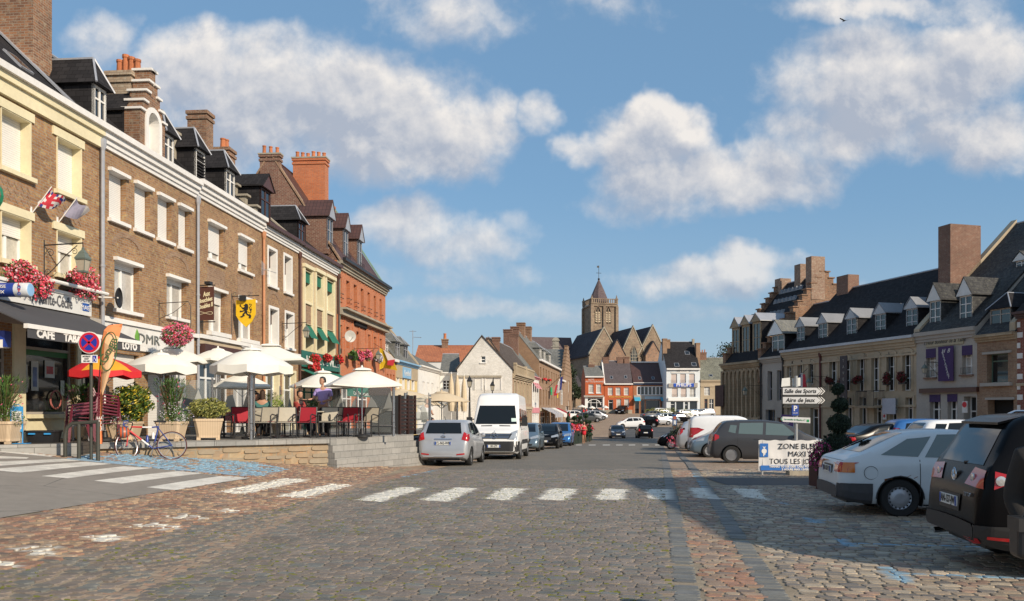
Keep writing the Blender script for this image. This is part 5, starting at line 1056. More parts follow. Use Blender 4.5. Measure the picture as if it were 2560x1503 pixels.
# side profiles: x from the rear bumper (0) to the front bumper (L)
KIND={
 'hatch':dict(L=3.9,W=1.70,zg=.20,top=[(0,.55),(.03,.80),(.10,1.0),(.33,1.36),(.42,1.47),(.75,1.50),(1.5,1.515),(2.1,1.49),(2.55,1.36),(3.0,1.08),(3.15,1.0),(3.45,.90),(3.72,.76),(3.86,.60),(3.9,.45)],
   belt=[(0,1.0),(.8,1.02),(2.9,.90),(3.9,.6)],wx=(.62,3.12),wr=.30,rw=(1.05,1.40,.60),ws=(1.02,1.44,.62),
   win=[[(.52,1.10),(.80,1.06),(.95,1.38),(.62,1.38)],[(.88,1.04),(1.62,1.0),(1.66,1.42),(1.02,1.40)],[(1.70,.99),(2.72,.95),(2.30,1.36),(1.74,1.42)]],doors=(.95,1.67,2.75),tl=[(.60,.86),(.80,.80),(.80,1.02),(.66,1.10)],hl=[(.45,.66),(.80,.72),(.78,.86),(.42,.76)]),
 'estate':dict(L=4.15,W=1.75,zg=.19,top=[(0,.50),(.03,.75),(.12,1.02),(.42,1.42),(.55,1.50),(1.1,1.53),(1.9,1.53),(2.4,1.47),(2.9,1.28),(3.25,1.06),(3.4,1.0),(3.75,.88),(4.02,.72),(4.15,.48)],
   belt=[(0,1.0),(1.0,1.02),(3.1,.92),(4.15,.6)],wx=(.72,3.30),wr=.31,rw=(1.08,1.42,.58),ws=(1.04,1.45,.64),
   win=[[(.62,1.12),(.86,1.06),(.92,1.34),(.70,1.36)],[(.96,1.05),(1.78,1.02),(1.82,1.43),(1.02,1.42)],[(1.88,1.01),(2.95,.97),(2.50,1.37),(1.92,1.43)]],doors=(.93,1.85,2.98),tl=[(.55,.86),(.82,.80),(.78,1.04),(.62,1.04)],hl=[(.45,.66),(.80,.72),(.78,.86),(.42,.76)]),
 'liftback':dict(L=4.43,W=1.70,zg=.20,top=[(0,.50),(.02,.78),(.06,.94),(.22,.965),(.36,1.02),(1.0,1.33),(1.2,1.375),(1.75,1.395),(2.35,1.36),(2.88,1.12),(3.08,1.0),(3.5,.93),(4.15,.82),(4.36,.70),(4.43,.45)],
   belt=[(0,.88),(.6,.90),(1.2,.925),(3.2,.90),(4.43,.7)],wx=(.92,3.50),wr=.30,rw=(1.02,1.33,.60),ws=(1.0,1.32,.62),
   win=[[(.64,.985),(1.20,.96),(1.42,1.28),(1.06,1.24)],[(1.30,.955),(2.05,.94),(2.05,1.32),(1.52,1.31)],[(2.12,.94),(2.85,.93),(2.46,1.27),(2.12,1.315)]],doors=(1.22,2.085,2.95),tl=[(.45,.70),(.80,.70),(.80,.86),(.45,.86)],hl=[(.45,.66),(.80,.68),(.78,.80),(.45,.78)]),
 'suv':dict(L=4.43,W=1.81,zg=.27,top=[(0,.55),(.02,.86),(.10,1.08),(.30,1.45),(.36,1.58),(.50,1.66),(1.2,1.685),(2.2,1.67),(2.7,1.60),(3.15,1.30),(3.35,1.13),(3.8,1.04),(4.2,.94),(4.38,.78),(4.43,.5)],
   belt=[(0,1.08),(1.0,1.10),(3.3,1.02),(4.43,.7)],wx=(.86,3.47),wr=.355,rw=(1.13,1.54,.62),ws=(1.16,1.58,.66),
   win=[[(.50,1.18),(1.02,1.14),(1.05,1.54),(.68,1.52)],[(1.12,1.13),(1.95,1.11),(1.98,1.58),(1.14,1.56)],[(2.05,1.11),(3.15,1.08),(2.75,1.48),(2.08,1.58)]],doors=(1.08,2.02,3.2),tl=[(.36,.92),(.80,.90),(.77,1.08),(.46,1.10)],hl=[(.45,.78),(.86,.82),(.84,.98),(.45,.94)]),
 'van':dict(L=5.9,W=1.99,zg=.24,top=[(0,.45),(.01,1.5),(.03,2.45),(.12,2.66),(.4,2.72),(4.0,2.72),(4.35,2.62),(4.62,2.25),(5.12,1.42),(5.3,1.28),(5.66,1.12),(5.82,.95),(5.88,.7),(5.9,.4)],
   belt=[(0,1.35),(4.6,1.35),(5.2,1.22),(5.9,.8)],wx=(1.15,4.82),wr=.34,rw=(1.4,2.2,.6),ws=(1.42,2.18,.84),
   win=[[(.25,1.42),(1.35,1.42),(1.35,2.05),(.25,2.05)],[(1.45,1.42),(2.55,1.42),(2.55,2.05),(1.45,2.05)],[(2.65,1.42),(3.55,1.42),(3.55,2.05),(2.65,2.05)],[(3.75,1.38),(4.92,1.33),(4.42,2.05),(3.78,2.08)]],doors=(2.6,3.65,4.7),tl=[(.78,.9),(.94,.9),(.94,1.5),(.78,1.5)],hl=[(.52,.82),(.90,.80),(.90,1.18),(.66,1.08)]),
 'minivan':dict(L=4.0,W=1.72,zg=.20,top=[(0,.5),(.02,1.1),(.06,1.65),(.2,1.80),(.8,1.85),(2.2,1.84),(2.55,1.74),(3.05,1.22),(3.2,1.08),(3.6,.98),(3.9,.82),(4.0,.5)],
   belt=[(0,1.05),(2.9,1.02),(4.,.7)],wx=(.62,3.15),wr=.30,rw=(1.1,1.6,.6),ws=(1.12,1.66,.66),
   win=[[(1.98,1.08),(2.92,1.05),(2.52,1.62),(2.02,1.66)]],doors=(1.1,1.93,2.95),tl=[(.70,.85),(.82,.85),(.80,1.30),(.70,1.30)],hl=[(.45,.70),(.80,.75),(.78,.95),(.45,.85)]),
}
KIND['sedan']=dict(KIND['liftback']); KIND['sedan'].update(L=4.6,W=1.8,top=[(0,.50),(.02,.8),(.08,.98),(.5,1.04),(.65,1.08),(1.25,1.38),(1.7,1.45),(2.4,1.45),(2.9,1.30),(3.3,1.06),(3.45,.99),(3.9,.92),(4.35,.80),(4.56,.65),(4.6,.45)],belt=[(0,.92),(1.2,.99),(3.3,.92),(4.6,.7)],win=[[(1.05,1.06),(1.62,1.03),(1.78,1.36),(1.38,1.31)],[(1.68,1.03),(2.35,1.01),(2.35,1.385),(1.84,1.375)],[(2.42,1.01),(3.15,.98),(2.72,1.30),(2.42,1.385)]],doors=(1.6,2.38,3.2),wx=(.95,3.65),wr=.32,tl=[(.50,.78),(.84,.76),(.84,.92),(.52,.94)])
KIND['mpv']=dict(KIND['hatch']); KIND['mpv'].update(L=4.25,W=1.8,top=[(0,.55),(.03,.9),(.12,1.1),(.3,1.45),(.42,1.58),(.9,1.63),(1.8,1.63),(2.3,1.56),(2.9,1.25),(3.25,1.02),(3.75,.9),(4.1,.75),(4.25,.48)],belt=[(0,1.05),(3.2,.95),(4.25,.65)],wx=(.75,3.4),wr=.31,rw=(1.12,1.48,.6),ws=(1.02,1.52,.66),win=[[(.55,1.12),(.90,1.10),(.98,1.48),(.66,1.45)],[(1.0,1.09),(1.85,1.06),(1.88,1.53),(1.06,1.50)],[(1.94,1.05),(3.05,1.0),(2.5,1.46),(1.98,1.53)]],doors=(.98,1.9,3.1),tl=[(.58,.9),(.82,.88),(.8,1.25),(.66,1.3)])
def car(kind,name,label,cat,pos,az,mt,rim='alloy',group=None,det=1,ground=None,rear=None,front=None,clear=False,extra=None):
    """pos = centre of the rear axle on the ground, az = compass heading in degrees (0 is +Y, 90 is +X)"""
    q=KIND[kind]; L=q['L']; hw=q['W']/2; xr=q['wx'][0]
    x,y=pos; z=gz(x,y) if ground is None else ground
    d=(math.sin(R(az)),math.cos(R(az))); fx,fy=x+d[0]*(q['wx'][1]-xr),y+d[1]*(q['wx'][1]-xr)
    r=root(name,(x,y,z),R(90-az),label,cat,group)
    pitch=-math.atan2(gz(fx,fy)-z,q['wx'][1]-xr) if ground is None else 0; r.rotation_euler=(0,pitch,R(90-az))
    top=q['top']; st=[]
    step=.055 if det else .12
    for i in range(len(top)-1):
        a,b=top[i],top[i+1]; l=math.hypot(b[0]-a[0],b[1]-a[1]); n=max(1,int(l/step))
        st+=[(a[0]+(b[0]-a[0])*k/n,a[1]+(b[1]-a[1])*k/n) for k in range(n)]
    st.append(top[-1])
    for _ in range(3 if det else 1): st=[st[0]]+[((st[i-1][0]+2*st[i][0]+st[i+1][0])/4,(st[i-1][1]+2*st[i][1]+st[i+1][1])/4) for i in range(1,len(st)-1)]+[st[-1]]
    tum=.30 if kind not in('van','minivan') else .10
    V=[];ns=0
    for (X,Z) in st:
        t=abs(X/L*2-1); w=hw*(1-.07*max(0,(t-.62)/.38)**2-.13*max(0,(t-.93)/.07)**2)
        zb=q['zg']+.10*max(0,(t-.8)/.2)**2; bt=min(ip(q['belt'],X),Z-.035); gh=Z-bt; rr=min(.10,gh*.45); H=bt-zb
        wt=.955*w-tum*(gh-rr)
        NB=12 if det else 8
        sec=[(0,zb),(.6*w,zb),(.80*w,zb)]+[(w*ip([(0,.90),(.06,.955),(.25,.99),(.55,1.0),(.8,.995),(.95,.975),(1,.955)],k_/NB),zb+H*k_/NB) for k_ in range(NB+1)]+[(.955*w-tum*(gh-rr)*.5,bt+(gh-rr)*.5),(wt,Z-rr-.01),(wt-.035*min(1,gh*4),Z-rr*.45-.01),(wt*.86,Z-.014),(wt*.5,Z-.003),(0,Z)]
        sec=sec+[(-a,b) for a,b in sec[-2:0:-1]]
        ns=len(sec); V+=[(X-xr,a,b) for a,b in sec]
    k=len(st); Fs=[(i*ns+j,i*ns+(j+1)%ns,(i+1)*ns+(j+1)%ns,(i+1)*ns+j) for i in range(k-1) for j in range(ns)]+[tuple(range(ns-1,-1,-1)),tuple(range((k-1)*ns,k*ns))]
    bvh=BVHTree.FromPolygons([Vector(v) for v in V],Fs)
    m=M(); m.v=V; m.f=Fs; m.mi=[0]*len(Fs); body=m.build('body',mt,r,smooth=38); fixn(body)
    # wheel arches: open the side above each wheel and round the rim of the opening
    wr=q['wr']; AR=wr+.05
    bmm=bmesh.new(); bmm.from_mesh(body.data)
    for wx in q['wx']:
        cx_,cz_=wx-xr,wr
        dead=[f for f in bmm.faces if f.is_valid and len(f.verts)<8 and math.hypot(f.calc_center_median().x-cx_,f.calc_center_median().z-cz_)<AR and abs(f.calc_center_median().y)>hw*.66]
        bmesh.ops.delete(bmm,geom=dead,context='FACES')
        for v in bmm.verts:
            if v.is_boundary and abs(v.co.y)>hw*.7:
                dx_,dz_=v.co.x-cx_,v.co.z-cz_; dd=math.hypot(dx_,dz_)
                if .02<dd<AR+.12 and dz_>-.12: v.co.x=cx_+dx_/dd*AR; v.co.z=cz_+dz_/dd*AR
    bmm.to_mesh(body.data); bmm.free()
    for wx in q['wx']:
        for s_ in(-1,1):
            m=M(); n_=16; ring=[]
            for e in range(n_+1):
                t=math.pi*(-.12+1.24*e/n_); ring.append((wx-xr+AR*math.cos(t),wr+AR*math.sin(t)))
            for e in range(n_): (xa,za),(xb,zb_)=ring[e],ring[e+1]; m.poly([(xa,s_*(hw-.015),za),(xb,s_*(hw-.015),zb_),(xb,s_*(hw-.30),zb_),(xa,s_*(hw-.30),za)])
            m.poly([(xa,s_*(hw-.30),za) for xa,za in ring]); m.build('wheel_arch',TRIM,r)
    def patch(c,mode,mat_,name,par=r,n=8,mm=5,off=.006,flip=False):
        vs=[];ok=True
        for i in range(n+1):
            for j in range(mm+1):
                u,v=i/n,j/mm; a=[(c[0][t]*(1-u)+c[1][t]*u)*(1-v)+(c[3][t]*(1-u)+c[2][t]*u)*v for t in(0,1)]
                if mode in('L','R'): s_=1 if mode=='L' else -1; o=Vector((a[0]-xr,3*s_,a[1])); dr=Vector((0,-s_,0))
                elif mode=='B': o=Vector((-4,a[0],a[1])); dr=Vector((1,0,0))
                elif mode=='F': o=Vector((9,a[0],a[1])); dr=Vector((-1,0,0))
                elif mode in('BL','BR'): s_=1 if mode=='BL' else -1; dr=Vector((1,-s_*1.0,0)).normalized(); o=Vector((-xr,s_*hw,a[1]))+Vector((s_*0,0,0))+Vector((-dr.y*s_*-a[0]*s_*0,0,0))-dr*3+Vector((1,s_,0)).normalized()*a[0]
                hit=bvh.ray_cast(o,dr)
                if hit[0] is None: hit=bvh.find_nearest(o+dr*3)
                p,nn=hit[0],hit[1]
                if nn.dot(dr)>0: nn=-nn
                vs.append(p+nn*off)
        m=M(); m.faces(vs,[(i*(mm+1)+j,(i+1)*(mm+1)+j,(i+1)*(mm+1)+j+1,i*(mm+1)+j+1) for i in range(n) for j in range(mm)]); return m.build(name,mat_,par,smooth=60)
    g=CLEAR if clear else CGL
    a,b,w=q['rw']; 
    if kind!='minivan': patch([(-w*.98,a),(w*.98,a),(w*.86,b),(-w*.86,b)],'B',CGL,'rear_window',n=10,mm=6)
    else: patch([(-.72,.9),(-.02,.9),(-.02,1.6),(-.68,1.6)],'B',mt,'rear_door',off=.004); patch([(-.01,.4),(.01,.4),(.01,1.7),(-.01,1.7)],'B',TRIM,'seam')
    a,b,w=q['ws']; patch([(-w,a),(w,a),(w*.86,b),(-w*.86,b)],'F',CGL,'windscreen',n=12,mm=6)
    for s_ in 'LR':
        for wq in q['win']:
            patch(wq,s_,g,'side_window',n=6,mm=5)
        if det:
            for dx in q['doors']: patch([(dx-.006,q['zg']+.12),(dx+.006,q['zg']+.12),(dx+.006,ip(q['belt'],dx)-.01),(dx-.006,ip(q['belt'],dx)-.01)],s_,TRIM,'door_seam',n=1,mm=8,off=.002)
            for dx in q['doors'][1:]: zz=ip(q['belt'],dx)-.13; patch([(dx-.55 if kind=='liftback' else dx-.9+.55,zz),(dx-.38 if kind=='liftback' else dx-.16,zz),(dx-.38 if kind=='liftback' else dx-.16,zz+.035),(dx-.55 if kind=='liftback' else dx-.35,zz+.035)],s_,TRIM if kind in('liftback','van') else mt,'door_handle',n=3,mm=2,off=.022)
    # lamps
    for s_ in(-1,1):
        c=[(s_*u,v) for u,v in q['tl']]; tl_=patch(c,'B',LRED,'tail_light',n=6,mm=5,off=.012)
        c=[(s_*u,v) for u,v in q['hl']]; patch(c,'F',LAMP,'headlight',n=6,mm=4,off=.012)
        zz=(q['tl'][1][1]+q['tl'][2][1])/2; h_=abs(q['tl'][2][1]-q['tl'][1][1])/2
        if kind not in('van','minivan'): patch([(.14 if kind!='liftback' else .04,zz-h_),(.30 if kind!='liftback' else .24,zz-h_*.2 if kind!='liftback' else zz-h_),(.30 if kind!='liftback' else .24,zz+h_*.6 if kind!='liftback' else zz+h_),(.16 if kind!='liftback' else .04,zz+h_)],'L' if s_>0 else 'R',LRED if kind!='liftback' else ORG,'tail_light',n=5,mm=4,off=.012)
        if det and kind!='van': patch([(L-.55,q['hl'][1][1]+.02),(L-.22,q['hl'][1][1]-.02),(L-.24,q['hl'][2][1]-.03),(L-.6,q['hl'][2][1]+.02)],'L' if s_>0 else 'R',LAMP,'headlight',n=4,mm=3,off=.01)
    # bumpers, grille, plates
    zg=q['zg']; lowm=TRIM
    if kind in('liftback','suv','van'):
        bm_=mat('grey_bumper',(.055,.055,.06),.6,var=.15) if kind=='liftback' else lowm; m=M(); zt_=.53 if kind!='van' else .7; X1=xr-wr-.06
        ks=[i for i in range(len(st)) if st[i][0]<=X1]
        for i in range(len(ks)-1):
            for j in range(3,3+NB):
                for jj in (j,ns-1-j):
                    q4=[V[i*ns+jj],V[i*ns+(jj+1)%ns],V[(i+1)*ns+(jj+1)%ns],V[(i+1)*ns+jj]]
                    if min(p[2] for p in q4)<zt_-.01: m.poly([(p[0]-.015,p[1]*1.018,min(p[2],zt_)) for p in q4])
        e0=[V[k_] for k_ in range(ns)]; e0=[(p[0]-.02,p[1]*1.018,min(p[2],zt_+.02)) for p in e0]; m.poly(e0); m.build('rear_bumper',bm_,r,smooth=50)
        for s_ in 'LR': patch([(xr+.45,zg+.02),(q['wx'][1]-.45,zg+.02),(q['wx'][1]-.45,zg+.14),(xr+.45,zg+.14)],s_,lowm,'sill_trim',n=8,mm=2,off=.008)
        patch([(-hw*.9,zg+.12),(hw*.9,zg+.12),(hw*.9,.5 if kind!='van' else .74),(-hw*.9,.5 if kind!='van' else .74)],'F',lowm,'front_bumper',n=12,mm=3,off=.02)
    if kind=='van':
        for s_ in 'LR': [patch([(u,.62 if u<.2 or True else .7),(v,.62),(v,.80),(u,.80)],s_,lowm,'side_moulding',n=10,mm=2,off=.012) for u,v in ((.05,xr-AR+.02),(xr+AR-.02,q['wx'][1]-AR+.02))]; patch([(L-.55,zg+.1),(L-.02,zg+.1),(L-.02,.74),(L-.55,.74)],s_,lowm,'bumper_side',n=4,mm=3,off=.014)
        patch([(-.60,.84),(.60,.84),(.72,1.04),(-.72,1.04)],'F',TRIM,'grille',n=8,mm=3,off=.014)
        m=M(); px_=L-xr+.02
        for i in range(3): patch([(-.58-.03*i,.87+.055*i),(.58+.03*i,.87+.055*i),(.58+.03*i,.885+.055*i),(-.58-.03*i,.885+.055*i)],'F',CHR,'grille_bar',n=8,mm=1,off=.022)
        hit=bvh.ray_cast(Vector((9,0,.95)),Vector((-1,0,0)))[0]; m=M(); m.tube([(hit.x+.04,.13*math.cos(t*math.pi/9),.95+.13*math.sin(t*math.pi/9)) for t in range(19)],.014,5,cap=False)
        for t in(90,210,330): m.tube([(hit.x+.04,0,.95),(hit.x+.04,.125*math.cos(R(t)),.95+.125*math.sin(R(t)))],.016,4,r1=.006)
        m.build('star_emblem',CHR,r)
        patch([(-.02,1.12),(.02,1.12),(.02,1.145),(-.02,1.145)],'F',CHR,'badge',n=1,mm=1,off=.012)
        for s_ in(-1,1): patch([(s_*.16,1.335),(s_*.6,1.33),(s_*.58,1.365),(s_*.14,1.375)],'F',TRIM,'air_inlet',n=3,mm=1,off=.008)
    elif det: patch([(-.42,.52),(.42,.52),(.46,.68),(-.46,.68)],'F',TRIM,'grille',n=6,mm=3,off=.01); patch([(-.5,.28),(.5,.28),(.55,.42),(-.55,.42)],'F',TRIM,'lower_grille',n=6,mm=2,off=.01)
    def plate(mode,y0,z0,txt,pm=PLATE):
        s_=-1 if mode=='B' else 1; hit=bvh.ray_cast(Vector((9*s_,y0,z0)),Vector((-s_,0,0)))[0]; hx=hit.x+s_*.02
        if mode=='F' : hx=hit.x+.035
        p=M().box(hx-.008,hx+.008,y0-.26,y0+.26,z0-.055,z0+.055).build('number_plate',pm,r)
        for e in(-1,1): M().box(hx+s_*.009-.002,hx+s_*.009+.002,y0+e*.24-.02,y0+e*.24+.02,z0-.052,z0+.052).build('plate_band',PBL,p)
        if txt: text(txt,.115,'lettering',BLK,p,(hx+s_*.0105,y0,z0),(R(90),0,R(90 if s_>0 else -90)),ext=.001,sx=.78,bold=.003)
    if rear is None and (det or True): plate('B',0,(.66 if kind not in('suv',) else .70),None)
    elif rear: plate('B',*rear)
    if front: plate('F',*front)
    elif front is None: plate('F',0,.46,None)
    # mirrors
    mx=q['doors'][-1]-.12-xr; mz=ip(q['belt'],q['doors'][-1])+ (.08 if kind!='van' else .22)
    for s_ in(-1,1):
        m=M(); yy=s_*(hw+.02); 
        if kind=='van': m.box(mx+.18,mx+.32,yy-.0*s_,yy+s_*.22,mz-.2,mz+.16); m.box(mx+.2,mx+.28,yy-s_*.12,yy,mz-.15,mz-.08); m.box(mx+.2,mx+.28,yy-s_*.12,yy,mz+.05,mz+.1)
        else:
            c=(mx,yy+s_*.04,mz); m.lathe([(.02,-.05),(.075,-.03),(.085,.01),(.06,.06),(.01,.08)],c,10,axis='x'); m.box(mx-.02,mx+.03,yy-s_*.1,yy+s_*.02,mz-.05,mz-.02)
        m.build('wing_mirror',TRIM if kind in('van','minivan','liftback') else mt,r,smooth=40)
    # underbody and wheels
    M().box(.42-.0,q['wx'][1]-xr-.42,-hw*.86,hw*.86,zg-.03,zg+.3).build('underbody',TRIM,r); M().box(-xr*.8,q['wx'][1]-xr+.6,-hw*.6,hw*.6,zg-.01,.52).build('underbody',TRIM,r)
    for wx in q['wx']:
        for s_ in(-1,1):
            m=M(); W_=.10; c=(wx-xr,s_*(hw-W_-.005),wr)
            prof=[(wr*.62,-W_),(wr*.93,-W_),(wr,-W_*.7),(wr,W_*.7),(wr*.93,W_),(wr*.64,W_*.95),(wr*.62,W_*.6)]
            if s_<0: prof=[(a,-b) for a,b in prof[::-1]]
            m.lathe(prof,c,28 if det else 14,axis='y',cap=False); wo=m.build('wheel',TYR,r,smooth=40)
            m=M(); yo=c[1]+s_*W_*.62; rr_=wr*.64
            m.lathe([(rr_,0),(rr_*.9,s_*.012),(rr_*.86,-s_*.03),(.001,-s_*.035)] if rim!='cap' else [(rr_,0),(rr_*.92,s_*.02),(rr_*.8,s_*.0),(rr_*.5,s_*.03),(rr_*.35,s_*.035),(.001,s_*.03)],(c[0],yo,c[2]),24 if det else 12,axis='y',cap=False)
            ri=m.build('rim',CAP if rim=='cap' else mat('rim_dark',(.05,.05,.055),.5,metal=.5,var=.1),wo,smooth=30)
            if rim!='cap':
                m=M(); nsp=7 if rim=='seven' else 6
                for i in range(nsp):
                    t=2*math.pi*i/nsp; ca,sa=math.cos(t),math.sin(t); pw=.028 if rim!='seven' else .034
                    p=[(c[0]+ca*a-sa*b,yo+s_*.004,c[2]+sa*a+ca*b) for a,b in((.03,-pw*.8),(rr_*.93,-pw*1.25),(rr_*.93,pw*1.25),(.03,pw*.8))]
                    m.ext(p,(0,-s_*.03,0))
                m.lathe([(rr_*.9,-.01),(rr_*.9,.012),(rr_,.012),(rr_,-.01)],(c[0],yo,c[2]),24 if det else 12,axis='y'); m.lathe([(.045,-.02),(.045,.02),(.001,.02)],(c[0],yo,c[2]),10,axis='y',cap=False)
                m.build('spokes',ALU,wo)
            else:
                m=M()
                for i in range(16): t=2*math.pi*i/16; m.box(c[0]+rr_*.84*math.cos(t)-.011,c[0]+rr_*.84*math.cos(t)+.011,yo+s_*.004,yo+s_*.018,c[2]+rr_*.84*math.sin(t)-.014,c[2]+rr_*.84*math.sin(t)+.014)
                m.build('vent_slot',TRIM,wo)
    if extra: extra(r,patch,bvh,q)
    return r
def ax(px,py,Kf,side,az,hw): # rear axle centre from the contact point of the near rear wheel
    x,y=P(*Kf(px,py)); d=(math.sin(R(az)),math.cos(R(az))); rgt=(d[1],-d[0]); s_=1 if side=='R' else -1
    return (x-rgt[0]*hw*s_,y-rgt[1]*hw*s_)
SIL=paint('silver',(.50,.51,.53),.55,.33); WHP=paint('white',(.80,.81,.82),0,.3); BKP=mat('paint_black',(.005,.005,.006),.25,var=.05,coat=0,spec=.12); GRP=paint('graphite',(.045,.047,.053),.05,.35); BLG=paint('blue_grey',(.16,.22,.27),.5,.3); NVY=paint('navy',(.03,.045,.075),.5,.28); BLU=paint('blue',(.04,.16,.42),.4,.3); DGR=paint('dark_grey',(.06,.065,.07),.1,.35); GRNP=paint('teal',(.03,.10,.10),.4,.3); RDP=paint('wine',(.16,.02,.03),.3,.3)
def tailc(kind,name,label,rx,ry,az,mt,**k):
    d_=(math.sin(R(az)),math.cos(R(az))); q=KIND[kind]; xr=q['wx'][0]; return car(kind,name,label,k.pop('cat','car'),(rx+d_[0]*xr,ry+d_[1]*xr),az,mt,**k)
# silver hatchback
def ex_y(r,patch,bvh,q):
    patch([(-.30,.86),(.30,.86),(.28,.885),(-.28,.885)],'B',CHR,'trim_strip',n=6,mm=1,off=.02); 
    m=M(); m.tube([(-.42,.0,1.03),(-.52,-.02,1.06),(-.2,-.35,1.14)],.012,5); m.build('rear_wiper',BLK,r); m=M(); m.tube([(-.1,0,1.49),(-.35,0,1.6)],.008,5); m.build('aerial',BLK,r)
    for s_ in(-1,1): patch([(s_*.45,.36),(s_*.7,.38),(s_*.7,.43),(s_*.45,.40)],'B',LRED,'reflector',n=3,mm=1,off=.012)
    hit=bvh.ray_cast(Vector((-9,0,.95)),Vector((1,0,0)))[0]; m=M(); 
    for a_,b_ in((.075,.045),(.03,.045),(.06,.018)): m.tube([(hit.x-.02,a_*math.cos(t*math.pi/8),.95+b_*math.sin(t*math.pi/8)) for t in range(17)],.006,4,cap=False)
    m.build('oval_emblem',CHR,r)
    patch([(-.3,.24),(.3,.24),(.3,.32),(-.3,.32)],'B',TRIM,'lower_trim',n=4,mm=1,off=.008)
az=6.5; d_=(math.sin(R(az)),math.cos(R(az))); rc=(-2.22,26.4)
car('hatch','hatchback','silver hatchback parked at the foot of the terrace steps, seen from behind','car',(rc[0]+d_[0]*.62,rc[1]+d_[1]*.62),az,SIL,'six',rear=(0,.74,'CL-962-WB'),front=False,extra=ex_y)
# white van
def ex_v(r,patch,bvh,q):
    m=M(); m.tube([(3.4,-.55,2.72),(3.5,-.55,3.0)],.01,5); m.build('aerial',BLK,r); patch([(.62,1.52),(.82,1.52),(.8,1.66),(.6,1.66)],'F',mat('sticker',(.6,.75,.7),.5),'sticker',n=2,mm=1,off=.01)
az=185.5; d_=(math.sin(R(az)),math.cos(R(az))); fc=(-.72,32.4); bk=q_=KIND['van']; l=bk['L']-bk['wx'][0]
car('van','passenger_van','white high-roofed passenger van parked facing the camera','van',(fc[0]-d_[0]*l,fc[1]-d_[1]*l),az,paint('van_white',(.82,.82,.81),0,.3),'cap',front=(0,.55,'181-ZY'),rear=False,extra=ex_v)
def facing(kind,name,label,fx,fy,az,mt,**k):
    d_=(math.sin(R(az)),math.cos(R(az))); q=KIND[kind]; l=q['L']-q['wx'][0]; return car(kind,name,label,'car',(fx-d_[0]*l,fy-d_[1]*l),az,mt,front=(0,.46,''),rear=False,**k)
facing('estate','estate_car','blue-grey estate car parked directly behind the white van',.50,42.6,187,BLG)
facing('hatch','hatchback','black hatchback parked between the blue-grey estate and the bright blue car',1.85,48.3,188,BKP)
facing('mpv','hatchback','bright blue hatchback parked next to the red flower planters',3.05,55.5,188,BLU)
facing('hatch','hatchback','dark teal car whose roof shows behind the bright blue hatchback',2.6,63,189,GRNP,det=0)
# right hand side
def ex_s(r,patch,bvh,q):
    xr=q['wx'][0]
    RST=mat('rust',(.22,.075,.02),.95,var=.5,vs=30)
    m=M(); 
    hit=bvh.ray_cast(Vector((.48-xr,-3,.70)),Vector((0,1,0)))[0]; m.tube([(hit.x+.105*math.cos(t*math.pi/10),hit.y-.003,.70+.105*math.sin(t*math.pi/10)) for t in range(21)],.004,4,cap=False); m.build('fuel_cap',TRIM,r)
    for a,b,z0,z1 in((-.24,-.12,.575,.635),(-.12,.02,.635,.668),(.1,.16,.645,.668),(.2,.26,.625,.645)): patch([(xr+a,z0),(xr+b,z0+.03),(xr+b,z1),(xr+a,z1-.03)],'R',RST,'rust_patch',n=3,mm=2,off=.004)
    for s_ in(-1,1): m=M(); m.tube([(.0+(wr_:=q['wr']+.06)*math.cos(t*math.pi/14),s_*(q['W']/2+.0),q['wr']-.01+wr_*math.sin(t*math.pi/14)) for t in range(15)],.012,5); m.build('arch_trim',TRIM,r)
    patch([(-.30,.66),(.30,.66),(.3,.80),(-.3,.80)],'B',TRIM,'plate_recess',n=4,mm=2,off=.01)
    patch([(-.72,.885),(.72,.885),(.72,.89),(-.72,.89)],'B',TRIM,'boot_seam',n=8,mm=1,off=.004)
az=98; car('liftback','liftback_car','old white liftback with rust over the rear wheel arch, parked in the shade','car',ax(735,1006,K10,'R',az,.80),az,paint('old_white',(.62,.66,.68),0,.42),'cap',rear=(0,.72,'865 BGV 59'),front=False,extra=ex_s,clear=True)
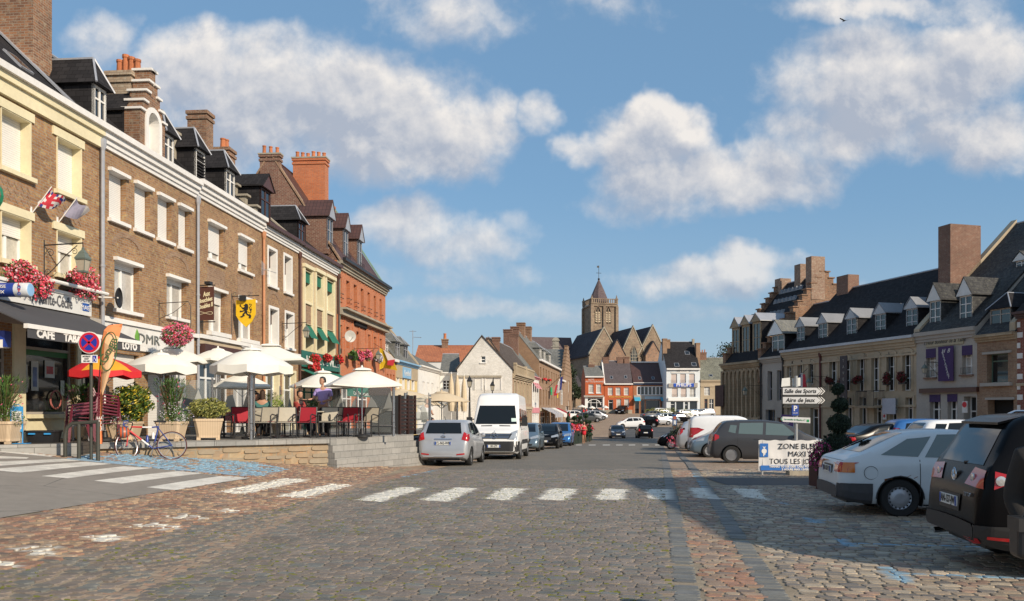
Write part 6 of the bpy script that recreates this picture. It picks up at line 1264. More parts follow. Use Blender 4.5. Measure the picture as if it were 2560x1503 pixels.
def ex_t(r,patch,bvh,q):
    xr=q['wx'][0]
    for s_ in(-1,1):
        hit=bvh.ray_cast(Vector((-9,s_*.52,1.0)),Vector((1,0,0)))[0]; M().lathe([(.045,.0),(.045,-.012),(.02,-.018),(.001,-.018)],(hit.x-.012,s_*.52,1.0),14,axis='x').build('lamp_lens',LAMP,r)
    hit=bvh.ray_cast(Vector((.20-q['wx'][0],-3,.99)),Vector((0,1,0)))[0]; M().lathe([(.05,0),(.05,-.012),(.02,-.018),(.001,-.018)],(hit.x,hit.y-.012,.99),14,axis='y').build('lamp_lens',LAMP,r)
    for a_ in(.0,): 
        hit=bvh.ray_cast(Vector((-9,0,1.0)),Vector((1,0,0)))[0]; m=M(); x_=hit.x-.02
        m.tube([(x_,.065*math.cos(t*math.pi/10),1.0+.065*math.sin(t*math.pi/10)) for t in range(21)],.008,5,cap=False)
        for p_,q_ in(((-.02,.055),(0,.005)),((.02,.055),(0,.005)),((-.045,.04),(-.018,-.05)),((.045,.04),(.018,-.05)),((0,-.005),(-.018,-.05)),((0,-.005),(.018,-.05))): m.tube([(x_,p_[0],1.0+p_[1]),(x_,q_[0],1.0+q_[1])],.006,4)
        m.build('round_emblem',CHR,r)
    hit=bvh.ray_cast(Vector((-9,-.5,.80)),Vector((1,0,0)))[0]; text('2.0 TDI',.06,'lettering',CHR,r,(hit.x-.015,-.52,.82),(R(90),0,R(-90)),ext=.003)
    patch([(-.5,.35),(-.75,.36),(-.75,.40),(-.5,.38)],'B',LRED,'reflector',n=3,mm=1,off=.03); patch([(.10,.40),(.34,.385),(.34,.42),(.10,.43)],'R',LRED,'reflector',n=3,mm=1,off=.03)
    patch([(-.3,.62),(.3,.62),(.32,.80),(-.32,.80)],'B',TRIM,'plate_recess',n=4,mm=2,off=.012)
    m=M(); m.ext([(-.56,-.52,1.55),(-.56,.52,1.55),(-.34,.56,1.615),(-.34,-.56,1.615)],(0,0,.025)); m.build('spoiler',BKP,r)
    for s_ in(-1,1): m=M(); m.tube([(-.1,s_*.60,1.62),(.05,s_*.61,1.69),(1.4,s_*.61,1.70),(1.6,s_*.60,1.62)],.016,6); m.build('roof_rail',CHR,r)
    m=M(); m.tube([(-.72,-.1,1.10),(-.74,-.12,1.14),(-.60,-.55,1.17)],.014,5); m.build('rear_wiper',TRIM,r); m=M(); m.tube([(-.86,.52,.30),(-.7,.52,.32)],.035,8); m.build('exhaust_pipe',CHR,r)
az=100; tailc('suv','sport_utility_vehicle','shiny black sport utility vehicle with roof rails in the right foreground',4.85,9.15,az,BKP,rim='six',rear=(0,.72,'AN-137-JW'),front=False,extra=ex_t)
az=99; car('estate','estate_car','dark grey estate car parked nose-in behind the parking banner','car',ax(780,1192,K9,'R',az,.83),az,GRP,'seven',rear=(0,.70,''),front=False,clear=True)
def nose(kind,name,label,px,py,Kf,az,mt,side='L',**k):   # contact of the near FRONT wheel given
    x,y=P(*Kf(px,py)); d_=(math.sin(R(az)),math.cos(R(az))); q=KIND[kind]; hw=q['W']/2-.06; rgt=(d_[1],-d_[0]); s_=1 if side=='R' else -1; b=q['wx'][1]-q['wx'][0]
    return car(kind,name,label,k.pop('cat','car'),(x-rgt[0]*hw*s_-d_[0]*b,y-rgt[1]*hw*s_-d_[1]*b),az,mt,**k)
nose('hatch','hatchback','steel blue small hatchback backed in beside the dark grey estate','' and 0 or 522,1128,K9,277,BLG,side='L',rim='seven',rear=False)
tailc('minivan','small_van','white panel van parked behind the steel blue hatchback',8.25,38.6,99,WHP,cat='van',rim='cap')
tailc('mpv','people_carrier','silver people carrier seen past the rear of the white panel van',8.9,44.6,99,SIL,det=0)
facing('hatch','hatchback','black car nose showing beside the silver people carrier',8.6,48.8,279,BKP,det=0)
# two cars on the roadway
x,y=P(*KF(635,580)); facing('hatch','hatchback','slate blue hatchback driving down towards the camera',x,y,183,NVY)
x,y=P(*KF(1048,580)); tailc('hatch','hatchback','black saloon-like hatchback driving away up the square',x,y,3,BKP)
FAR=[('hatch','white hatchback crossing broadside in front of the parked rows',(615,1040),432,270,WHP),
('hatch','black hatchback with red tail lamps behind the white crossing hatchback',(905,1210),408,290,BKP),
('estate','silver estate parked beside the black hatchback in the far rows',(1075,1420),385,75,SIL),
('hatch','pale metallic coupé behind the silver estate',(1300,1460),352,70,paint('pale_blue',(.32,.38,.42),.5)),
('sedan','charcoal car half hidden behind the silver estate',(1090,1300),300,80,DGR),
('hatch','white hatchback at the back of the far rows by the bushes',(1175,1430),252,75,WHP),
('hatch','black hatchback beside the blue parking machine',(1450,1690),345,75,BKP),
('hatch','small white car behind the black hatchback near the parking machine',(1600,1750),282,75,WHP),
('hatch','pale blue hatchback in the last row before the cream house',(1735,1930),272,75,paint('sky',(.20,.30,.42),.5)),
('mpv','silver people carrier ending the last row on the right',(1825,2010),272,255,SIL),
('estate','dark grey estate car parked left of the topiary',(60,335),338,85,DGR),
('hatch','silver hatchback tail sticking out beyond the dark grey estate',(230,380),300,85,SIL),
('sedan','dark saloon near the inn terrace',(170,370),232,85,DGR),
('hatch','white car bonnet behind the topiary',(-80,80),300,85,WHP),
('mpv','black people carrier parked before the orange inn',(600,790),212,200,BKP),
('minivan','little white van parked before the white shop house',(1425,1565),165,20,WHP)]
for kd,lb,(xa,xb),yb,az,mt in FAR:
    q=KIND[kd]; x0,y0=P(*KF((xa+xb)/2,yb)); nm={'hatch':'hatchback','estate':'estate_car','sedan':'saloon_car','mpv':'people_carrier','minivan':'small_van'}[kd]
    d_=(math.sin(R(az)),math.cos(R(az))); s_=q['L']/2-q['wx'][0]; car(kd,nm,lb,'van' if kd=='minivan' else 'car',(x0-d_[0]*s_,y0+.9-d_[1]*s_),az,mt,det=0,group='cars parked far up the square')
# cars before the restaurant
def atp(px,d): return ((px-CX)/F*d,d)
def beside(kind,name,label,px,d,az,mt,**k):
    x,y=atp(px,d); d_=(math.sin(R(az)),math.cos(R(az))); q=KIND[kind]; s_=q['L']/2-q['wx'][0]; return car(kind,name,label,'car',(x-d_[0]*s_,y-d_[1]*s_),az,mt,**k)
beside('sedan','saloon_car','black saloon in front of the long cream house',2222,33,80,BKP,det=0)
beside('mpv','hatchback','bright blue hatchback in front of the restaurant',2345,32.5,95,BLU,det=0)
beside('hatch','hatchback','white hatchback tail between the blue hatchback and the black utility vehicle',2425,26.5,95,WHP,det=0)
beside('estate','estate_car','dark bottle green estate by the ornate mansion',1905,47,80,GRNP,det=0)
# ---------------- terrace ----------------
GST=mat('grey_block',(.34,.33,.31),.85,kind='block',c2=(.27,.265,.25),var=.15); GRV=mat('rubble_wall',(.42,.32,.20),.92,kind='stone',c2=(.30,.22,.15),c3=(.46,.26,.13),var=.25,vs=2,scale=1.0)
PAV=mat('paving_dark',(.085,.07,.055),.8,kind='block',c2=(.06,.05,.042),var=.2,scale=.45); STEEL=mat('brushed_steel',(.52,.52,.53),.25,metal=.95,var=.05)
A_=(-9.9,19.7);B_=(-5.1,23.0);C_=(-3.5,26.2);D_=(-1.6,46.0)
def deck():
    m=M(); pts=[A_,B_,C_,(-2.4,38),D_]
    vs=[];n=len(pts)
    rim=[(x,y,deckz(y)) for x,y in pts]; inn=[]
    for (x,y) in pts: t=y; fx=-13.75+.084*y; inn.append((fx,y,deckz(y)))
    for i in range(n-1): m.poly([rim[i],rim[i+1],inn[i+1],inn[i]])
    o=m.build('terrace_deck',mat('terrace_paving',(.20,.19,.175),.85,kind='block',c2=(.15,.145,.135),var=.15,scale=.9)); tag(o,kind='structure'); return o
deck()
tw=root('terrace_wall',(A_[0],A_[1],0),math.atan2(B_[1]-A_[1],B_[0]-A_[0]),'rubble stone terrace wall capped with long grey slabs','wall')
L1=math.hypot(B_[0]-A_[0],B_[1]-A_[1])
m=M(); m.box(0,L1,.06,.4,-.3,.78); m.build('wall',GRV,tw)
rs=random.Random(11); m=M(); x=.0; i=0
while x<L1:
    w=min(rs.uniform(.7,1.25),L1-x); m.box(x+.004,x+w-.004,-.04+rs.uniform(-.004,.004),.5,.78,.92+rs.uniform(-.003,.003)); x+=w
m.build('coping',GST,tw)
m=M(); rs=random.Random(4)
for r_ in range(4):   # projecting rubble stones
    x=1.0+rs.random()*.3
    while x<L1-.35:
        w=rs.uniform(.16,.6); h_=rs.uniform(.08,.16); z=.05+r_*.175+rs.uniform(-.02,.02); x+=rs.choice((0,0,.12)); 
        if z>(.62-.08*x)-.3:
            pts=[(x+w/2+w/2*math.copysign(abs(math.cos(q*.5236+.2))**.45,math.cos(q*.5236+.2))*rs.uniform(.93,1),z+h_/2+h_/2*math.copysign(abs(math.sin(q*.5236+.2))**.45,math.sin(q*.5236+.2))*rs.uniform(.85,1)) for q in range(12)]; m.ext([(a,.065,b) for a,b in pts],(0,-.025-rs.random()*.02,0))
        x+=w+rs.uniform(.03,.1)
m.build('rubble_stone',mat('ochre_stone',(.36,.26,.16),.9,kind='leaf',c2=(.30,.26,.20),c3=(.40,.23,.12)),tw)
ang=math.atan2(C_[1]-B_[1],C_[0]-B_[0]); L2=math.hypot(C_[0]-B_[0],C_[1]-B_[1])
st=root('terrace_steps',(B_[0],B_[1],0),ang,'grey block terrace steps facing the parked silver hatchback','steps')
for i in range(4):
    M().box(-.0+.004*i,L2+.6+i*.3,-.05-.07*i,.4,-.5,.92-.2*i-.0).build('step',GST,st)
m=M(); m.box(-.02,.28,-.12,.3,-.4,.74)
st2=root('terrace_edge_wall',(C_[0],C_[1],0),math.atan2(D_[1]-C_[1],D_[0]-C_[0]),'low grey block wall holding the terrace behind the parked cars','wall')
M().box(0,20,-.03,.4,-1,.75).build('wall',GST,st2); M().box(0,20,-.06,.42,.751,.80).build('coping',GST,st2)
# café sidewalk
sw=M(); 
sw.ext([(-40,17.3,.4),(-11,17.35,.4),(-9.7,18.3,.4),(-9.9,19.7,.4),(-11.9,23.5,.4),(-40,23.5,.4)],(0,0,.56)); tag(sw.build('pavement',PAV),kind='structure')
sw=M(); sw.ext([(-40,17.15,.3),(-10.95,17.2,.3),(-9.55,18.2,.3),(-9.72,18.32,.3),(-11.0,17.37,.3),(-40,17.32,.3)],(0,0,.67)); tag(sw.build('kerb',GST),kind='structure')
# ---- umbrellas ----
CANV=mat('ivory_canvas',(.78,.76,.69),.85,var=.05,vs=2); BEI=mat('beige_canvas',(.62,.50,.34),.85,var=.06); 
def onpx(px,d): return ((px-CX)/F*d,d)
def umbrella(label,pa,ya,pl,pr,yr,d,n=8,mt=None,rot=0,val=.16,twin=False,group='ivory terrace umbrellas',foot=None,vary=0,top=True,pole=None,mt2=None):
    mt=mt or CANV; x,y=onpx(pa,d); zf=foot if foot is not None else deckz(d); r=root('umbrella',(x,y,zf),rot,label,'umbrella',group)
    za=EYE-(ya-HY)/F*d-zf; zr=EYE-(yr-HY)/F*d-zf; Rr=(pr-pl)/2/F*d*1.09
    if n==4: Rr*=1.08
    rs=random.Random(int(pa)); m=M(); ring=[];K_=5
    ph=[2*math.pi*i/n+(math.pi/4 if n==4 else 0) for i in range(n)]
    pts=[(0,0,za)];rows=[]
    for k in range(1,K_+1):
        t=k/K_; row=[]
        for i in range(n):
            for s_ in range(2):
                a=ph[i]+s_*math.pi/n; rr=Rr*t*(1 if s_==0 else math.cos(math.pi/n)*(1-.025*t)); z=za+(zr-za)*(t**1.08) - (0 if s_==0 else .0) +(.05*math.sin(math.pi*t)*(1 if n>4 else .3)) -(.025*t if s_ else 0)
                row.append((rr*math.cos(a),rr*math.sin(a),z+rs.uniform(-.006,.006)))
        rows.append(row); pts+=row
    N2=2*n; fs=[(0,1+j,1+(j+1)%N2) for j in range(N2)]
    for k in range(K_-1): fs+=[(1+k*N2+j,1+(k+1)*N2+j,1+(k+1)*N2+(j+1)%N2,1+k*N2+(j+1)%N2) for j in range(N2)]
    base=1+(K_-1)*N2; b2=len(pts)
    if val: 
        pts+=[(p[0]*1.0,p[1]*1.0,p[2]-val*(1 if j%2==0 else 1.12)+rs.uniform(-.02,.02)) for j,p in enumerate(rows[-1])]
        fs+=[(base+j,b2+j,b2+(j+1)%N2,base+(j+1)%N2) for j in range(N2)]
    m.faces(pts,fs); 
    if mt2: m.mi=[(1 if len(f)<5 and max(f)<b2 and 4.5<((((min(q for q in f if q>0)-1)%N2)+.5)*2*math.pi/N2+rot)%6.283<6.1 else 0) for f in fs]; cn=m.build('canopy',[mt,mt2],r,smooth=50)
    else: cn=m.build('canopy',mt,r,smooth=50)
    if top:
        m=M(); m.lathe([(Rr*.26,-.05),(Rr*.2,.0),(.02,.045)],(0,0,za),n if n>4 else 4,ph=math.pi/4 if n==4 else 0,cap=False); m.lathe([(.03,.03),(.035,.06),(.02,.09),(.004,.11)],(0,0,za),8); m.build('vent',mt,cn)
    m=M()
    for i in range(n): a=ph[i]; m.tube([(0,0,za-.12),(Rr*.97*math.cos(a),Rr*.97*math.sin(a),zr-.03)],.011,4); m.tube([(0,0,zr-.35),(Rr*.5*math.cos(a),Rr*.5*math.sin(a),(za+zr)/2-.10)],.009,4)
    m.build('rib',STEEL if not mt2 else WHT,r)
    m=M(); pm=pole or STEEL
    if twin: m.tube([(-.07,0,0),(-.07,0,zr)],.022,8); m.tube([(.07,0,0),(.07,0,zr)],.022,8); m.tube([(0,.05,0),(0,.05,za)],.045,12)
    else: m.tube([(0,0,0),(0,0,za)],.024,10)
    m.build('pole',pm,r,smooth=40)
    M().lathe([(.26,0),(.26,.05),(.08,.09),(.05,.25)],(0,0,0),14).build('base',TRIM,r,smooth=30)
    return r
umbrella('ivory dome umbrella above the red bicycle, leftmost of the terrace umbrellas',403,884,322,486,915,23.2,twin=True,val=.2)
umbrella('ivory umbrella behind the leftmost one, under the pink hanging basket',432,868,396,555,902,26.5,twin=True,val=.06,rot=.3)
umbrella('ivory umbrella with pegs on its top flap in front of the brown shopfront',545,873,495,622,899,27.5,twin=True,val=.06,rot=.1)
umbrella('large ivory umbrella with a crumpled skirt over the thick chrome pole',629,872,543,727,915,22.2,twin=True,val=.2,rot=.2)
umbrella('wide ivory umbrella reaching towards the hotel fascia',678,862,580,800,901,25.5,n=4,rot=.12,val=.05)
umbrella('low ivory umbrella half hidden behind the central one',606,932,522,690,967,28,n=4,rot=.3,val=.05)
umbrella('ivory square umbrella over the waiter',807,929,728,895,966,27.5,n=4,rot=.5,val=.05)
umbrella('ivory square umbrella standing foremost on the terrace corner',905,922,802,1002,963,24.3,n=4,rot=.35,val=.05)
umbrella('beige umbrella behind the slatted screen',1003,975,930,1074,994,32,n=8,mt=BEI,val=.02,group='beige umbrellas')
umbrella('beige umbrella left of the white van roof',1104,980,1052,1180,1003,38,n=8,mt=BEI,val=.02,group='beige umbrellas')
umbrella('pale beige umbrella low behind the parked silver hatchback',1060,1000,1005,1110,1012,42,n=8,mt=BEI,val=.02,group='beige umbrellas')
umbrella('red and yellow ice cream parasol beside the burgundy chairs',262,893,170,330,928,20.4,n=8,mt=mat('red_canvas_bright',(.62,.02,.025),.7),mt2=mat('yellow_canvas',(.75,.36,.02),.7),val=.14,group=None,foot=.95,pole=WHT,rot=.15)
# far terrace parasols at the inn
for i,(px,py,w) in enumerate(((1455,1013,21),(1480,1016,17),(1514,1015,15))):
    umbrella(['cream parasol at the left of the inn terrace','white parasol in the middle of the inn terrace','white parasol at the right of the inn terrace'][i],px,py,px-w/2,px+w/2,py+4,152,n=8,val=.1,group='small parasols at the inn',foot=gz(0,152))
# ---- closed beige parasols ----
for i,px in enumerate((1128,1143,1160)):
    x,y=onpx(px,40+i); r=root('closed_parasol',(x,y,deckz(y)),0,['folded beige parasol nearest the lamp post','folded beige parasol second from the lamp post','folded beige parasol beside the van roof'][i],'umbrella','folded beige parasols'); M().lathe([(.13,.9),(.17,1.2),(.12,2.2),(.03,2.7)],(0,0,0),10).build('canopy',BEI,r); M().tube([(0,0,0),(0,0,2.8)],.025,6).build('pole',WHT,r)
# ---- chairs ----
REDF=mat('red_mesh',(.36,.015,.03),.8,var=.08); BGF=mat('beige_mesh',(.46,.42,.34),.8,var=.08); ANT=mat('anthracite_frame',(.025,.025,.028),.4,var=.1)
def chair(fab,label):
    r=root('terrace_chair',(0,0,0),0,label,'chair','mesh terrace chairs')
    m=M(); m.ext([(-.24,-.24,.44),(.24,-.24,.44),(.24,.22,.42),(-.24,.22,.42)],(0,0,.02)); m.build('seat',fab,r)
    m=M(); m.ext([(-.23,.22,.47),(.23,.22,.47),(.23,.31,.86),(-.23,.31,.86)],(0,.012,0)); m.build('backrest',fab,r)
    for s_ in(-1,1):
        M().tube([(s_*.26,-.25,0),(s_*.26,-.25,.63),(s_*.26,-.15,.67),(s_*.26,.24,.62)],.018,6).build('armrest',ANT,r,smooth=40)
        M().tube([(s_*.26,.26,0),(s_*.25,.22,.44),(s_*.24,.32,.87)],.017,6).build('back_leg',ANT,r,smooth=40)
    m=M(); m.tube([(-.24,.32,.87),(.24,.32,.87)],.014,6); m.tube([(-.26,-.25,.43),(.26,-.25,.43)],.014,6); m.tube([(-.25,.22,.43),(.25,.22,.43)],.014,6); m.build('frame',ANT,r)
    return r
PC={'r':chair(REDF,''),'b':chair(BGF,'')}; used={'r':0,'b':0}
def put(c,px,d,a,label):
    x,y=onpx(px,d); z=deckz(d)
    if not used[c]: o=PC[c]; used[c]=1; o.location=(x,y,z); o.rotation_euler=(0,0,a); o['label']=label
    else: dup(PC[c],(x,y,z),a,label)
cl='mesh armchair on the terrace edge, '
for c,px,d,a,l in (('r',606,22.7,.5,'red mesh armchair left of the thick chrome pole'),('b',664,22.6,-.15,'beige mesh armchair just right of the thick chrome pole'),('b',717,22.9,.25,'beige mesh armchair second from the chrome pole'),('r',762,23.2,-.1,'red mesh armchair in the middle of the front row'),('b',822,23.9,.1,'beige mesh armchair under the corner umbrella'),('b',846,24.4,.3,'beige mesh armchair tucked behind its twin under the corner umbrella'),
  ('r',870,24.3,-.1,'red mesh armchair left of the corner umbrella pole'),('r',893,25.2,.2,'red mesh armchair behind the corner umbrella pole'),('b',919,25.0,-.3,'beige mesh armchair at the right end of the terrace row'),('r',585,24.2,1.2,'red mesh armchair turned sideways behind the glass screen'),('b',790,24.9,2.8,'beige mesh armchair facing away from the terrace edge'),('r',735,25.3,2.9,'red mesh armchair facing away in the second row'),('b',640,25.2,3.3,'beige mesh armchair behind the chrome pole'),('r',690,25.6,.2,'red mesh armchair in the second row beside the yellow green shrub')): put(c,px,d,a,l)
def table(px,d,label,w=.7):
    x,y=onpx(px,d); r=root('table',(x,y,deckz(d)),.2,label,'table','terrace tables'); M().box(-w/2,w/2,-w/2,w/2,.73,.76).build('tabletop',BGF,r); 
    M().tube([(0,0,0),(0,0,.73)],.03,8).build('pedestal',ANT,r); M().lathe([(.25,0),(.25,.02),(.05,.05)],(0,0,0),12).build('base',ANT,r)
for px,d,l in ((625,23.9,'square table behind the thick chrome pole'),(700,24.1,'square table between the beige armchairs and the shrub'),(780,24.2,'square table behind the red armchair of the front row'),(860,26,'square table behind the waiter'),(560,23.2,'square table behind the variegated shrub')): table(px,d,l)
# burgundy plastic chairs in stacks
BURG=mat('burgundy_plastic',(.13,.012,.028),.4,var=.1,coat=.2)
def plch():
    r=root('plastic_chair',(0,0,0),0,'','chair','stacked burgundy plastic chairs')
    m=M(); m.ext([(-.22,-.22,.42),(.22,-.22,.42),(.19,.2,.40),(-.19,.2,.40)],(0,0,.02)); m.build('seat',BURG,r)
    m=M()
    for i in range(7): 
        x0=-.2+i*.065; m.ext([(x0,.2,.45),(x0+.038,.2,.45),(x0+.038,.33,.84),(x0,.33,.84)],(0,.014,0))
    m.tube([(-.24,.3,.7),(-.22,.34,.82),(0,.36,.87),(.22,.34,.82),(.24,.3,.7)],.022,6); m.build('backrest',BURG,r)
    for s_ in(-1,1):
        M().tube([(s_*.25,.3,.7),(s_*.29,.05,.66),(s_*.29,-.2,.62),(s_*.26,-.24,.45)],.024,6).build('armrest',BURG,r,smooth=40)
        for yy,ye in((-.22,-.27),(.2,.30)): m=M(); m.ext([(s_*.2,yy-.03,.42),(s_*.25,yy-.03,.42),(s_*.27,ye-.02,0),(s_*.24,ye-.02,0)],(0,.05,0)); m.build('leg',BURG,r)
    return r
pc=plch(); first=True
for (px,d,a,n,lab) in ((198,19.4,-.9,4,'burgundy plastic armchair in the left stack by the signpost'),(262,20.3,2.3,7,'burgundy plastic armchair in the tall stack by the flowering planter')):
    x,y=onpx(px,d)
    for k in range(n):
        lb=lab+', '+['lowest','second from the bottom','third from the bottom','fourth from the bottom','fifth from the bottom','sixth from the bottom','topmost'][k if k<n-1 else 6]
        zz=.96+k*.075; xx=x+k*.004
        if first: pc.location=(xx,y,zz); pc.rotation_euler=(0,0,a); pc['label']=lb; first=False
        else: dup(pc,(xx,y,zz),a,lb)
# ---- foliage helpers ----
def cloud(m,c,rad,n,size,rs,shell=.5,asp=.5,flat=0.):
    for _ in range(n):
        while True:
            v=Vector((rs.uniform(-1,1),rs.uniform(-1,1),rs.uniform(-1,1)))
            if shell<v.length<1: break
        nz=1+.22*mnoise.noise(v*2.3+Vector(c)); p=Vector((c[0]+v.x*rad[0]*nz,c[1]+v.y*rad[1]*nz,c[2]+v.z*rad[2]*nz))
        q=Vector((rs.gauss(0,1),rs.gauss(0,1),rs.gauss(0,1)+flat)).normalized(); a=q.orthogonal().normalized()*size*rs.uniform(.6,1.3); b=q.cross(a).normalized()*a.length*asp
        m.poly([p-a,p-b*.8+q*size*.1,p+a,p+b*.8+q*size*.1])
LF=mat('leaf_green',(.045,.10,.02),.55,kind='leaf',c2=(.09,.17,.03)); LFD=mat('leaf_dark',(.012,.028,.010),.6,kind='leaf',c2=(.022,.045,.014)); LFY=mat('leaf_yellow_green',(.055,.11,.012),.5,kind='leaf',c2=(.12,.17,.02),c3=(.62,.45,.03)); LFV=mat('leaf_variegated',(.22,.24,.05),.55,kind='leaf',c2=(.42,.38,.12),c3=(.12,.14,.03)); LFL=mat('leaf_lime',(.16,.26,.03),.55,kind='leaf',c2=(.28,.36,.05))
FPK=mat('petal_pink',(.72,.10,.20),.6,kind='leaf',c2=(.75,.28,.40),c3=(.62,.02,.05)); FRD=mat('petal_red',(.55,.015,.02),.6,kind='leaf',c2=(.68,.05,.05)); FWT=mat('petal_white',(.7,.68,.66),.6,kind='leaf',c2=(.62,.55,.70)); FRS=mat('petal_crimson',(.60,.02,.05),.6,kind='leaf',c2=(.72,.16,.22),c3=(.78,.45,.50)); FDK=mat('petal_magenta',(.35,.02,.12),.6,kind='leaf',c2=(.5,.06,.2))
TERRA=mat('planter_concrete',(.60,.46,.31),.8,kind='stripe',c2=(.54,.41,.275),scale=.06,var=.06)
def tub(r,w,h):
    m=M(); a=w*.4;b=w*.5;cc=.06
    def oc(s,z): return [(-s+cc,-s,z),(s-cc,-s,z),(s,-s+cc,z),(s,s-cc,z),(s-cc,s,z),(-s+cc,s,z),(-s,s-cc,z),(-s,-s+cc,z)]
    R_=[oc(a,.06),oc(a,.12),oc(b,h-.06),oc(b+.015,h-.06),oc(b+.015,h),oc(b-.05,h),oc(b-.05,h-.08)]
    for i in range(len(R_)-1):
        for j in range(8): m.poly([R_[i][j],R_[i][(j+1)%8],R_[i+1][(j+1)%8],R_[i+1][j]])
    m.poly(R_[-1]); m.box(-a,-a+.1,-a,-a+.1,0,.07); m.box(a-.1,a,-a,-a+.1,0,.07); m.box(-a,-a+.1,a-.1,a,0,.07); m.box(a-.1,a,a-.1,a,0,.07); m.poly(R_[0][::-1]); return m.build('tub',TERRA,r)
def planter(label,px,d,w,h,z=None,rot=0): x,y=onpx(px,d); r=root('planter',(x,y,z if z is not None else deckz(d)),rot,label,'planter','ribbed concrete planters'); tub(r,w,h); return r
r=planter('ribbed planter with a round yellow and green shrub behind the bicycle',313,20.6,.66,.5); rs=random.Random(1)
m=M(); cloud(m,(.12,.1,.98),(.50,.48,.46),2600,.045,rs,.55); m.build('foliage',LFY,r); m=M(); cloud(m,(.12,.1,.98),(.40,.38,.36),500,.07,rs,.2); m.build('inner_foliage',LFD,r); m=M(); cloud(m,(-.1,-.2,.5),(.45,.3,.16),500,.022,rs,.2); m.build('trailing_leaves',LF,r); m=M(); cloud(m,(-.1,-.24,.52),(.46,.3,.17),130,.018,rs,.5); m.build('flowers',FWT,r)
def oleander(r,c,rad,n,rs,fl=FPK,nf=30):
    m=M()
    for _ in range(n):
        a=rs.uniform(0,6.28); t=rs.random(); hh=rs.random(); p=Vector((c[0]+rad[0]*t*math.cos(a)*(.4+hh*.8),c[1]+rad[1]*t*math.sin(a)*(.4+hh*.8),c[2]-rad[2]+2*rad[2]*hh))
        d=Vector((math.cos(a)*rs.uniform(.2,1),math.sin(a)*rs.uniform(.2,1),rs.uniform(.2,1.2))).normalized()*rs.uniform(.09,.16); s_=d.cross(Vector((0,0,1))).normalized()*.013; m.poly([p,p+d*.5+s_,p+d,p+d*.5-s_])
    m.build('foliage',LF,r)
    m=M()
    for i in range(14): a=i*.45; m.tube([(c[0],c[1],c[2]-rad[2]-.1),(c[0]+rad[0]*.7*math.cos(a),c[1]+rad[1]*.7*math.sin(a),c[2]+rad[2]*.7)],.008,4)
    m.build('stem',mat('stem_brown',(.10,.07,.03),.8),r)
    m=M(); cloud(m,(c[0],c[1],c[2]+.05),(rad[0]*.95,rad[1]*.95,rad[2]),nf,.03,rs,.6,asp=.9); m.build('flowers',fl,r)
r=planter('ribbed planter with a tall oleander and small white flowers behind the bicycle saddle',430,20.9,.62,.5); oleander(r,(0,0,1.05),(.42,.4,.48),900,random.Random(2)); m=M(); rs=random.Random(3); cloud(m,(.1,-.1,.62),(.40,.3,.28),700,.03,rs,.2); m.build('lower_leaves',LF,r); m=M(); cloud(m,(.15,-.12,.68),(.42,.32,.32),260,.018,rs,.5,asp=.9); m.build('small_flowers',FWT,r)
r=planter('ribbed planter with a clipped variegated shrub at the terrace edge',521,21.9,.72,.56,rot=.35); m=M(); rs=random.Random(4); cloud(m,(.0,.0,.82),(.52,.48,.28),2600,.035,rs,.5); m.build('foliage',LFV,r); m=M(); cloud(m,(.0,.0,.82),(.42,.38,.2),300,.06,rs,.2); m.build('inner_foliage',LFD,r)
r=planter('ribbed planter with an oleander at the left edge beside the blue board',10,18.2,.66,.5,z=.96); oleander(r,(0,0,1.0),(.45,.4,.45),900,random.Random(5)); m=M(); rs=random.Random(6); cloud(m,(.2,-.1,.55),(.3,.3,.2),400,.025,rs,.2); m.build('lower_leaves',LF,r); m=M(); cloud(m,(.22,-.12,.58),(.3,.3,.2),80,.018,rs,.5); m.build('small_flowers',FWT,r)
r=planter('planter with a pink flowering oleander behind the burgundy chairs',205,21.3,.6,.5,z=.96); oleander(r,(0,0,.95),(.5,.4,.4),900,random.Random(7),nf=50)
r=planter('planter with a feathery lime green bamboo among the terrace tables',677,27,.6,.5); m=M(); rs=random.Random(8); cloud(m,(0,0,.95),(.45,.45,.45),1800,.05,rs,.2,asp=.2); m.build('foliage',LFL,r)
r=planter('planter with a dark leafy shrub under the waiter umbrella',785,28.5,.5,.5); m=M(); cloud(m,(0,0,.85),(.5,.4,.35),900,.05,rs,.3); m.build('foliage',LF,r)
# ---- frosted wind screens ----
FRO=mat('frosted_film',(.40,.41,.385),.5,var=.04); CLR=mat('clear_glass',(.55,.6,.58),.03,var=0,alpha=.14)
def screen(label,p0,d0,p1,d1,seed,zt=1.55,full=False):
    a=onpx(p0,d0); b=onpx(p1,d1); L=math.hypot(b[0]-a[0],b[1]-a[1]); r=root('wind_screen',(a[0],a[1],deckz((d0+d1)/2)),math.atan2(b[1]-a[1],b[0]-a[0]),label,'wind screen','frosted glass wind screens')
    rs=random.Random(seed); n=7; top=[(L*i/n,zt-.5+.42*math.sin(i*1.7+seed)*(.6+.4*rs.random())-.1) for i in range(n+1)]
    m=M(); m.ext([(.04,0,.78),(L-.04,0,.78)]+[(min(max(x,.04),L-.04),0,z) for x,z in top[::-1]],(0,.008,0)); m.build('frosted_band',FRO,r)
    M().box(.04,L-.04,.012,.018,.1,zt).build('glass_pane',CLR,r)
    for x in (0,L): M().tube([(x,0,0),(x,0,zt+.12)],.02,8).build('post',STEEL,r)
    m=M(); m.tube([(0,0,.32),(L,0,.32)],.014,6); m.build('rail',STEEL,r)
screen('frosted screen between the leftmost umbrellas',447,22.8,530,24.6,1,1.65); screen('frosted screen behind the variegated shrub',532,24.2,620,23.3,2,1.6); screen('frosted screen behind the waiter',822,27.5,893,27,3); screen('frosted screen left of the slatted divider',905,26.5,984,26,4,1.55); screen('frosted screen behind the silver hatchback',1018,30,1072,31.5,5,1.4); screen('frosted screen left of the hatchback roof',700,27.5,735,28.2,6,1.5)
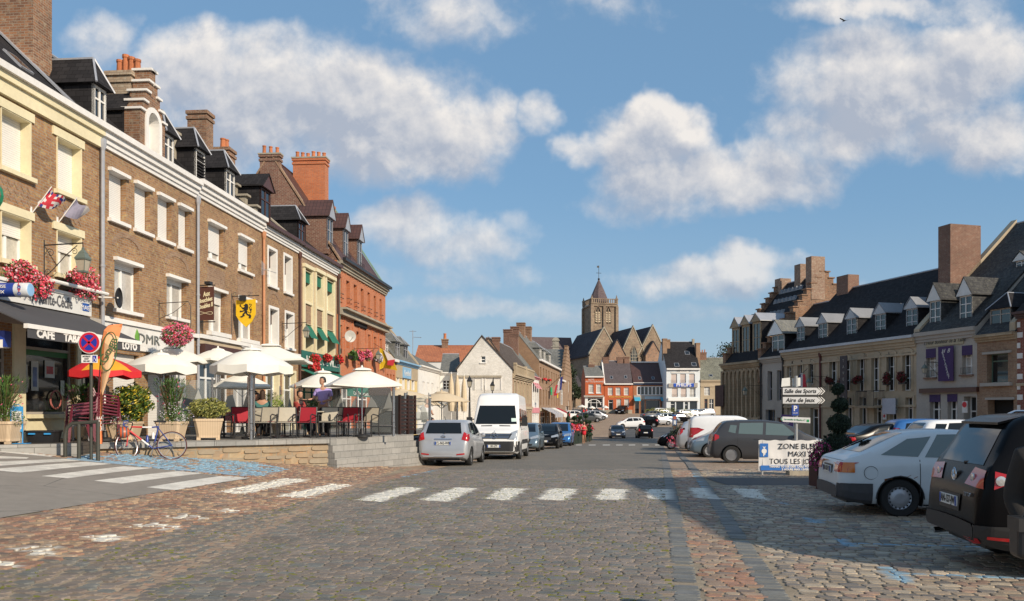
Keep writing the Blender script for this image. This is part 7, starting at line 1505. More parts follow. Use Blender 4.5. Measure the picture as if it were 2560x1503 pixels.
# tall chrome poles with black rings
for i,(px,d,h_) in enumerate(((628,21.9,2.2),(984,24.9,1.55),(1013,27.5,1.4),(1075,33,1.5),(1143,38,1.5))):
    x,y=onpx(px,d); r=root('terrace_pole',(x,y,deckz(d)),0,['thick chrome pole at the centre of the terrace edge','chrome pole left of the slatted divider','chrome pole right of the slatted divider','chrome pole behind the silver hatchback','chrome pole left of the white van'][i],'pole','chrome terrace poles'); M().tube([(0,0,0),(0,0,h_)],.045,14).build('pole',STEEL,r,smooth=40); m=M(); [m.lathe([(.048,0),(.048,.015)],(0,0,z),12) for z in(.25,.42,h_-.9)]; m.build('ring',BLK,r)
# slatted wooden divider
WD=mat('dark_wood',(.05,.022,.018),.6,kind='wood',var=.2)
x,y=onpx(998,26.6); r=root('slatted_screen',(x,y,deckz(26)),1.15,'dark slatted timber divider on the terrace','screen'); m=M(); [m.box(0,1.0,-.02,.02,.15+i*.12,.21+i*.12) for i in range(9)]; m.build('slat',WD,r); 
for xx in(0,.5,.95): M().box(xx,xx+.06,-.04,.04,0,1.3).build('post',WD,r)
# dark serving bar / black sofas behind the right screens
x,y=onpx(925,29); r=root('cabinet',(x,y,deckz(29)),.1,'black outdoor bar cabinet behind the frosted screens','cabinet'); M().box(0,1.5,0,.6,.0,1.35).build('body',BLK,r); M().box(-.05,.7,-.05,.65,1.35,1.62).build('shelf',WD,r)
M
# ---------------- street things ----------------
IRON=mat('grey_green_iron',(.12,.15,.13),.5,var=.1); LGL=mat('lantern_glass',(.42,.38,.30),.25,var=.1); GRY=mat('dark_green_post',(.05,.05,.04),.5,var=.15)
def lantern(m1,m2,c,s):
    x,y,z=c; m2.lathe([(.11*s,-.30*s),(.17*s,-.02*s)],c,4,ph=math.pi/4); m1.lathe([(.20*s,-.02*s),(.21*s,.02*s),(.12*s,.14*s),(.12*s,.16*s),(.04*s,.24*s),(.03*s,.30*s)],c,4,ph=math.pi/4); m1.lathe([(.13*s,-.34*s),(.13*s,-.30*s)],c,4,ph=math.pi/4)
    for i in range(4): a=math.pi/4+i*math.pi/2; m1.tube([(x+.12*s*math.cos(a),y+.12*s*math.sin(a),z-.3*s),(x+.18*s*math.cos(a),y+.18*s*math.sin(a),z-.02*s)],.009*s,4)
def wlamp(label,w,px,pz,L,s=1.0,flip=1,off=0):
    """bracket lamp on a facade: px = foot on the wall, pz = pixel height of the arm"""
    t=w.s(px); z=w.z(px,pz); x,y=w.pt(t,0); r=root('wall_lamp',(x,y,z),w.ang,label,'street lamp','lantern lamps on iron wall brackets')
    m=M(); m.tube([(0,0,-.9*s),(0,0,.12*s)],.02,6); m.tube([(0,0,0),(0,-L,.04)],.018,6); m.tube([(0,-.02,-.75*s),(0,-.25*L,-.55*s),(0,-.55*L,-.25*s),(0,-.85*L,-.02)],.012,5)
    for cy,cz,rr in((-.16*L,-.18*s,.11*s),(-.78*L,-.16*s,.09*s),(-.1*L,-.62*s,.07*s)): m.tube([(0,cy+rr*(1-k/16)*math.cos(k*.7),cz+rr*(1-k/16)*math.sin(k*.7)) for k in range(14)],.009,4)
    m.tube([(0,-L,.04),(0,-L,-.10*s)],.01,5); m.build('bracket',BLK,r)
    m1,m2=M(),M(); lantern(m1,m2,(0,-L,-.34*s),s*.9); o=m1.build('lantern_frame',IRON,r); m2.build('lantern_glass',LGL,o)
wlamp('large lantern on a scrolled bracket above the café flower boxes',LW,*KM(430,520),1.05,1.1)
wlamp('lantern on a wall bracket beside the brown downpipe',LW,*K4(852,445),1.15,1.0)
wlamp('lantern against the orange brick house balcony',LW,*KG(300,1075),1.5,1.0)
wlamp('lantern in front of the violet restaurant banner',RW,*K8(702,1045),1.0,1.0)
wlamp('lantern near the tricolour flag on the cream house',RW,*KK(728,540),1.5,1.2)
wlamp('lantern on the corner of the ornate mansion',RW,*KJ(612,765),1.6,1.2)
# flowers on the facade
def flowers(label,wall,px,py,wpx,hpx,off,fl,lf,n=900,z=None,group='flower boxes on the facades',name='flower_box',size=.035,box=True):
    t=wall.s(px); x,y=wall.pt(t,-off); d=y; a=wpx/F*d/2; b=hpx/F*d/2
    zz=EYE-(py-HY)/F*d; 
    if wall is LW: a=a*1.25
    r=root(name,(x,y,zz-b),wall.ang,label,'flowers' if not box else 'flower box',group); rs=random.Random(int(px)); sp=[(rs.uniform(-.55,.55)*a,rs.uniform(-.45,.3)*b,rs.uniform(.35,.7)) for _ in range(7)]; m=M(); [cloud(m,(u,0,b+v),(a*w,.28*w+.08,b*w),n//12,size*1.3,rs,.2) for u,v,w in sp]; m.build('foliage',lf,r); m=M(); [cloud(m,(u,-.05,b+v),(a*w,.32*w+.06,b*w),n//7,size,rs,.6,asp=.9) for u,v,w in sp]; m.build('flowers',fl,r)
    if box: M().box(-a*.8,a*.8,-.1,.12,b*.55-.1,b*.55+.06).build('box',TRIM,r)
    return r
flowers('mass of crimson geraniums in the left café window box',LW,48,690,140,108,.22,FRS,LF,2200)
flowers('mass of crimson geraniums under the café lantern',LW,183,703,112,90,.22,FRS,LF,1800)
x,y=onpx(443,24.5)
def basket(label,px,py,d,r_,fl,n=900,group='hanging flower baskets',chain=None):
    x,y=onpx(px,d); z=EYE-(py-HY)/F*d; r=root('hanging_basket',(x,y,z),0,label,'hanging basket',group); rs=random.Random(int(px)); m=M(); cloud(m,(0,0,0),(r_,r_,r_*.85),n//2,.05,rs,.3); m.build('foliage',LF,r); m=M(); cloud(m,(0,0,.04),(r_*1.02,r_*1.02,r_*.82),n,.032,rs,.75,asp=.9); m.build('flowers',fl,r); m=M(); m.tube([(0,0,r_*.3),(0,0,r_*.8+.45)],.01,4); m.build('hanger',BLK,r); return r
basket('pink and magenta ball of flowers hanging from an iron bracket',443,840,25.6,.46,FPK,1500)
t=LW.s(K2(980,0)[0]); x,y=LW.pt(t); z=LW.z(*K2(980,515)); r=root('sign_bracket',(x,y,z),LW.ang,'empty iron bracket on the brick wall carrying the pink basket','bracket'); m=M(); m.tube([(0,0,.1),(0,0,-.75)],.018,5); m.tube([(0,0,0),(0,-1.0,.05),(0,-1.08,-.1),(0,-1.08,-.8)],.014,5); m.tube([(0,-.02,-.5),(0,-.5,-.3),(0,-.9,0)],.01,5); m.build('bracket',BLK,r)
for px,py,wd,hh,fl,l in ((770,900,40,40,FRD,'red geraniums left of the hotel fascia'),(803,896,24,26,FRD,'red geraniums in the middle hotel window'),(832,899,26,26,FRD,'red geraniums in the right hotel window'),(768,916,44,30,FRD,'red and white flowers hanging below the hotel fascia end')): flowers(l,LW,px,py,wd,hh,.3,fl,LF,700,size=.06)
for px,py,fl,l in ((862,886,LF,'green trailing plants by the satellite dish'),(880,890,FPK,'pink and white flowers right of the satellite dish'),(900,888,FPK,'pink flowers above the balcony of the orange house'),(930,892,FWT,'white flowers right of the balcony lantern'),(950,897,FPK,'pink flowers by the yellow flag')): flowers(l,LW,px,py,26,34,.45,fl,LF,600,size=.07)
basket('magenta flowers at the corner beside the yellow flag',970,905,57,.42,FDK,300)
# wall things on the cafe
def wbox(name,label,cat,wall,s0,s1,z0,z1,off,mt): 
    x,y=wall.pt(s0,-off); r=root(name,(x,y,z0),wall.ang,label,cat); M().box(0,s1-s0,-.02,.05,0,z1-z0).build('board',mt,r); return r
t0=LW.s(KM(18,0)[0]); t1=LW.s(KM(832,0)[0]); zt_=LW.z(*KM(832,1058)); zb_=LW.z(*KM(832,1215)); r=wbox('shop_sign','white café name board with old-style grey lettering','sign',LW,t0-3,t1,zb_,zt_,.16,mat('sign_white',(.66,.66,.64),.5,var=.06)); Lb=t1-t0+3; hb=zt_-zb_
SG=mat('sign_lettering',(.10,.10,.11),.5,var=0)
def onb(px): return LW.s(px)-(t0-3)
text('A Sainte-Cécile',.42,'lettering',SG,r,(onb(KM(450,0)[0]),-.03,hb*.5),TR,sx=.62,bold=.006); text('Leffe',.2,'lettering',SG,r,(onb(KM(95,0)[0]),-.03,hb*.42),TR,sx=.7)
bl=M().box(onb(KM(742,0)[0]),onb(KM(805,0)[0]),-.035,-.022,.12,hb-.12).build('badge',mat('badge_blue',(.02,.10,.40),.5),r); text('MAES',.17,'lettering',WHT,bl,(onb(KM(773,0)[0]),-.038,hb*.45),TR,sx=1.2); M().box(-0,Lb,-.06,.06,hb,hb+.08).build('trim',WHT,r); M().tube([(onb(KM(335,0)[0]),-.28,hb+.22),(Lb+.35,-.28,hb+.22)],.05,8).build('rail_tube',WHT,r)
# awning with lettering
DG=mat('dark_grey_canvas',(.062,.062,.068),.85,var=.08); p0,p1=LW.s(KC(330,0)[0],-1.6),0
x,y=LW.pt(0); r=root('café_awning'.replace('é','e'),(x,y,0),LW.ang,'dark grey café awning with white lettering on its valance','awning')
Zt=LW.z(KM(832,0)[0],KM(0,1232)[1]); so=-1.7
sL=LW.s(KC(308,0)[0],so); sR=LW.s(K2(858,0)[0],so); zl=EYE-(K2(0,770)[1]-HY)/F*LW.d(sR,so); zh=EYE-(K2(0,812)[1]-HY)/F*LW.d(sR,so)
m=M(); m.ext([(sL,-.12,Zt),(sR,-.12,Zt),(sR,-1.7,zl+.08),(sL,-1.7,zl+.08)],(0,0,.03)); m.build('canopy',DG,r); m=M(); m.poly([(sL,-.12,Zt),(sL,-1.7,zl),(sL,-.12,zl)]); m.poly([(sR,-.12,Zt),(sR,-.12,zl),(sR,-1.7,zl)])
M().box(sL-.04,sR+.04,-1.76,-1.66,zl,zl+.10).build('front_bar',WHT,r); v=M().box(sL,sR,-1.73,-1.715,zh-.02,zl-.001).build('valance',DG,r)
for k,(w_,pc_) in enumerate((('CAFE',KC(512,0)[0]),('TABAC',KC(850,0)[0]),('PMU',KC(1190,0)[0]),('LOTO',K2(792,0)[0]))):
    text(w_,.25,'lettering',WHT,v,(LW.s(pc_,so),-1.737,(zh+zl)/2),TR,bold=.012,sx=1.05)
# horse racing sign and lottery cylinder
t=LW.s(0,-1.2); x,y=LW.pt(t,-.05); zc=LW.z(20,541); r=root('racing_sign',(x,y,zc),LW.ang,'green oval betting sign with a white galloping horse','sign'); m=M(); pts=[(.52+.0*0,0,0)]
G2=mat('sign_green',(.015,.20,.10),.4,var=.05)
def stadium(y0,w,h,dy): return [(0,y0-w+0*0,0)]
pl=[]; hh=.36; LW_=1.15
for k in range(9): a=math.pi/2-math.pi*k/8; pl.append((0,-(LW_-hh)-hh*math.cos(a),hh*math.sin(a)))
pl=[(0,0,hh)]+pl+[(0,0,-hh)]
m.ext(pl,(.12,0,0)); m.build('panel',G2,r); m=M(); 
m.tube([(-.01,p[1]*1.0,p[2]) for p in pl],.022,5); m.build('rim',mat('sign_rim',(.25,.05,.03),.5),r)
m=M(); hs=[(-.95,.02),(-.88,.12),(-.78,.10),(-.70,.04),(-.5,.07),(-.36,.02),(-.28,-.05),(-.36,-.04),(-.42,-.12),(-.34,-.22),(-.42,-.2),(-.5,-.08),(-.66,-.07),(-.72,-.2),(-.84,-.24),(-.76,-.17),(-.76,-.05),(-.84,.03),(-.9,.0)]; m.ext([(-.012,a,b) for a,b in hs],(-.01,0,0)); m.build('horse_emblem',WHT,r)
t=LW.s(40,-1.2); d=19.2; x0,y0=onpx(-60,d); x1,y1=onpx(77,d); zc=EYE-(725-HY)/F*d; r=root('lottery_sign',(x0,y0,zc),0,'blue and white cylindrical lottery sign projecting above the awning','sign'); LL=x1-x0; NB_=mat('lottery_blue',(.015,.05,.30),.4,var=.05)
M().lathe([(.165,0),(.165,LL-.32)],(0,0,0),20,axis='x').build('tube',NB_,r,smooth=40); M().lathe([(.166,LL-.32),(.166,LL-.02),(.15,LL)],(0,0,0),20,axis='x').build('end_drum',mat('lottery_grey',(.55,.58,.62),.4),r,smooth=40); M().lathe([(.15,LL-.001),(.13,LL+.006)],(0,0,0),20,axis='x').build('end_cap',mat('lottery_pale',(.25,.45,.70),.4),r)
text('FRANCAISE',.105,'lettering',WHT,r,(LL-.78,-.172,.055),TR,sx=1.15); text('DES JEUX',.105,'lettering',WHT,r,(LL-.76,-.172,-.075),TR,sx=1.15); 
for i,ch in enumerate('LOTO'): text(ch,.10,'lettering',NB_ if i%2 else mat('lottery_red',(.5,.03,.05),.4),r,(LL-.17,-.175,.11-.075*i),TR,bold=.004)
x,y=onpx(2,18.6); r=root('tobacco_sign',(x,y,EYE-(868-HY)/F*18.6),0,'blue and white illuminated box sign cut by the left edge','sign'); M().box(-.5,.16,-.12,.12,0,.36).build('box',NB_,r); M().box(-.5,.12,-.125,.12,-.02,.16).build('face',WHT,r)
# flags on the cafe
def flagpole(label,foot,tip,cols,w=.5,h=.4,dro=.2,group='flags over the café'):
    t=LW.s(foot[0]); x,y=LW.pt(t); z=LW.z(*foot); r=root('flag',(x,y,z),LW.ang,label,'flag',group)
    L=1.15; tipv=(0.08,-.5,.72); M().tube([(0,0,0),tipv],.014,5).build('pole',WHT,r); M().box(-.03,.03,-.02,.02,-.12,.2).build('bracket',WHT,r)
    m=M(); n=10; k=len(cols)
    for i in range(n):
        for j in range(6):
            def pt(u,v): # u along fly, v along the pole
                b=Vector(tipv)*(1-.55*v); return (b.x+.62*u*w+.05*math.sin(u*7+v*3),b.y-.12*u+.08*math.sin(u*6+v),b.z-dro*u-.12*u*u*(1-v)-.06*math.sin(u*5))
            m.poly([pt(i/n,j/6),pt((i+1)/n,j/6),pt((i+1)/n,(j+1)/6),pt(i/n,(j+1)/6)]); m.mi[-1]=cols[min(k-1,int(i/n*k))] if not isinstance(cols[0],list) else cols[min(5,j)][min(len(cols[0])-1,int(i/n*len(cols[0])))]
    m.build('cloth',[mat('flag_blue',(.02,.03,.20),.8),mat('flag_white',(.62,.6,.6),.8),mat('flag_red',(.50,.03,.05),.8),mat('flag_yellow',(.70,.48,.02),.8),mat('flag_grey',(.28,.27,.36),.8)],r,smooth=60); return r
UJ=[[2,1,0,2,2,0,1,2,1,0],[0,2,1,2,2,1,2,0,0,1],[2,2,2,2,2,2,2,2,2,2],[1,1,1,2,2,1,1,1,1,1],[0,1,2,2,2,2,1,0,0,0],[1,2,0,1,2,1,0,2,1,0]]
flagpole('faded red white and blue crossed flag on the café wall',K1(190,1325),K1(300,1120),UJ)
flagpole('ragged grey and white flag on the café wall',K1(352,1385),K1(485,1155),[4,4,1])
# hanging signs
def signframe(label,px,py_t,py_b,wpx,face,name='hanging_sign'):
    t=LW.s(px); x,y=LW.pt(t); z=LW.z(px,py_b); r=root(name,(x,y,z),LW.ang,label,'sign'); return r,z
# brown banner, perpendicular to the wall
t=LW.s(492); x,y=LW.pt(t); d=y; zt_=EYE-(K4(0,178)[1]-HY)/F*d; zb_=EYE-(K4(0,437)[1]-HY)/F*d; r=root('hanging_sign',(x,y,zb_),LW.ang-math.pi/2-.0,'brown hanging banner with cream script lettering','sign'); hb=zt_-zb_
wd_=(KL(445,0)[0]-KL(130,0)[0])/F*d*1.04
M().box(.04,wd_,-.02,.02,.08,hb-.05).build('banner',mat('brown_canvas',(.085,.028,.018),.7,var=.08),r); m=M(); m.tube([(-.15,0,hb),(wd_+.05,0,hb)],.022,6); m.tube([(-.1,0,0.02),(wd_+.05,0,.02)],.022,6); m.build('rod',BLK,r); M().box(.35,.55,-.15,.1,hb+.02,hb+.12).build('spotlight',BLK,r)
CRL=mat('cream_lettering',(.72,.64,.42),.6,var=0)
for w_,zz,dx,sz in (('Aux',.76,.03,.24),('Bouchées',.60,0,.21),('Doubles II',.44,0,.21)): text(w_,sz,'lettering',CRL,r,(wd_*.52+dx,-.026,hb*zz),(R(90),R(-13),0),shear=.35,sx=.62,bold=.006)
m=M(); m.tube([(wd_*.5+.28*math.cos(a)*(1 if True else 1),-.026,hb*.25+.05*math.sin(2*a)) for a in [k*math.pi/10 for k in range(21)]],.008,4); m.build('flourish',CRL,r)
# yellow shield with black lion
t=LW.s(579); x,y=LW.pt(t); d=y; r=root('shield_sign',(x,y,EYE-(KL(0,305)[1]-HY)/F*d),LW.ang-math.pi/2,'yellow shield sign with a black rampant lion','sign'); s_=d/F
def sh(px,py): return ((KL(px,0)[0]-KL(735,0)[0])*s_*1.03,(KL(0,305)[1]-KL(0,py)[1])*s_)
pts=[sh(820,378),sh(1180,362),sh(1180,640),sh(1110,780),sh(1005,878),sh(880,760),sh(820,660)]; m=M(); m.ext([(a,-.02,b) for a,b in pts],(0,.04,0)); m.build('shield',mat('shield_yellow',(.80,.50,.015),.5,var=.03),r)
m=M(); m.tube([(0,0,.12),(0,0,-1.6)],.02,6); m.tube([(0,0,0),(1.12,0,.02)],.02,6)
for c_ in(.12,.72): m.tube([(c_+.08*(1-k/16)*math.cos(k*.7),0,.09+.08*(1-k/16)*math.sin(k*.7)) for k in range(12)],.008,4)
m.build('bracket',BLK,r); M().box(.38,.62,-.16,-.05,-.2,.02).build('spotlight',BLK,r)
LI=[[(1000,440),(1040,455),(1050,510),(1040,560),(1000,580),(965,550),(960,515),(985,500),(975,480),(955,470),(985,465)],[(975,530),(930,505),(905,470),(895,440),(915,475),(880,470),(905,490),(890,500),(915,500),(940,540),(985,560)],[(980,560),(930,575),(895,568),(905,580),(885,590),(905,592),(890,605),(925,598),(990,580)],[(1000,565),(1035,580),(1030,620),(1050,640),(1085,640),(1105,670),(1095,700),(1100,720),(1080,708),(1070,725),(1065,705),(1045,712),(1065,690),(1060,672),(1025,655),(1000,620),(975,640),(985,670),(950,685),(930,710),(925,690),(900,705),(915,685),(885,690),(910,675),(940,665),(945,630),(975,600)],[(1045,590),(1080,615),(1095,590),(1070,545),(1085,560),(1075,520),(1095,550),(1110,510),(1105,550),(1120,545),(1105,575),(1105,605),(1085,625),(1050,605)],[(1075,540),(1065,510),(1095,480),(1100,455),(1080,460),(1070,480),(1065,435),(1078,465),(1095,445),(1112,460),(1105,490),(1080,515)]]
m=M()
for L_ in LI: m.ext([(sh(a,b)[0],-.022,sh(a,b)[1]) for a,b in L_],(0,-.008,0))
m.build('lion_emblem',BLK,r)
# dish, aerial, mirror
x,y=LW.pt(LW.s(K4(1240,0)[0])); z=LW.z(*K4(1270,545)); r=root('satellite_dish',(x+.6,y,z),LW.ang-.9,'grey satellite dish beside the green downpipe','satellite dish'); M().lathe([(.01,.1),(.16,.08),(.32,.0),(.335,.0)],(0,-.3,0),20,axis='y',cap=False).build('dish',mat('dish_grey',(.45,.43,.40),.5),r,smooth=40); M().tube([(0,-.2,-.3),(0,-.75,-.05)],.015,5).build('arm',ZINC,r); M().tube([(0,-.15,0),(-.1,.6,0)],.02,5).build('mount',ZINC,r)
x,y=LW.pt(LW.s(K2(628,0)[0]),-.5); r=root('convex_mirror',(x,y,LW.z(*K2(640,485))),LW.ang+.25,'round traffic mirror seen edge on beside the downpipe','mirror'); M().lathe([(.01,.06),(.2,.04),(.28,0),(.3,-.03),(.28,-.04)],(0,0,0),18,axis='y',cap=False).build('mirror',BLK,r,smooth=40); M().tube([(0,0,0),(-.1,.5,0)],.025,5).build('arm',WHT,r)
x,y=LW.pt(LW.s(K4(690,0)[0]),-.12); r=root('tv_aerial',(x,y,LW.z(*K4(690,60))),LW.ang,'small television aerial on the wall beside the copper downpipe','aerial'); m=M(); m.tube([(0,0,0),(1.2,-.2,.0)],.012,4); [m.tube([(-.1+.1*i,-.05,-.3+.02*i),(-.1+.1*i,-.05,.3-.02*i)],.008,4) for i in range(4)]; m.build('rods',ZINC,r)
# flag on the orange house: red white and yellow
x,y=LW.pt(LW.s(K4(1545,0)[0])-2.5,-.1); z=LW.z(*K4(1560,625)); r=root('flag',(x,y,z),LW.ang,'yellow flag with a white and red one hanging below a pole on the orange house','flag'); r.scale=(.6,.6,.6); M().tube([(0,0,.3),(.0,-1.9,-.9)],.025,5).build('pole',BRN,r); m=M(); m.ext([(0,-.7,-.15),(0,-1.9,-.95),(.2,-2.6,-2.7),(.3,-1.0,-2.4),(.2,-.6,-2.6)],(.04,.0,0)); m.build('yellow_cloth',MATS['flag_yellow'],r); m=M(); m.ext([(-.06,-1.1,-.4),(-.06,-1.9,-.95),(-.06,-2.5,-1.6),(-.06,-1.6,-1.6)],(-.03,0,0)); m.build('white_cloth',MATS['flag_white'],r); m=M(); m.ext([(-.06,-1.6,-1.6),(-.06,-2.4,-1.5),(-.06,-2.2,-2.2),(-.06,-1.5,-2.1)],(-.04,0,0)); m.build('red_cloth',MATS['flag_red'],r)
# ---- signpost, hoops, banner flag, boards ----
def gp(Kf,px,py): return P(*Kf(px,py))
x,y=onpx(228,17.8); g_=EYE-105/F*17.8; d=y; sc=d/F
r=root('road_sign',(x,y,g_),0,'no stopping sign, a red ringed blue disc on a green grey post','road sign'); M().tube([(0,0,-.3),(0,0,(1131-838)*sc)],.035,10).build('post',GRY,r,smooth=40)
zc=(1131-862)*sc+.04; RR_=.235
M().lathe([(RR_,0),(RR_,-.03)],(0,-.05,zc),28,axis='y').build('disc_edge',WHT,r); M().lathe([(RR_*.93,0),(RR_*.93,-.004)],(0,-.082,zc),28,axis='y').build('red_disc',mat('sign_red',(.55,.01,.03),.4,var=.05),r)
m=M(); m.lathe([(RR_*.72,0),(RR_*.72,-.004)],(0,-.088,zc),28,axis='y'); m.build('blue_disc',mat('sign_deep_blue',(.015,.03,.32),.4,var=.05),r)
for a in(45,-45): m=M(); m.T=Matrix.Translation((0,-.096,zc))@Matrix.Rotation(R(a),4,'Y'); m.box(-RR_*.73,RR_*.73,-.002,.002,-.022,.022); m.build('red_bar',MATS['sign_red'],r)
zc2=(1131-898)*sc; p=M().box(-.17,.17,-.08,-.06,zc2-.085,zc2+.085).build('plate',WHT,r)
for i,w_ in enumerate(('INTERDIT','SAUF','GIG-GIC')): text(w_,.05,'lettering',BLK,p,(-.055,-.083,zc2+.05-.05*i),TR,sx=.8)
M().box(.07,.155,-.084,-.081,zc2-.07,zc2+.07).build('blue_panel',MATS['sign_deep_blue'],p); m=M(); m.tube([(.105,-.087,zc2+.045),(.105,-.087,zc2),(.13,-.087,zc2),(.14,-.087,zc2-.04)],.006,4); m.tube([(.11+.028*math.cos(a),-.087,zc2-.03+.028*math.sin(a)) for a in [k*.5+2.2 for k in range(9)]],.004,4); m.build('wheelchair_symbol',WHT,p)
x1,y1=onpx(163,17.7); x2,y2=onpx(245,17.7); g_=EYE-105/F*17.7; r=root('hoop_barrier',(x1,y1,g_),math.atan2(y2-y1,x2-x1),'bronze green hoop barrier with three legs beside the signpost','barrier'); L=math.hypot(x2-x1,y2-y1); zt=(1130-1057)*y1/F; m=M(); m.tube([(0,0,-.3),(0,0,zt-.25),(.04,0,zt-.1),(.15,0,zt-.01),(.3,0,zt),(L,0,zt+.03)],.04,10); m.build('hoop',GRY,r,smooth=50); M().tube([(L*.42,0,-.3),(L*.42,0,zt)],.04,10).build('leg',GRY,r,smooth=50); M().tube([(L,0,-.3),(L,0,zt+.03)],.042,10).build('leg',GRY,r,smooth=50)
# feather flag
x,y=onpx(253,18.0); g_=.95; d=18.0; sc=d/F; r=root('feather_flag',(x,y,g_),0,'orange teardrop advertising flag with an oval crest','advertising flag'); H=(1095-600)*sc
OR1=mat('flag_orange',(.78,.27,.10),.75,var=.1); OR2=mat('flag_orange_pale',(.80,.50,.28),.75,var=.1)
def fx(px,py): return ((px-253)*sc,(1095-py)*sc)
Lf=[fx(*K2(a,b)) for a,b in ((612,1340),(612,1180),(612,1000),(622,850),(632,700),(648,640),(672,612),(700,602))]; Rt=[fx(*K2(a,b)) for a,b in ((628,1340),(632,1180),(640,1040),(685,900),(712,760),(730,680),(745,620),(752,598))]
m=M(); n=len(Lf); 
for i in range(n-1):
    for j in range(4):
        def q_(i_,j_): 
            a,b=Lf[i_],Rt[i_]; t=j_/4; return (a[0]*(1-t)+b[0]*t,.05*math.sin(i_*.9+t*2.5),a[1]*(1-t)+b[1]*t)
        m.poly([q_(i,j),q_(i,j+1),q_(i+1,j+1),q_(i+1,j)]); m.mi[-1]=0 if (i<2 or i>4 or j==0) else 1
m.build('cloth',[OR1,OR2],r,smooth=60); M().tube([(Lf[i][0]-.015,0,Lf[i][1]) for i in range(n)],.014,5).build('pole',mat('maroon_pole',(.12,.02,.03),.4),r)
c=fx(*K2(680,770)); m=M(); m.tube([(c[0]+.17*math.cos(a)+.05*math.sin(a),-.07,c[1]+.42*math.sin(a)) for a in [k*math.pi/12 for k in range(25)]],.012,5,cap=False); m.build('oval_crest',mat('crest_green',(.05,.12,.04),.6),r); text('Goga',.26,'lettering',MATS['crest_green'],r,(c[0],-.075,c[1]+.02),(R(90),R(-65),0),sx=1.1)
x0=fx(*K2(620,1200)); text('CAFE',.16,'lettering',WHT,r,(x0[0]+.02,-.08,.45),(R(90),R(-90),0),sx=.9)
# blue A-board
x,y=onpx(42,18.3); d=18.3; sc=d/F; r=root('sandwich_board',(x,y,.96),.15,'bright blue framed notice board standing by the planter','notice board'); BB=mat('bright_blue',(.04,.30,.65),.4,var=.05)
m=M(); hh=(1090-997)*sc; m.box(-.13,.13,-.012,.012,hh-.56,hh); fr=m.build('panel',BB,r); M().box(-.10,.10,-.016,-.011,hh-.50,hh-.11).build('notice',WHT,fr); m=M(); [m.box(-.07,.05+.02*(i%2),-.019,-.0165,hh-.17-.045*i,hh-.155-.045*i) for i in range(7)]; m.build('text_lines',BLK,fr); m=M(); m.tube([(-.12,0,0),(-.12,0,hh-.5)],.012,5); m.tube([(.12,0,0),(.12,0,hh-.5)],.012,5); m.build('leg',BB,r); M().box(-.2,.25,-.12,.12,0,.012).build('foot_plate',BB,r); M().tube([(-.08,0,hh),(-.05,0,hh+.04),(.05,0,hh+.04),(.08,0,hh)],.01,5).build('handle',BB,r)
# black crate with blue clips
x,y=onpx(110,18.9); r=root('storage_crate',(x,y,.96),.1,'black plastic storage crate with bright blue clips','crate'); m=M(); pts0=[(-.27,-.17,0),(.27,-.17,0),(.27,.17,0),(-.27,.17,0)]; pts1=[(-.31,-.2,.24),(.31,-.2,.24),(.31,.2,.24),(-.31,.2,.24)]; m.faces(pts0+pts1,[(3,2,1,0),(4,5,6,7),(0,1,5,4),(1,2,6,5),(2,3,7,6),(3,0,4,7)]); m.build('box',BLK,r); M().box(-.33,.33,-.22,.22,.242,.28).build('lid',BLK,r); [M().box(a,a+.14,-.235,-.2,.19,.225).build('clip',BB,r) for a in(-.24,.1)]
# menu board
x,y=onpx(203,20.0); r=root('menu_board',(x,y,.96),.1,'framed black menu board behind the burgundy chairs','menu board'); M().box(-.22,.22,-.015,.015,.35,.75).build('frame',ZINC,r); M().box(-.19,.19,-.02,-.014,.38,.72).build('slate',BLK,r); m=M(); m.box(-.2,-.17,-.02,.02,0,.35); m.box(.17,.2,-.02,.02,0,.35); m.build('leg',ZINC,r)
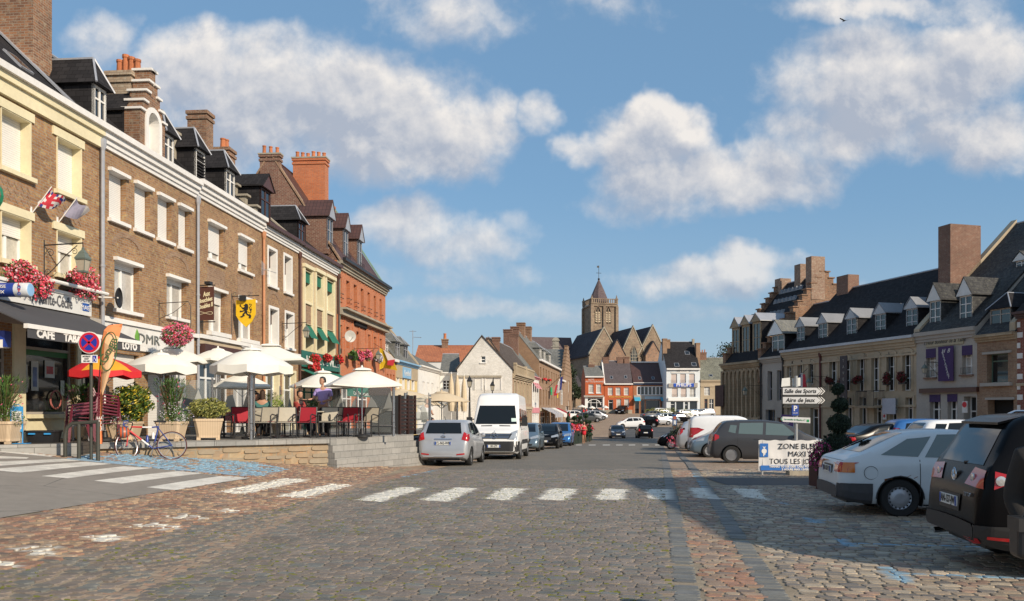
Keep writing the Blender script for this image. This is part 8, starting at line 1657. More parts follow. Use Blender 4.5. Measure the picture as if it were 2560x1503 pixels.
# ---- bicycle ----
def bicycle():
    by=20.1; bx=-.4122*by; g=gz(bx,by); a=math.pi+.42; x,y=bx,by
    r=root('racing_bicycle',(x,y,g),a,'red white and blue racing bicycle leaning against the terrace wall','bicycle')
    r.rotation_euler=(R(8),0,a); WRd=.335; B=1.0
    TY=mat('tyre_dark_red',(.09,.02,.02),.7); SPK=CHR
    def whl(c,ang,lab):
        T=Matrix.Translation(c)@Matrix.Rotation(ang,4,'Z')
        m=M(); m.T=T; m.tube([(WRd*math.cos(k*math.pi/18),0,WRd*math.sin(k*math.pi/18)) for k in range(37)],.014,6,cap=False); w=m.build('wheel',TY,r,smooth=60)
        m=M(); m.T=T; m.tube([((WRd-.022)*math.cos(k*math.pi/18),0,(WRd-.022)*math.sin(k*math.pi/18)) for k in range(37)],.010,5,cap=False); m.build('rim',ALU,w,smooth=60)
        m=M(); m.T=T; [m.tube([(.02*math.cos(k*.35),0.02*(-1)**k,.02*math.sin(k*.35)),((WRd-.02)*math.cos(k*.35),0,(WRd-.02)*math.sin(k*.35))],.0022,3,cap=False) for k in range(18)]; m.lathe([(.02,-.03),(.02,.03)],(0,0,0),8,axis='y'); m.build('spokes',SPK,w)
    whl((0,0,WRd),0,'rear'); whl((B,0,WRd),.75,'front')
    RP=mat('bike_red',(.60,.01,.02),.3,coat=.5); BP=mat('bike_blue',(.02,.05,.25),.3,coat=.5)
    bb=(.42,0,.27); st=(.30,0,.80); hd=(.88,0,.84); hb=(.93,0,.70)
    m=M(); m.tube([hb,((hb[0]+bb[0])/2,0,(hb[2]+bb[2])/2)],.022,8); m.tube([(.90,0,.80),(.66,0,.79)],.018,8); m.build('front_frame',RP,r,smooth=50)
    m=M(); m.tube([((hb[0]+bb[0])/2,0,(hb[2]+bb[2])/2),(.52,0,.35)],.023,8); m.tube([(.66,0,.79),(.45,0,.785)],.018,8); m.build('white_band',WHT,r,smooth=50)
    m=M(); m.tube([(.52,0,.35),bb],.023,8); m.tube([(.45,0,.785),st],.018,8); m.tube([bb,st],.018,8); [m.tube([(0,e*.06,WRd),(bb[0],e*.03,bb[2])],.010,6) for e in(-1,1)]; [m.tube([(0,e*.06,WRd),(st[0],e*.03,st[2]-.04)],.009,6) for e in(-1,1)]; m.build('rear_frame',BP,r,smooth=50)
    m=M(); [m.tube([hb,(.97,e*.05,.62),(B+.0,e*.05,WRd)],.011,6) for e in(-1,1)]; m.build('fork',RP,r,smooth=50)
    m=M(); m.tube([hb,hd,(.87,0,.90)],.016,6); m.tube([(.87,0,.90),(.96,0,.92)],.014,6); m.build('stem',BLK,r)
    m=M(); [m.tube([(.96,0,.92),(.97,e*.19,.92),(1.05,e*.21,.91),(1.08,e*.21,.84),(1.03,e*.21,.78),(.97,e*.21,.78)],.013,6) for e in(-1,1)]; m.build('handlebar',BP,r,smooth=50)
    m=M(); m.tube([st,(.275,0,.92)],.013,6); m.build('seat_post',CHR,r); m=M(); m.faces([(.12,-.07,.93),(.12,.07,.93),(.28,.03,.95),(.42,.012,.94),(.42,-.012,.94),(.28,-.03,.95),(.14,-.05,.90),(.14,.05,.90),(.4,0,.91)],[(0,5,2,1),(5,4,3,2),(0,1,7,6),(6,7,8),(1,2,3,8,7),(0,6,8,4,5)]); m.build('saddle',BLK,r)
    m=M(); m.lathe([(.09,-.005),(.09,.005)],(bb[0],-.05,bb[2]),16,axis='y',cap=False); m.tube([(bb[0],-.06,bb[2]),(bb[0]+.05,-.08,bb[2]-.16)],.012,5); m.tube([(bb[0],.06,bb[2]),(bb[0]-.05,.08,bb[2]+.16)],.012,5); m.build('crankset',CHR,r); m=M(); m.box(bb[0]+.02,bb[0]+.09,-.14,-.08,bb[2]-.18,bb[2]-.15); m.build('pedal',BLK,r)
    M().lathe([(.033,0),(.035,.12),(.02,.16),(.012,.18)],(.55,0,.42),10).build('water_bottle',BP,r,smooth=40); M().lathe([(.033,0),(.035,.12),(.02,.16)],(.42,0,.50),10).build('water_bottle',WHT,r,smooth=40)
    h=M(); h.lathe([(.14,-.01),(.15,.03),(.12,.09),(.06,.125),(.01,.13)],(0,0,0),12); ho=h.build('body',mat('helmet_orange',(.55,.10,.03),.4,kind='stripe',c2=(.12,.10,.10),scale=.08),None,smooth=40)
    hr=root('helmet',(x+math.cos(a)*1.05,y+math.sin(a)*1.05-.05,g+.66),0,'orange cycling helmet hanging from the handlebar','helmet'); ho.parent=hr; ho.name='shell'; hr.rotation_euler=(R(70),0,.5)
bicycle()
# ---- central things on the right: signs, banner, topiary ----
d=22.5; sc=d/F; x,y=onpx(1990,d); g_=gz(x,y); GL=mat('galvanised',(.45,.46,.46),.4,metal=.5,var=.1)
r=root('direction_sign',(x,y,g_),0,'galvanised post carrying direction arrows, a parking plate and two bright sign backs','signpost'); zz=lambda py: EYE-(py-HY)*sc-g_; xx=lambda px:(px-1990)*sc
M().tube([(0,0,0),(0,0,zz(940))],.045,12).build('post',GL,r,smooth=50)
SGW=mat('sign_face',(.62,.62,.62),.5,var=.06)
for (pa,pb,pt,pb2,w_) in ((1952,2062,969,1001,'Salle des Sports'),(1952,2062,992+2,1023,'Aire de Jeux')):
    m=M(); zt_,zb_=zz(pt),zz(pb2); zt_,zb_=(zz(968),zz(989)) if 'Salle' in w_ else (zz(991),zz(1011)); xa,xb=xx(1953),xx(2052); h2=(zt_-zb_)/2; zc=(zt_+zb_)/2
    o1=M(); o1.ext([(xa,-.07,zb_),(xb-.02,-.07,zb_),(xx(2056)+.09,-.07,zc),(xb-.02,-.07,zt_),(xa,-.07,zt_)],(0,.03,0)); o=o1.build('arrow_plate',BLK,r)
    o1=M(); o1.ext([(xa+.02,-.072,zb_+.02),(xb-.14,-.072,zb_+.02),(xb-.02,-.072,zc),(xb-.14,-.072,zt_-.02),(xa+.02,-.072,zt_-.02)],(0,-.003,0)); o1.build('face',SGW,o)
    for k in range(2): o1=M(); c_=xb-.08+k*.07; o1.ext([(c_-.03,-.073,zb_+.015),(c_,-.073,zb_+.015),(c_+.10,-.073,zc),(c_,-.073,zt_-.015),(c_-.03,-.073,zt_-.015),(c_+.07,-.073,zc)],(0,-.003,0)); o1.build('chevron',WHT,o)
    text(w_,.155,'lettering',BLK,o,((xa+xb)/2-.05,-.078,zc),TR,shear=.2,sx=.88 if 'Salle' in w_ else 1.0,bold=.003)
p=M().box(xx(1977),xx(1994),-.08,-.06,zz(1061-22),zz(1013)).build('parking_plate',mat('parking_blue',(.02,.07,.35),.5),r); M().box(xx(1978.5),xx(1993),-.083,-.079,zz(1038),zz(1014)).build('face',MATS['parking_blue'],p); text('P',.20,'lettering',WHT,p,(xx(1985.5),-.085,zz(1022)),TR,bold=.006); text('EGLISE',.045,'lettering',WHT,p,(xx(1985.5),-.085,zz(1033)),TR)
xa,xb=xx(1949),xx(2023); zc=zz(1049); o1=M(); o1.ext([(xa,-.08,zc+.01),(xa+.06,-.08,zc-.06),(xb,-.08,zc-.10),(xb,-.08,zc+.05),(xa+.06,-.08,zc+.08)],(0,.02,0)); o=o1.build('trail_plate',SGW,r); o1=M(); o1.ext([(xa,-.083,zc+.01),(xa+.07,-.083,zc-.055),(xa+.03,-.083,zc+.01),(xa+.07,-.083,zc+.075)],(0,-.003,0)); o1.build('green_arrow',mat('arrow_green',(.02,.30,.10),.5),o); text('Les moulins de Flandre n°1',.062,'lettering',MATS['arrow_green'],o,((xa+xb)/2-.02,-.084,zc-.005),(R(90),R(3),0),shear=.2,sx=.85); M().box(xb-.1,xb-.03,-.084,-.08,zc-.07,zc-.0).build('logo_patch',MATS['arrow_green'],o)
for a,b in((1955,1977),(1983,2003)): 
    m=M(); m.ext([(xx(a),.06,zz(967)),(xx(b),.06,zz(965)),(xx(b),.06,zz(944)),(xx(a)+.02 if a<1960 else xx(a),.06,zz(946))],(0,.02,0)); m.build('sign_back',mat('sign_back_bright',(.80,.80,.76),.35,metal=.1),r)
# banner
BX0,BX1=6.40,8.25; yb=21.3
x0,y0=P(*K9(1145,1335)); d=y0; sc=d/F; L=(2078-K9(1095,0)[0])*sc; xl=onpx(K9(1095,0)[0],d)[0]; g_=gz(x0,y0); zt_=EYE-(K9(0,930)[1]-HY)*sc; zb_=EYE-(K9(0,1285)[1]-HY)*sc
r=root('parking_banner',(xl,y0,g_),-.03,'white and blue vinyl parking rules banner stretched on a low frame','banner'); h1,h0=zt_-g_,zb_-g_; BV=mat('banner_vinyl',(.74,.72,.70),.45,var=.05)
m=M(); nx,nz=44,10
def bw(u,v): return .006*math.sin(u*23+v*2)+.005*math.sin(u*51+1+v*5)*(1-v)+.004*math.sin(v*9+u*7)
vs=[(L*i/nx,bw(i/nx,j/nz),h0+(h1-h0)*j/nz+.012*math.sin(i*.8)*(j in(0,nz))) for i in range(nx+1) for j in range(nz+1)]
m.faces(vs,[(i*(nz+1)+j,(i+1)*(nz+1)+j,(i+1)*(nz+1)+j+1,i*(nz+1)+j+1) for i in range(nx) for j in range(nz)]); bn=m.build('sheet',BV,r,smooth=60)
H=h1-h0
for w_,sz,u,v,sx_,b_ in (('ZONE BLEUE',.205,.565,.80,1.0,.004),('MAXI 2H',.205,.60,.55,1.0,.004),('TOUS LES JOURS',.205,.51,.31,.95,.004)): text(w_,sz,'lettering',BLK,bn,(L*u,-.017,h0+H*v),TR,ext=.0008,sx=sx_)
VB=mat('banner_blue',(.03,.16,.50),.5); M().box(.05,L-.02,-.019,-.016,h0+.02,h0+H*.185).build('blue_strip',VB,bn)
text('THANKS TO USE DISK CARD FOR PARKING',.072,'lettering',WHT,bn,(L*.5,-.023,h0+H*.145),TR,sx=1.0,bold=.003); text('2 HOURS MAX / EVERY DAY',.072,'lettering',WHT,bn,(L*.55,-.023,h0+H*.055),TR,sx=1.05,bold=.003)
lx=.03; M().box(lx,lx+.22,-.019,-.016,h0+H*.46,h0+H*.9).build('blue_panel',VB,bn); text('Y',.11,'lettering',WHT,bn,(lx+.11,-.023,h0+H*.74),TR,bold=.006); text('P',.11,'lettering',WHT,bn,(lx+.11,-.023,h0+H*.53),TR,bold=.006); m=M(); m.lathe([(.07,0),(.07,.004)],(lx+.11,-.026,h0+H*.65),14,axis='y'); o=m.build('disc_symbol',WHT,bn); o.scale=(1,1,1)
m=M(); m.tube([(.1,.03,0),(.1,.03,h1)],.03,8); m.tube([(L-.1,.03,0),(L-.1,.03,h1)],.03,8); m.tube([(0,.03,h1-.02),(L,.03,h1-.02)],.015,6); m.tube([(0,.03,h0+.02),(L,.03,h0+.02)],.015,6); m.build('frame',GL,r); M().box(L*.40,L*.75,-.15,.2,-.02,.13).build('concrete_foot',COP,r)
# topiary of dark balls with flower boxes
d=18.2; sc=d/F; x,y=onpx(2095,d); g_=gz(x,y)
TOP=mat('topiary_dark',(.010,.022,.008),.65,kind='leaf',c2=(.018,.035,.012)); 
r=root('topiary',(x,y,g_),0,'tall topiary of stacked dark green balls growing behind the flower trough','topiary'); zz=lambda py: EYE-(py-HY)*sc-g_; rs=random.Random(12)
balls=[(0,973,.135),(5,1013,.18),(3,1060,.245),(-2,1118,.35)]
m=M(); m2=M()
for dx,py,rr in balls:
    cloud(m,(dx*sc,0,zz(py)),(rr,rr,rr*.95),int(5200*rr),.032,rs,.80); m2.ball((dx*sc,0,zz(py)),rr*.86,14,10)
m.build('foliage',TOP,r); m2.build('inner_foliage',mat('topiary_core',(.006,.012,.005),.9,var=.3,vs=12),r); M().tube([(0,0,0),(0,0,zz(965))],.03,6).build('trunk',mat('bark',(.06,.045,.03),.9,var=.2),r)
x2,y2=onpx(2095,17.9); RW_=mat('dark_red_slats',(.06,.008,.010),.6,kind='wood',var=.15)
r=root('flower_trough',(x2-.43,y2,gz(x2,y2)),.05,'dark slatted timber trough of magenta flowers beside the white liftback','flower trough'); m=M(); [m.box(i*.13,i*.13+.10,0,.03,.06,.62) for i in range(11)]; m.box(0,1.4,.03,.5,.05,.6); m.build('box',RW_,r); M().box(-.03,.05,-.02,.06,0,.78).build('post',RW_,r); rs=random.Random(13); m=M(); cloud(m,(.10,.05,.76),(.30,.25,.30),600,.04,rs,.2); cloud(m,(1.0,.1,.85),(.5,.25,.2),500,.04,rs,.2); m.build('foliage',LFD,r); m=M(); cloud(m,(.05,-.02,.72),(.28,.26,.34),380,.026,rs,.6,asp=.9); cloud(m,(1.0,.0,.9),(.5,.25,.2),120,.026,rs,.6,asp=.9); m.build('flowers',FDK,r)
# shaded row details: flag, balcony flowers, banners
for px,py,w_,h_,l in ((2086,952,24,26,'dark red flowers over the lantern of the cream house'),(2118,952,26,40,'red flowers left of the vertical sign'),(2154,948,36,30,'red flowers left of the iron balcony'),(2229,948,26,48,'trailing flowers in the window right of the balcony'),(2269,946,28,48,'trailing flowers in the last window of the cream house')): flowers(l,RW,px,py,w_*1.1,h_,.35,mat('petal_dark_red',(.10,.008,.012),.6,kind='leaf',c2=(.22,.012,.02),c3=(.02,.04,.015)),LFD,420,size=.06,group='flower boxes on the shaded row')
x,y=RW.pt(RW.s(KK(500,0)[0]),-.2); z=RW.z(*KK(520,590)); r=root('flag',(x,y,z),RW.ang,'blue white and red flag hanging on the cream house','flag'); M().tube([(0,0,.9),(.0,-1.0,.1)],.02,5).build('pole',BLK,r)
for i,(c_,a,b) in enumerate((('flag_blue',-.32,-.12),('flag_white',-.12,.12),('flag_red',.12,.42))): m=M(); m.ext([(a,-.5,.55-.1*abs(i-1)),(b,-.52,.55-.1*abs(i-1)),(b+.12,-.45,-.75+.05*i),(a+.02,-.5,-.75+.05*i)],(0,.03,0)); m.build(['blue_band','white_band','red_band'][i],MATS[c_],r)
def hs(label,wall,px,pyt,pyb,wm,mt,name='hanging_sign',off=.1):
    t=wall.s(px); x,y=wall.pt(t,-off); zb=wall.z(px,pyb); h_=wall.z(px,pyt)-zb; r=root(name,(x,y,zb),wall.ang,label,'sign'); M().box(-wm/2,wm/2,-.05,.0,0,h_).build('panel',mt,r); return r,h_
r,h_=hs('tall brown vertical sign with pale lettering and round pictures on the cream house',RW,*[KK(1075,0)[0]],KK(0,265)[1],KK(0,905)[1],.75,mat('sign_umber',(.04,.03,.035),.6),off=.75); [text(ch,.28,'lettering',PLG,r,(0,-.055,h_-.35-.42*i),TR) for i,ch in enumerate('TAVERNE')]
m=M(); [m.tube([(.30*math.cos(k*.4),-.06,h_-3.5-i*.95+.42*math.sin(k*.4)) for k in range(17)],.02,4,cap=False) for i in(0,1)]; m.build('ring',mat('ring_yellow',(.4,.35,.08),.5),r)
r,h_=hs('violet vertical banner reading downwards on the pale restaurant',RW,K8(770,0)[0],K8(0,928)[1],K8(0,1175)[1],1.15,mat('violet_banner',(.05,.02,.10),.7),off=.15); [text(ch,.22,'lettering',PLW,r,(-.2+.05*i,-.055,h_*(.80-.078*i)),TR) for i,ch in enumerate('RESTAURANT')]; text('H  B',.34,'lettering',PLW,r,(0,-.055,h_-.28),TR,shear=.4)
r,h_=hs('pale board hanging from a bracket beside the balcony',RW,K8(388,0)[0],K8(0,1298)[1],K8(0,1410)[1],1.2,mat('pale_board',(.42,.44,.50),.5),off=.4); 
r,h_=hs('violet poster with white writing behind the topiary',RW,KK(1048,0)[0],KK(0,1040)[1],KK(0,1285)[1],1.3,mat('violet_poster',(.09,.04,.20),.6),name='poster_board',off=5.0); text('Les',.4,'lettering',PLW,r,(0,-.06,h_-.5),TR,shear=.3); text('Chti',.4,'lettering',PLW,r,(0,-.06,h_-.95),TR,shear=.3)
r,h_=hs('small white plate with a red and blue diamond on the cream house',RW,KK(1510,0)[0],KK(0,1020)[1],KK(0,1105)[1],.35,PLW,name='wall_plate'); m=M(); m.ext([(0,-.055,h_*.25),(.1,-.055,h_*.55),(0,-.055,h_*.85),(-.1,-.055,h_*.55)],(0,-.01,0)); m.build('diamond',MATS['flag_red'],r)
r,h_=hs('red round stop-parking disc by the restaurant door',RW,K8(985,0)[0],K8(0,1318)[1],K8(0,1400)[1],.35,PLW,name='wall_plate',off=.9); M().lathe([(.16,0),(.16,.01)],(0,-.065,h_*.7),14,axis='y').build('disc',MATS['sign_red'],r)
r,h_=hs('large museum poster on the dark end of the ornate mansion',RW,KI(1525,0)[0],KI(0,870)[1],KI(0,1245)[1],1.5,mat('museum_poster',(.05,.025,.028),.6,var=.4,vs=2),name='poster_board',off=.3)
# green cross, vertical word sign, lamps of the left row
r,h_=hs('green pharmacy cross standing out from the balustraded house',FW,KE(238,0)[0],KE(0,822)[1],KE(0,905)[1],.02,BLK,off=1.9); gc=mat('cross_green',(.02,.42,.15),.4); m=M(); m.box(-.22,.22,-.2,-.1,0,h_); m.box(-.55,.55,-.201,-.099,h_*.33,h_*.67); m.build('cross',gc,r)
r,h_=hs('white vertical word sign on the brown brick shops',FW,KE(402,0)[0],KE(0,735)[1],KE(0,868)[1],1.0,WHT,off=1.4); [text(ch,.62,'lettering',mat('sign_brown',(.12,.03,.03),.5),r,(0,-.06,h_-.75-.52*i),TR,bold=.02) for i,ch in enumerate('RESTO')]
r,h_=hs('yellow square board over the striped awning',FW,KE(388,0)[0],KE(0,885)[1],KE(0,937)[1],1.0,MATS['flag_yellow'],off=1.3)
r,h_=hs('yellow and white square board high on the brown brick shops',FW,KE(497,0)[0],KE(0,705)[1],KE(0,755)[1],1.2,MATS['flag_yellow'],off=.6)
x,y=FW.pt(FW.s(KE(360,0)[0]),-1.2); z=FW.z(*KE(360,830)); r=root('flag',(x,y,z),FW.ang,'small tricolour flag on the brown brick shops','flag'); M().tube([(0,.9,0),(0,-.9,1.6)],.03,4).build('pole',BLK,r)
for i,c_ in enumerate(('flag_blue','flag_white','flag_red')): m=M(); m.ext([(0,-.8+.3*i,1.4-.5*i),(0,-1.1+.3*i,1.5-.55*i),(0,-.9+.25*i,-.2-.35*i),(0,-.5+.3*i,-.4-.3*i)],(.05,0,0)); m.build(['blue_band','white_band','red_band'][i],MATS[c_],r)
for px,py,w_ in ((1356,948,14),(1367,950,10)): flowers('red and green flowers on the brown brick shops, '+('nearer' if px<1360 else 'farther')+' box',FW,px,py,w_*2.0,6,.3,FRD,LF,160,size=.12,group='flowers over the brown brick shops')
def plamp(label,px,pt,d):
    x,y=onpx(px,d); g=gz(x,y) if x>-2 else deckz(d); sc=d/F; H=EYE-(pt-HY)*sc-g; r=root('street_lamp',(x,y,g),0,label,'street lamp','black lantern lamp posts'); M().lathe([(.12,0),(.12,.5),(.07,.6),(.05,1.2),(.035,H-.8)],(0,0,0),10).build('post',BLK,r,smooth=40); m1,m2=M(),M(); s_=1.0; lantern(m1,m2,(0,0,H-.45),s_); o=m1.build('lantern_frame',BLK,r); m2.build('lantern_glass',LGL,o)
plamp('black lamp post in front of the white gable, left one',1174,932,44); plamp('black lamp post in front of the white gable, right one behind the van',1231,946,52); plamp('lamp post near the dark church wall',1433,975,140)
# parking machine
x,y=P(*KF(1478,500)); d=y; sc=d/F; r=root('parking_machine',(x,y,gz(x,y)),0,'tall blue parking ticket machine by the flower bed','ticket machine'); zz=lambda py:(1083-py)*sc; H=(1083-1037)*sc; M().box(-.16,.16,-.1,.1,0,H*.45).build('pedestal',mat('rust_brown',(.10,.05,.03),.6),r); M().box(-.26,.26,-.18,.12,H*.42,H*.95).build('cabinet',mat('machine_blue',(.02,.09,.26),.4),r); M().box(-.33,.33,-.2,.14,H*.95,H*1.02).build('roof',MATS['machine_blue'],r); p=M().box(-.2,.2,-.19,-.18,H*.75,H*.92).build('display',mat('display_orange',(.45,.12,.06),.5,var=.6,vs=30),r); M().box(-.15,.15,-.19,-.181,H*.46,H*.7).build('instructions',SGW,r)
# bin shelter
x,y=onpx(1890,45); r=root('bin_shelter',(x,y,gz(x,y)),-.2,'blue recycling container with a white lid before the ornate mansion','container'); M().box(-.8,.8,-.5,.5,0,1.25).build('body',mat('bin_blue',(.02,.06,.16),.5),r); m=M(); m.ext([(-.9,-.6,1.26),(.9,-.6,1.26),(.85,.6,1.5),(-.85,.6,1.5)],(0,0,.06)); m.build('lid',mat('lid_pale',(.4,.5,.58),.5),r)
# flower trough and clipped yews on the left of the road, and bushes
YEW=mat('yew_green',(.012,.035,.015),.7,kind='leaf',c2=(.025,.06,.02))
xa,ya=P(*KE(640,1450)); xb,yb_=P(*KE(871,1400)); L=max(5.,math.hypot(xb-xa,yb_-ya)); r=root('flower_bed',(xa,ya,gz(xa,ya)),math.atan2(yb_-ya,xb-xa),'long picket-fenced bed of red and pink flowers with clipped yews','flower bed'); L=math.hypot(xb-xa,yb_-ya)
m=M(); n=int(L/.22); dz=gz(xb,yb_)-gz(xa,ya); [m.box(i*.22,i*.22+.15,0,.05,dz*i/n,dz*i/n+1.0) for i in range(n)]; m.build('picket_fence',mat('fence_dark_green',(.02,.035,.02),.6),r); rs=random.Random(21); m=M(); m1=M()
for i in range(9): cloud(m,(L*(i+.5)/9,.4,dz*(i+.5)/9+1.15),(.5,.5,.35),160,.10,rs,.3); 
m.build('foliage',LF,r); m=M(); 
for i in range(9):
    m.cm=i%2; cloud(m,(L*(i+.5)/9,.2,dz*(i+.5)/9+1.2),(.5,.5,.35),150,.09,rs,.5,asp=.9)
m.build('flowers',[FPK,FRD],r)
for i,(px,pt,pb,w_) in enumerate(((1420,1030,1062,10),(1436,1038,1075,13),(1450,1038,1070,11),(1465,1032,1075,12),(1474,1050,1075,9))):
    d=62+3*i; x,y=onpx(px,d); g=gz(x,y); sc=d/F; zt_=EYE-(pt-HY)*sc; zb_=EYE-(pb-HY)*sc-.6; r=root('clipped_yew',(x,y,g),0,['cone-shaped yew at the left end of the flower bed','tiered yew second from the left in the bed','tiered yew in the middle of the bed','tall tiered yew right of the middle of the bed','short tiered yew at the right end of the bed'][i],'clipped yew','clipped yews in the flower bed'); m=M(); rs=random.Random(i)
    if i==0:
        for k in range(6): u=k/6; cloud(m,(0,0,zb_-g+(zt_-zb_)*(u+.08)),(w_*sc*(1-u)*.8,w_*sc*(1-u)*.8,(zt_-zb_)*.1),200,.07,rs,.4)
    else:
        for k in range(4): u=k/4; cloud(m,(0,0,zb_-g+(zt_-zb_)*(u+.12)),(w_*sc*(.95-.15*k),w_*sc*(.95-.15*k),(zt_-zb_)*.09),300,.08,rs,.6)
    m.build('foliage',YEW,r); M().tube([(0,0,0),(0,0,zt_-g-.15)],.06,6).build('trunk',MATS['bark'],r)
for i,(px,py,w_,h_) in enumerate(((1630,1022,34,18),(1672,1018,48,20),(1712,1024,34,16),(1818,1034,24,12),(1650,1018,30,14),(1840,1036,18,10))):
    d=140; x,y=onpx(px,d); g=gz(x,y); sc=d/F; r=root('shrub',(x,y,g-.2),0,['low yellow green shrub left in the central bed','broad yellow green shrub in the middle of the central bed','yellow green shrub before the white shop','small shrub before the cream house','shrub tucked behind the broad one in the central bed','smallest shrub by the ornate mansion'][i],'shrub','yellow green shrubs up the square'); m=M(); cloud(m,(0,0,1.0),(w_*sc/2*1.2,1.2,h_*sc*.8),700,.16,random.Random(i),.35,asp=.3); m.build('foliage',mat('shrub_olive',(.13,.17,.03),.7,kind='leaf',c2=(.24,.26,.06),c3=(.34,.28,.10)),r)
x,y=onpx(1700,47); r=root('flower_bed',(x,y,gz(x,y)),.1,'dark bed with pink and white flowers beside the parking machine','flower bed'); rs=random.Random(2); m=M(); cloud(m,(0,0,.9),(.7,.5,.6),500,.07,rs,.3); m.build('foliage',LFD,r); m=M(); cloud(m,(-.2,-.2,.5),(.6,.5,.35),200,.05,rs,.6,asp=.9); m.build('flowers',FPK,r)
# trees
TRD=mat('tree_dark',(.012,.025,.008),.7,kind='leaf',c2=(.03,.05,.015))
def tree(label,px,d,zt,w,n,mt,h0=None,group='trees behind the houses'):
    x,y=onpx(px,d); g=gz(x,y); r=root('tree',(x,y,g),0,label,'tree',group); rs=random.Random(int(px)); H=zt-g; m=M()
    for _ in range(26):
        a=rs.uniform(0,6.3); u=rs.random(); rr=w*(.75-.5*abs(u-.4)); cloud(m,(rr*math.cos(a)*rs.random(),rr*math.sin(a)*rs.random(),H*(.35+.55*u)),(w*.4,w*.4,H*.11),n//26,.30,rs,.3)
    m.build('crown',mt,r); m=M(); m.tube([(0,0,0),(.1,0,H*.4),(.0,.1,H*.8)],.3,8,r1=.08); [m.tube([(0,0,H*(.3+.1*i)),(w*.5*math.cos(i*2),w*.5*math.sin(i*2),H*(.5+.1*i))],.12,5,r1=.04) for i in range(5)]; m.build('trunk',MATS['bark'],r); return r
tree('dark ivy-clad tree in the shade of the church wall',1418,190,13,3.0,3600,TRD); tree('dark tree between the stepped gable and the church',1436,195,8.5,2.5,2400,TRD); tree('dark treetop above the lichen roof',1815,190,17.5,5,2600,TRD)
# roof aerials, bird
for px,pt,pb,d,l in ((1032,826,880,85,'tall television aerial over the low white building'),(1494,0,0,0,''),):
    if d: x,y=onpx(px,d); sc=d/F; zb_=EYE-(pb-HY)*sc; H=(pb-pt)*sc; r=root('tv_aerial',(x,y,zb_-2),0,l,'aerial'); m=M(); m.tube([(0,0,0),(0,0,H+2)],.04,5); m.tube([(-.35,0,H+1.9),(.35,0,H+1.9)],.025,4); m.tube([(0,0,H+1.3),(.9,0,H+1.25)],.025,4); [m.tube([(.2+.2*i,-.2,H+1.28),(.2+.2*i,.2,H+1.28)],.02,4) for i in range(4)]; m.build('mast',ZINC,r)
x,y=onpx(2111,60); r=root('bird',(x,y,EYE-(52-HY)/F*60),.4,'small bird gliding high in the clear sky','bird'); m=M(); m.faces([(0,-.12,0),(.12,0,.02),(0,.2,0),(-.12,0,.02),(.45,-.05,.16),(.4,.08,.15),(-.38,.0,.1),(-.34,.1,.1),(0,0,-.05)],[(0,1,2,3),(0,8,1),(1,8,2),(2,8,3),(3,8,0)]); m.faces([(.1,-.08,.02),(.5,-.02,.18),(.42,.08,.16),(.08,.08,.02)],[(0,1,2,3)]); m.faces([(-.1,-.08,.02),(-.45,-.02,.12),(-.38,.08,.1),(-.08,.08,.02)],[(3,2,1,0)]); m.build('body',BLK,r)
# ---------------- people ----------------
SK=mat('skin',(.46,.25,.16),.55,var=.08,vs=10); HRB=mat('hair_brown',(.05,.025,.012),.7,kind='wood',var=.2); HRD=mat('hair_dark',(.012,.009,.008),.6,kind='wood',var=.2)
def skinned(name,chain,mt,par,lvl=2):
    """chain: list of (points, radii) limbs; the first point of each later limb is joined to the nearest earlier vertex"""
    vs=[];rad=[];ed=[]
    for pts,rr in chain:
        prev=None
        for k,(p,q) in enumerate(zip(pts,rr)):
            idx=None
            if k==0 and vs:
                idx=min(range(len(vs)),key=lambda i:(Vector(vs[i])-Vector(p)).length)
                if (Vector(vs[idx])-Vector(p)).length>.03: idx=None if False else idx
            if idx is None: vs.append(tuple(p)); rad.append(q); idx=len(vs)-1
            if prev is not None: ed.append((prev,idx))
            prev=idx
    me=bpy.data.meshes.new(name); me.from_pydata(vs,ed,[]); o=bpy.data.objects.new(name,me); COL.objects.link(o)
    md=o.modifiers.new('s','SKIN'); 
    for i,v in enumerate(me.skin_vertices[0].data):
        q=rad[i]; v.radius=(q,q) if not isinstance(q,tuple) else q; v.use_root=(i==0)
    s=o.modifiers.new('u','SUBSURF'); s.levels=lvl; s.render_levels=lvl
    dg=bpy.context.evaluated_depsgraph_get(); nm=bpy.data.meshes.new_from_object(o.evaluated_get(dg)); bpy.data.objects.remove(o)
    nm.materials.clear(); nm.materials.append(mt); nm.shade_smooth(); 
    if not nm.uv_layers: nm.uv_layers.new(name='UVMap')
    o=bpy.data.objects.new(name,nm); COL.objects.link(o); o.parent=par; return o
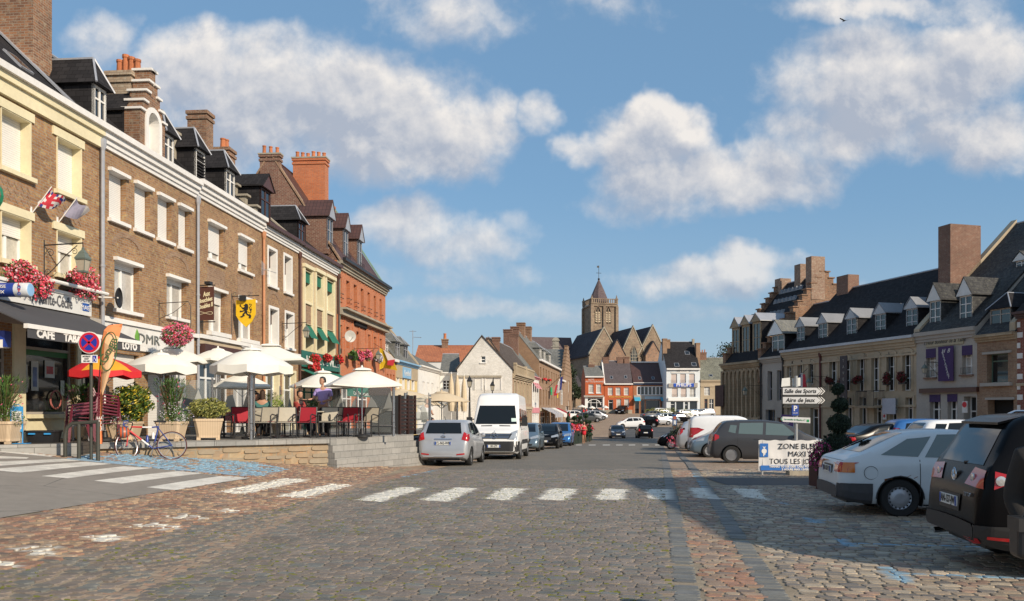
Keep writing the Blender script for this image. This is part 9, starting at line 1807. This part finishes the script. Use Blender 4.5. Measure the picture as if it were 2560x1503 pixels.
def head(par,c,yaw,hair,s=1.,long=False,mt=None,tilt=0):
    """face looks along local -Y before yaw"""
    T=Matrix.Translation(c)@Matrix.Rotation(yaw,4,'Z')@Matrix.Rotation(tilt,4,'X'); mt=mt or SK
    m=M(); m.T=T; n=16; rows=[(-.115,.030,.035,-.03),(-.10,.045,.05,-.028),(-.07,.058,.068,-.018),(-.03,.067,.082,-.008),(.01,.072,.092,0),(.05,.073,.095,.004),(.085,.064,.082,.006),(.11,.042,.055,.006),(.122,.012,.015,.005)]
    vs=[];
    for z,a,b,oy in rows:
        for j in range(n):
            t=2*math.pi*j/n; vs.append((a*s*math.sin(t),(oy-b*math.cos(t))*s,z*s))
    fs=[(i*n+j,i*n+(j+1)%n,(i+1)*n+(j+1)%n,(i+1)*n+j) for i in range(len(rows)-1) for j in range(n)]+[tuple(range((len(rows)-1)*n,len(rows)*n)),tuple(range(n-1,-1,-1))]
    m.faces(vs,fs)
    m.faces([(-.012*s,-.083*s,.02*s),(.012*s,-.083*s,.02*s),(.018*s,-.088*s,-.03*s),(-.018*s,-.088*s,-.03*s),(0,-.112*s,-.022*s),(0,-.092*s,.02*s)],[(0,5,4,3),(5,1,2,4),(3,4,2)])
    for e in(-1,1): m.lathe([(.018*s,0),(.022*s,.008*s),(.01*s,.012*s)],(e*.072*s,.005*s,-.005*s),8,axis='x')
    h=m.build('head',mt,par,smooth=70)
    m=M(); m.T=T; [m.ball((e*.027*s,-.083*s,.018*s),.010*s,6,4) for e in(-1,1)]; m.build('eyes',BLK,h); m=M(); m.T=T; m.box(-.022*s,.022*s,-.0885*s,-.080*s,-.060*s,-.052*s); m.build('mouth',mat('lips',(.35,.10,.08),.5),h)
    m=M(); m.T=T; vs=[];R_=[(-.05 if not long else -.16,.077,.095,.022),(.0,.080,.100,.016),(.05,.081,.103,.010),(.09,.072,.092,.008),(.12,.05,.062,.006),(.135,.01,.012,.005)]
    for z,a,b,oy in R_:
        for j in range(n):
            t=2*math.pi*j/n; f=math.cos(t); front=f>.35 and z<.06
            k=1 if not front else .80
            vs.append((a*s*math.sin(t)*k,(oy-b*math.cos(t)*k)*s,(z if not front else max(z,.055))*s))
    m.faces(vs,[(i*n+j,i*n+(j+1)%n,(i+1)*n+(j+1)%n,(i+1)*n+j) for i in range(len(R_)-1) for j in range(n)]); m.build('hair',hair,h,smooth=70); return h
def hand(par,c,d,mt=None,s=1.):
    """small hand at c pointing along d, five separate curled fingers"""
    d=Vector(d).normalized(); a=d.orthogonal().normalized(); b=d.cross(a); c=Vector(c); L=[]
    L.append(([c,c+d*.045*s,c+d*.085*s],[.024*s,.034*s,.030*s]))
    for i,l in enumerate((.060,.072,.068,.052)):
        o=c+d*.085*s+a*(.027-.018*i)*s; L.append(([o,o+d*l*.55*s+b*.008*s,o+d*l*.9*s+b*.028*s],[.0095*s,.0085*s,.007*s]))
    o=c+d*.03*s+a*.03*s; L.append(([o,o+a*.025*s+d*.03*s+b*.01*s,o+a*.03*s+d*.06*s+b*.02*s],[.011*s,.010*s,.008*s])); return L
def torso(hip,neck,r1,r2,mt,par,arms=(),extra=(),name='shirt'):
    h=Vector(hip);n=Vector(neck); mid=h.lerp(n,.45); ch=h.lerp(n,.78); L=[([h,mid,ch,n],[(r1,r1*.95),(r1*.95,r1*.9),(r2,r2*.92),(r2*.38,r2*.38)])]
    for pts,rr in arms: L.append(([ch]+pts,[r2*.6]+rr))
    for pts,rr in extra: L.append((pts,rr))
    return skinned(name,L,mt,par)
# waiter in lilac polo
d=25.2; x,y=onpx(808,d); z=deckz(d); r=root('person',(x,y,z),.0,'man in a lilac polo shirt standing with a tray among the terrace tables','person')
LIL=mat('lilac_cloth',(.42,.32,.66),.8,var=.08); TRS=mat('dark_trousers',(.025,.025,.03),.8)
b=skinned('body',[([(0,0,.92),(-.0,0,1.15),(0,0,1.40),(0,-.01,1.50),(-.01,-.02,1.60)],[.13,.12,.14,.055,.06]),([(0,0,.92),(-.09,0,.86),(-.10,0,.48),(-.10,.02,.08),(-.10,-.12,.04)],[.12,.095,.07,.05,.04]),([(0,0,.92),(.09,0,.86),(.10,.02,.48),(.10,.05,.08),(.10,-.10,.04)],[.12,.095,.07,.05,.04]),([(0,0,1.40),(.20,0,1.38),(.24,.02,1.12),(.02,-.22,1.05)],[.13,.06,.045,.035]),([(0,0,1.40),(-.20,0,1.38),(-.27,-.05,1.14),(-.42,-.22,1.10)],[.13,.06,.045,.035])],SK,r)
torso((0,0,.90),(0,0,1.47),.165,.19,LIL,r,arms=(([(.2,0,1.38),(.24,.02,1.20)],[.085,.075]),([(-.2,0,1.38),(-.26,-.03,1.20)],[.085,.075]))); skinned('trousers',[([(0,0,.95),(0,0,.86)],[.15,.14]),([(0,0,.86),(-.10,0,.80),(-.10,0,.48),(-.10,.02,.08)],[.13,.115,.085,.075]),([(0,0,.86),(.10,0,.80),(.10,.02,.48),(.10,.05,.08)],[.13,.115,.085,.075])],TRS,r)
head(r,(-.015,-.03,1.69),-.9,HRD); skinned('hand',hand(r,(-.43,-.23,1.10),(-1,-.6,0)),SK,r); skinned('hand',hand(r,(.0,-.25,1.05),(-1,-.5,0)),SK,r)
tr=root('tray',(x-.42,y-.38,z+1.08),0,'round dark tray held by the man in the lilac polo','tray'); M().lathe([(.19,0),(.2,.02),(.19,.025)],(0,0,0),20).build('plate',BLK,tr)
def sitter(label,px,d,yaw,shirt,hair,long=False,armup=None,dz=0,hy=None):
    x,y=onpx(px,d); z=deckz(d); r=root('person',(x,y,z+dz),yaw,label,'person','people seated on the terrace')
    ar=[([(.19,0,1.02),(.24,-.05,.78),(.16,-.30,.74)],[.055,.045,.035])]; 
    if armup: al=([(-.19,0,1.02),(-.30,-.08,1.20),(-.34,-.10,1.48)],[.055,.045,.033])
    else: al=([(-.19,0,1.02),(-.24,-.05,.78),(-.16,-.30,.74)],[.055,.045,.035])
    b=skinned('body',[([(0,0,.50),(0,0,.75),(0,0,1.04),(0,-.01,1.14),(0,-.01,1.2)],[.14,.12,.13,.05,.055]),([(0,0,.50),(.1,-.08,.50),(.12,-.45,.50),(.12,-.46,.08),(.12,-.58,.04)],[.12,.09,.065,.045,.04]),([(0,0,.50),(-.1,-.08,.50),(-.12,-.45,.50),(-.12,-.46,.08),(-.12,-.58,.04)],[.12,.09,.065,.045,.04]),([(0,0,1.04)]+ar[0][0],[.12]+ar[0][1]),([(0,0,1.04)]+al[0],[.12]+al[1])],SK,r)
    torso((0,0,.50),(0,0,1.11),.16,.18,shirt,r,arms=(([(.2,0,1.02),(.24,-.04,.88)],[.075,.065]),([(-.2,0,1.02),((-.26,-.04,1.1) if armup else (-.24,-.04,.88))],[.075,.065])))
    skinned('trousers',[([(0,0,.50),(.1,-.06,.52),(.12,-.42,.52),(.12,-.46,.12)],[.15,.11,.085,.07]),([(0,0,.50),(-.1,-.06,.52),(-.12,-.42,.52),(-.12,-.46,.12)],[.15,.11,.085,.07])],TRS,r)
    head(r,(0,-.02,1.30),hy or 0,hair,long=long); skinned('hand',hand(r,(.16,-.31,.74),(-.2,-1,-.1)),SK,r); skinned('hand',hand(r,(-.34,-.10,1.49) if armup else (-.16,-.31,.74),(0,0,1) if armup else (.2,-1,-.1)),SK,r); return r
GRS=mat('grey_cloth',(.25,.25,.25),.8); TEA=mat('teal_cloth',(.05,.16,.15),.8); WHC=mat('white_cloth',(.65,.65,.66),.8)
sitter('woman with bobbed brown hair seated with her back to the square',656,25.6,3.3,TEA,HRB,long=True); sitter('man in white behind the thick chrome pole, head turned to the right',636,26.2,.8,WHC,HRD,hy=.6); sitter('dark-haired woman seated behind the chrome pole',643,25.8,.1,TRS,HRD,long=True,dz=-.08)
sitter('person with one bare arm raised high beside the red armchairs',748,26.0,1.2,mat('red_cloth',(.35,.05,.04),.8),HRD,armup=True); sitter('diner at the table under the beige umbrellas in a pale shirt',1066,36,.5,WHC,HRB)
# woman in red dress by the flower bed
x,y=P(*KE(782,1435)); y+=0; d=y; r=root('person',(x,y,gz(x,y)),.2,'woman in a short red dress walking past the flower bed','person'); RDD=mat('red_dress',(.62,.012,.03),.7,var=.1)
skinned('body',[([(0,0,.90),(0,0,1.12),(0,0,1.36),(0,-.01,1.46),(0,-.01,1.54)],[.12,.10,.12,.045,.05]),([(0,0,.9),(-.08,0,.84),(-.09,-.03,.46),(-.08,.02,.08),(-.08,-.12,.03)],[.11,.085,.058,.04,.035]),([(0,0,.9),(.08,0,.84),(.10,.10,.46),(.12,.25,.12),(.13,.16,.04)],[.11,.085,.058,.04,.035]),([(0,0,1.36),(.17,0,1.34),(.25,.05,1.10),(.12,-.16,1.08)],[.11,.045,.036,.028]),([(0,0,1.36),(-.17,0,1.34),(-.24,.0,1.10),(-.08,-.2,1.10)],[.11,.045,.036,.028])],SK,r)
torso((0,0,.62),(0,0,1.44),.20,.145,RDD,r,name='dress'); head(r,(0,-.03,1.62),.3,HRB,long=True); skinned('hand',hand(r,(.11,-.17,1.08),(-1,-.3,0)),SK,r); skinned('hand',hand(r,(-.07,-.21,1.10),(1,-.3,0)),SK,r)
# far diners in red at the inn
for i,(px,c_) in enumerate(((1459,RDD),(1466,RDD),(1481,WHC))):
    x,y=onpx(px,151); r=root('person',(x,y,gz(x,y)),i*.7,['person in red at the far left of the inn terrace','person in red second from the left at the inn','person in white at the inn terrace'][i],'person','guests at the inn'); skinned('body',[([(0,0,.5),(0,0,1.0),(0,0,1.15)],[.13,.15,.06]),([(0,0,.5),(.1,-.4,.5),(.1,-.4,.05)],[.12,.07,.05]),([(0,0,.5),(-.1,-.4,.5),(-.1,-.4,.05)],[.12,.07,.05])],SK,r,1); torso((0,0,.5),(0,0,1.1),.18,.2,c_,r); head(r,(0,0,1.25),0,HRB)
# person at the right edge with a camera bag
KNT=mat('dark_knit',(.035,.030,.026),.9,kind='wood',var=.2,bump=.4); d=5.15; x,y=onpx(2645,d); r=root('person',(x,y,0),-.75,'dark-haired person in a brown knitted top, cut off by the right edge','person')
r.rotation_euler=(0,0,-.35)
skinned('body',[([(0,0,.94),(0,0,1.18),(0,0,1.42),(0,-.01,1.52),(0,-.02,1.60)],[.13,.115,.14,.052,.055]),([(0,0,.94),(-.09,0,.88),(-.10,0,.50),(-.10,.02,.08),(-.10,-.13,.04)],[.12,.10,.07,.05,.04]),([(0,0,.94),(.09,0,.88),(.10,0,.50),(.10,.03,.08),(.10,-.10,.04)],[.12,.10,.07,.05,.04]),([(0,0,1.42),(-.19,0,1.40),(-.235,.03,1.12),(-.17,-.14,.92)],[.13,.058,.045,.034]),([(0,0,1.42),(.19,0,1.40),(.24,.02,1.12),(.10,-.2,1.12)],[.13,.058,.045,.034])],SK,r)
torso((0,0,.90),(0,0,1.50),.165,.185,KNT,r,arms=(([(-.19,0,1.40),(-.24,.03,1.13),(-.18,-.12,.95)],[.085,.068,.052]),([(.19,0,1.40),(.25,.02,1.13),(.12,-.18,1.12)],[.085,.068,.052])),name='pullover')
skinned('shorts',[([(0,0,.98),(0,0,.88)],[.15,.15]),([(0,0,.88),(-.10,0,.84),(-.105,0,.70)],[.14,.12,.11]),([(0,0,.88),(.10,0,.84),(.105,0,.70)],[.14,.12,.11])],TRS,r)
head(r,(0,-.035,1.685),-.6,HRB,mt=SK,long=False,s=1.05); skinned('hand',hand(r,(-.17,-.15,.92),(.15,-.3,-1)),SK,r); skinned('hand',hand(r,(.10,-.21,1.12),(-1,-.2,0)),SK,r)
bg=root('shoulder_bag',(x-.20,y-.14,.80),-.2,'black camera bag hanging at the hip of the person at the right edge','bag'); m=M(); m.box(-.15,.15,-.09,.09,0,.24); o=m.build('bag',BLK,bg); md=o.modifiers.new('b','BEVEL'); md.width=.035; md.segments=3; m=M(); m.box(-.155,.155,-.1,.08,.17,.25); m.build('flap',TRIM,bg); M().tube([(-.1,0,.22),(.0,-.02,.5),(.14,-.04,.72)],.012,6).build('strap',BLK,bg)
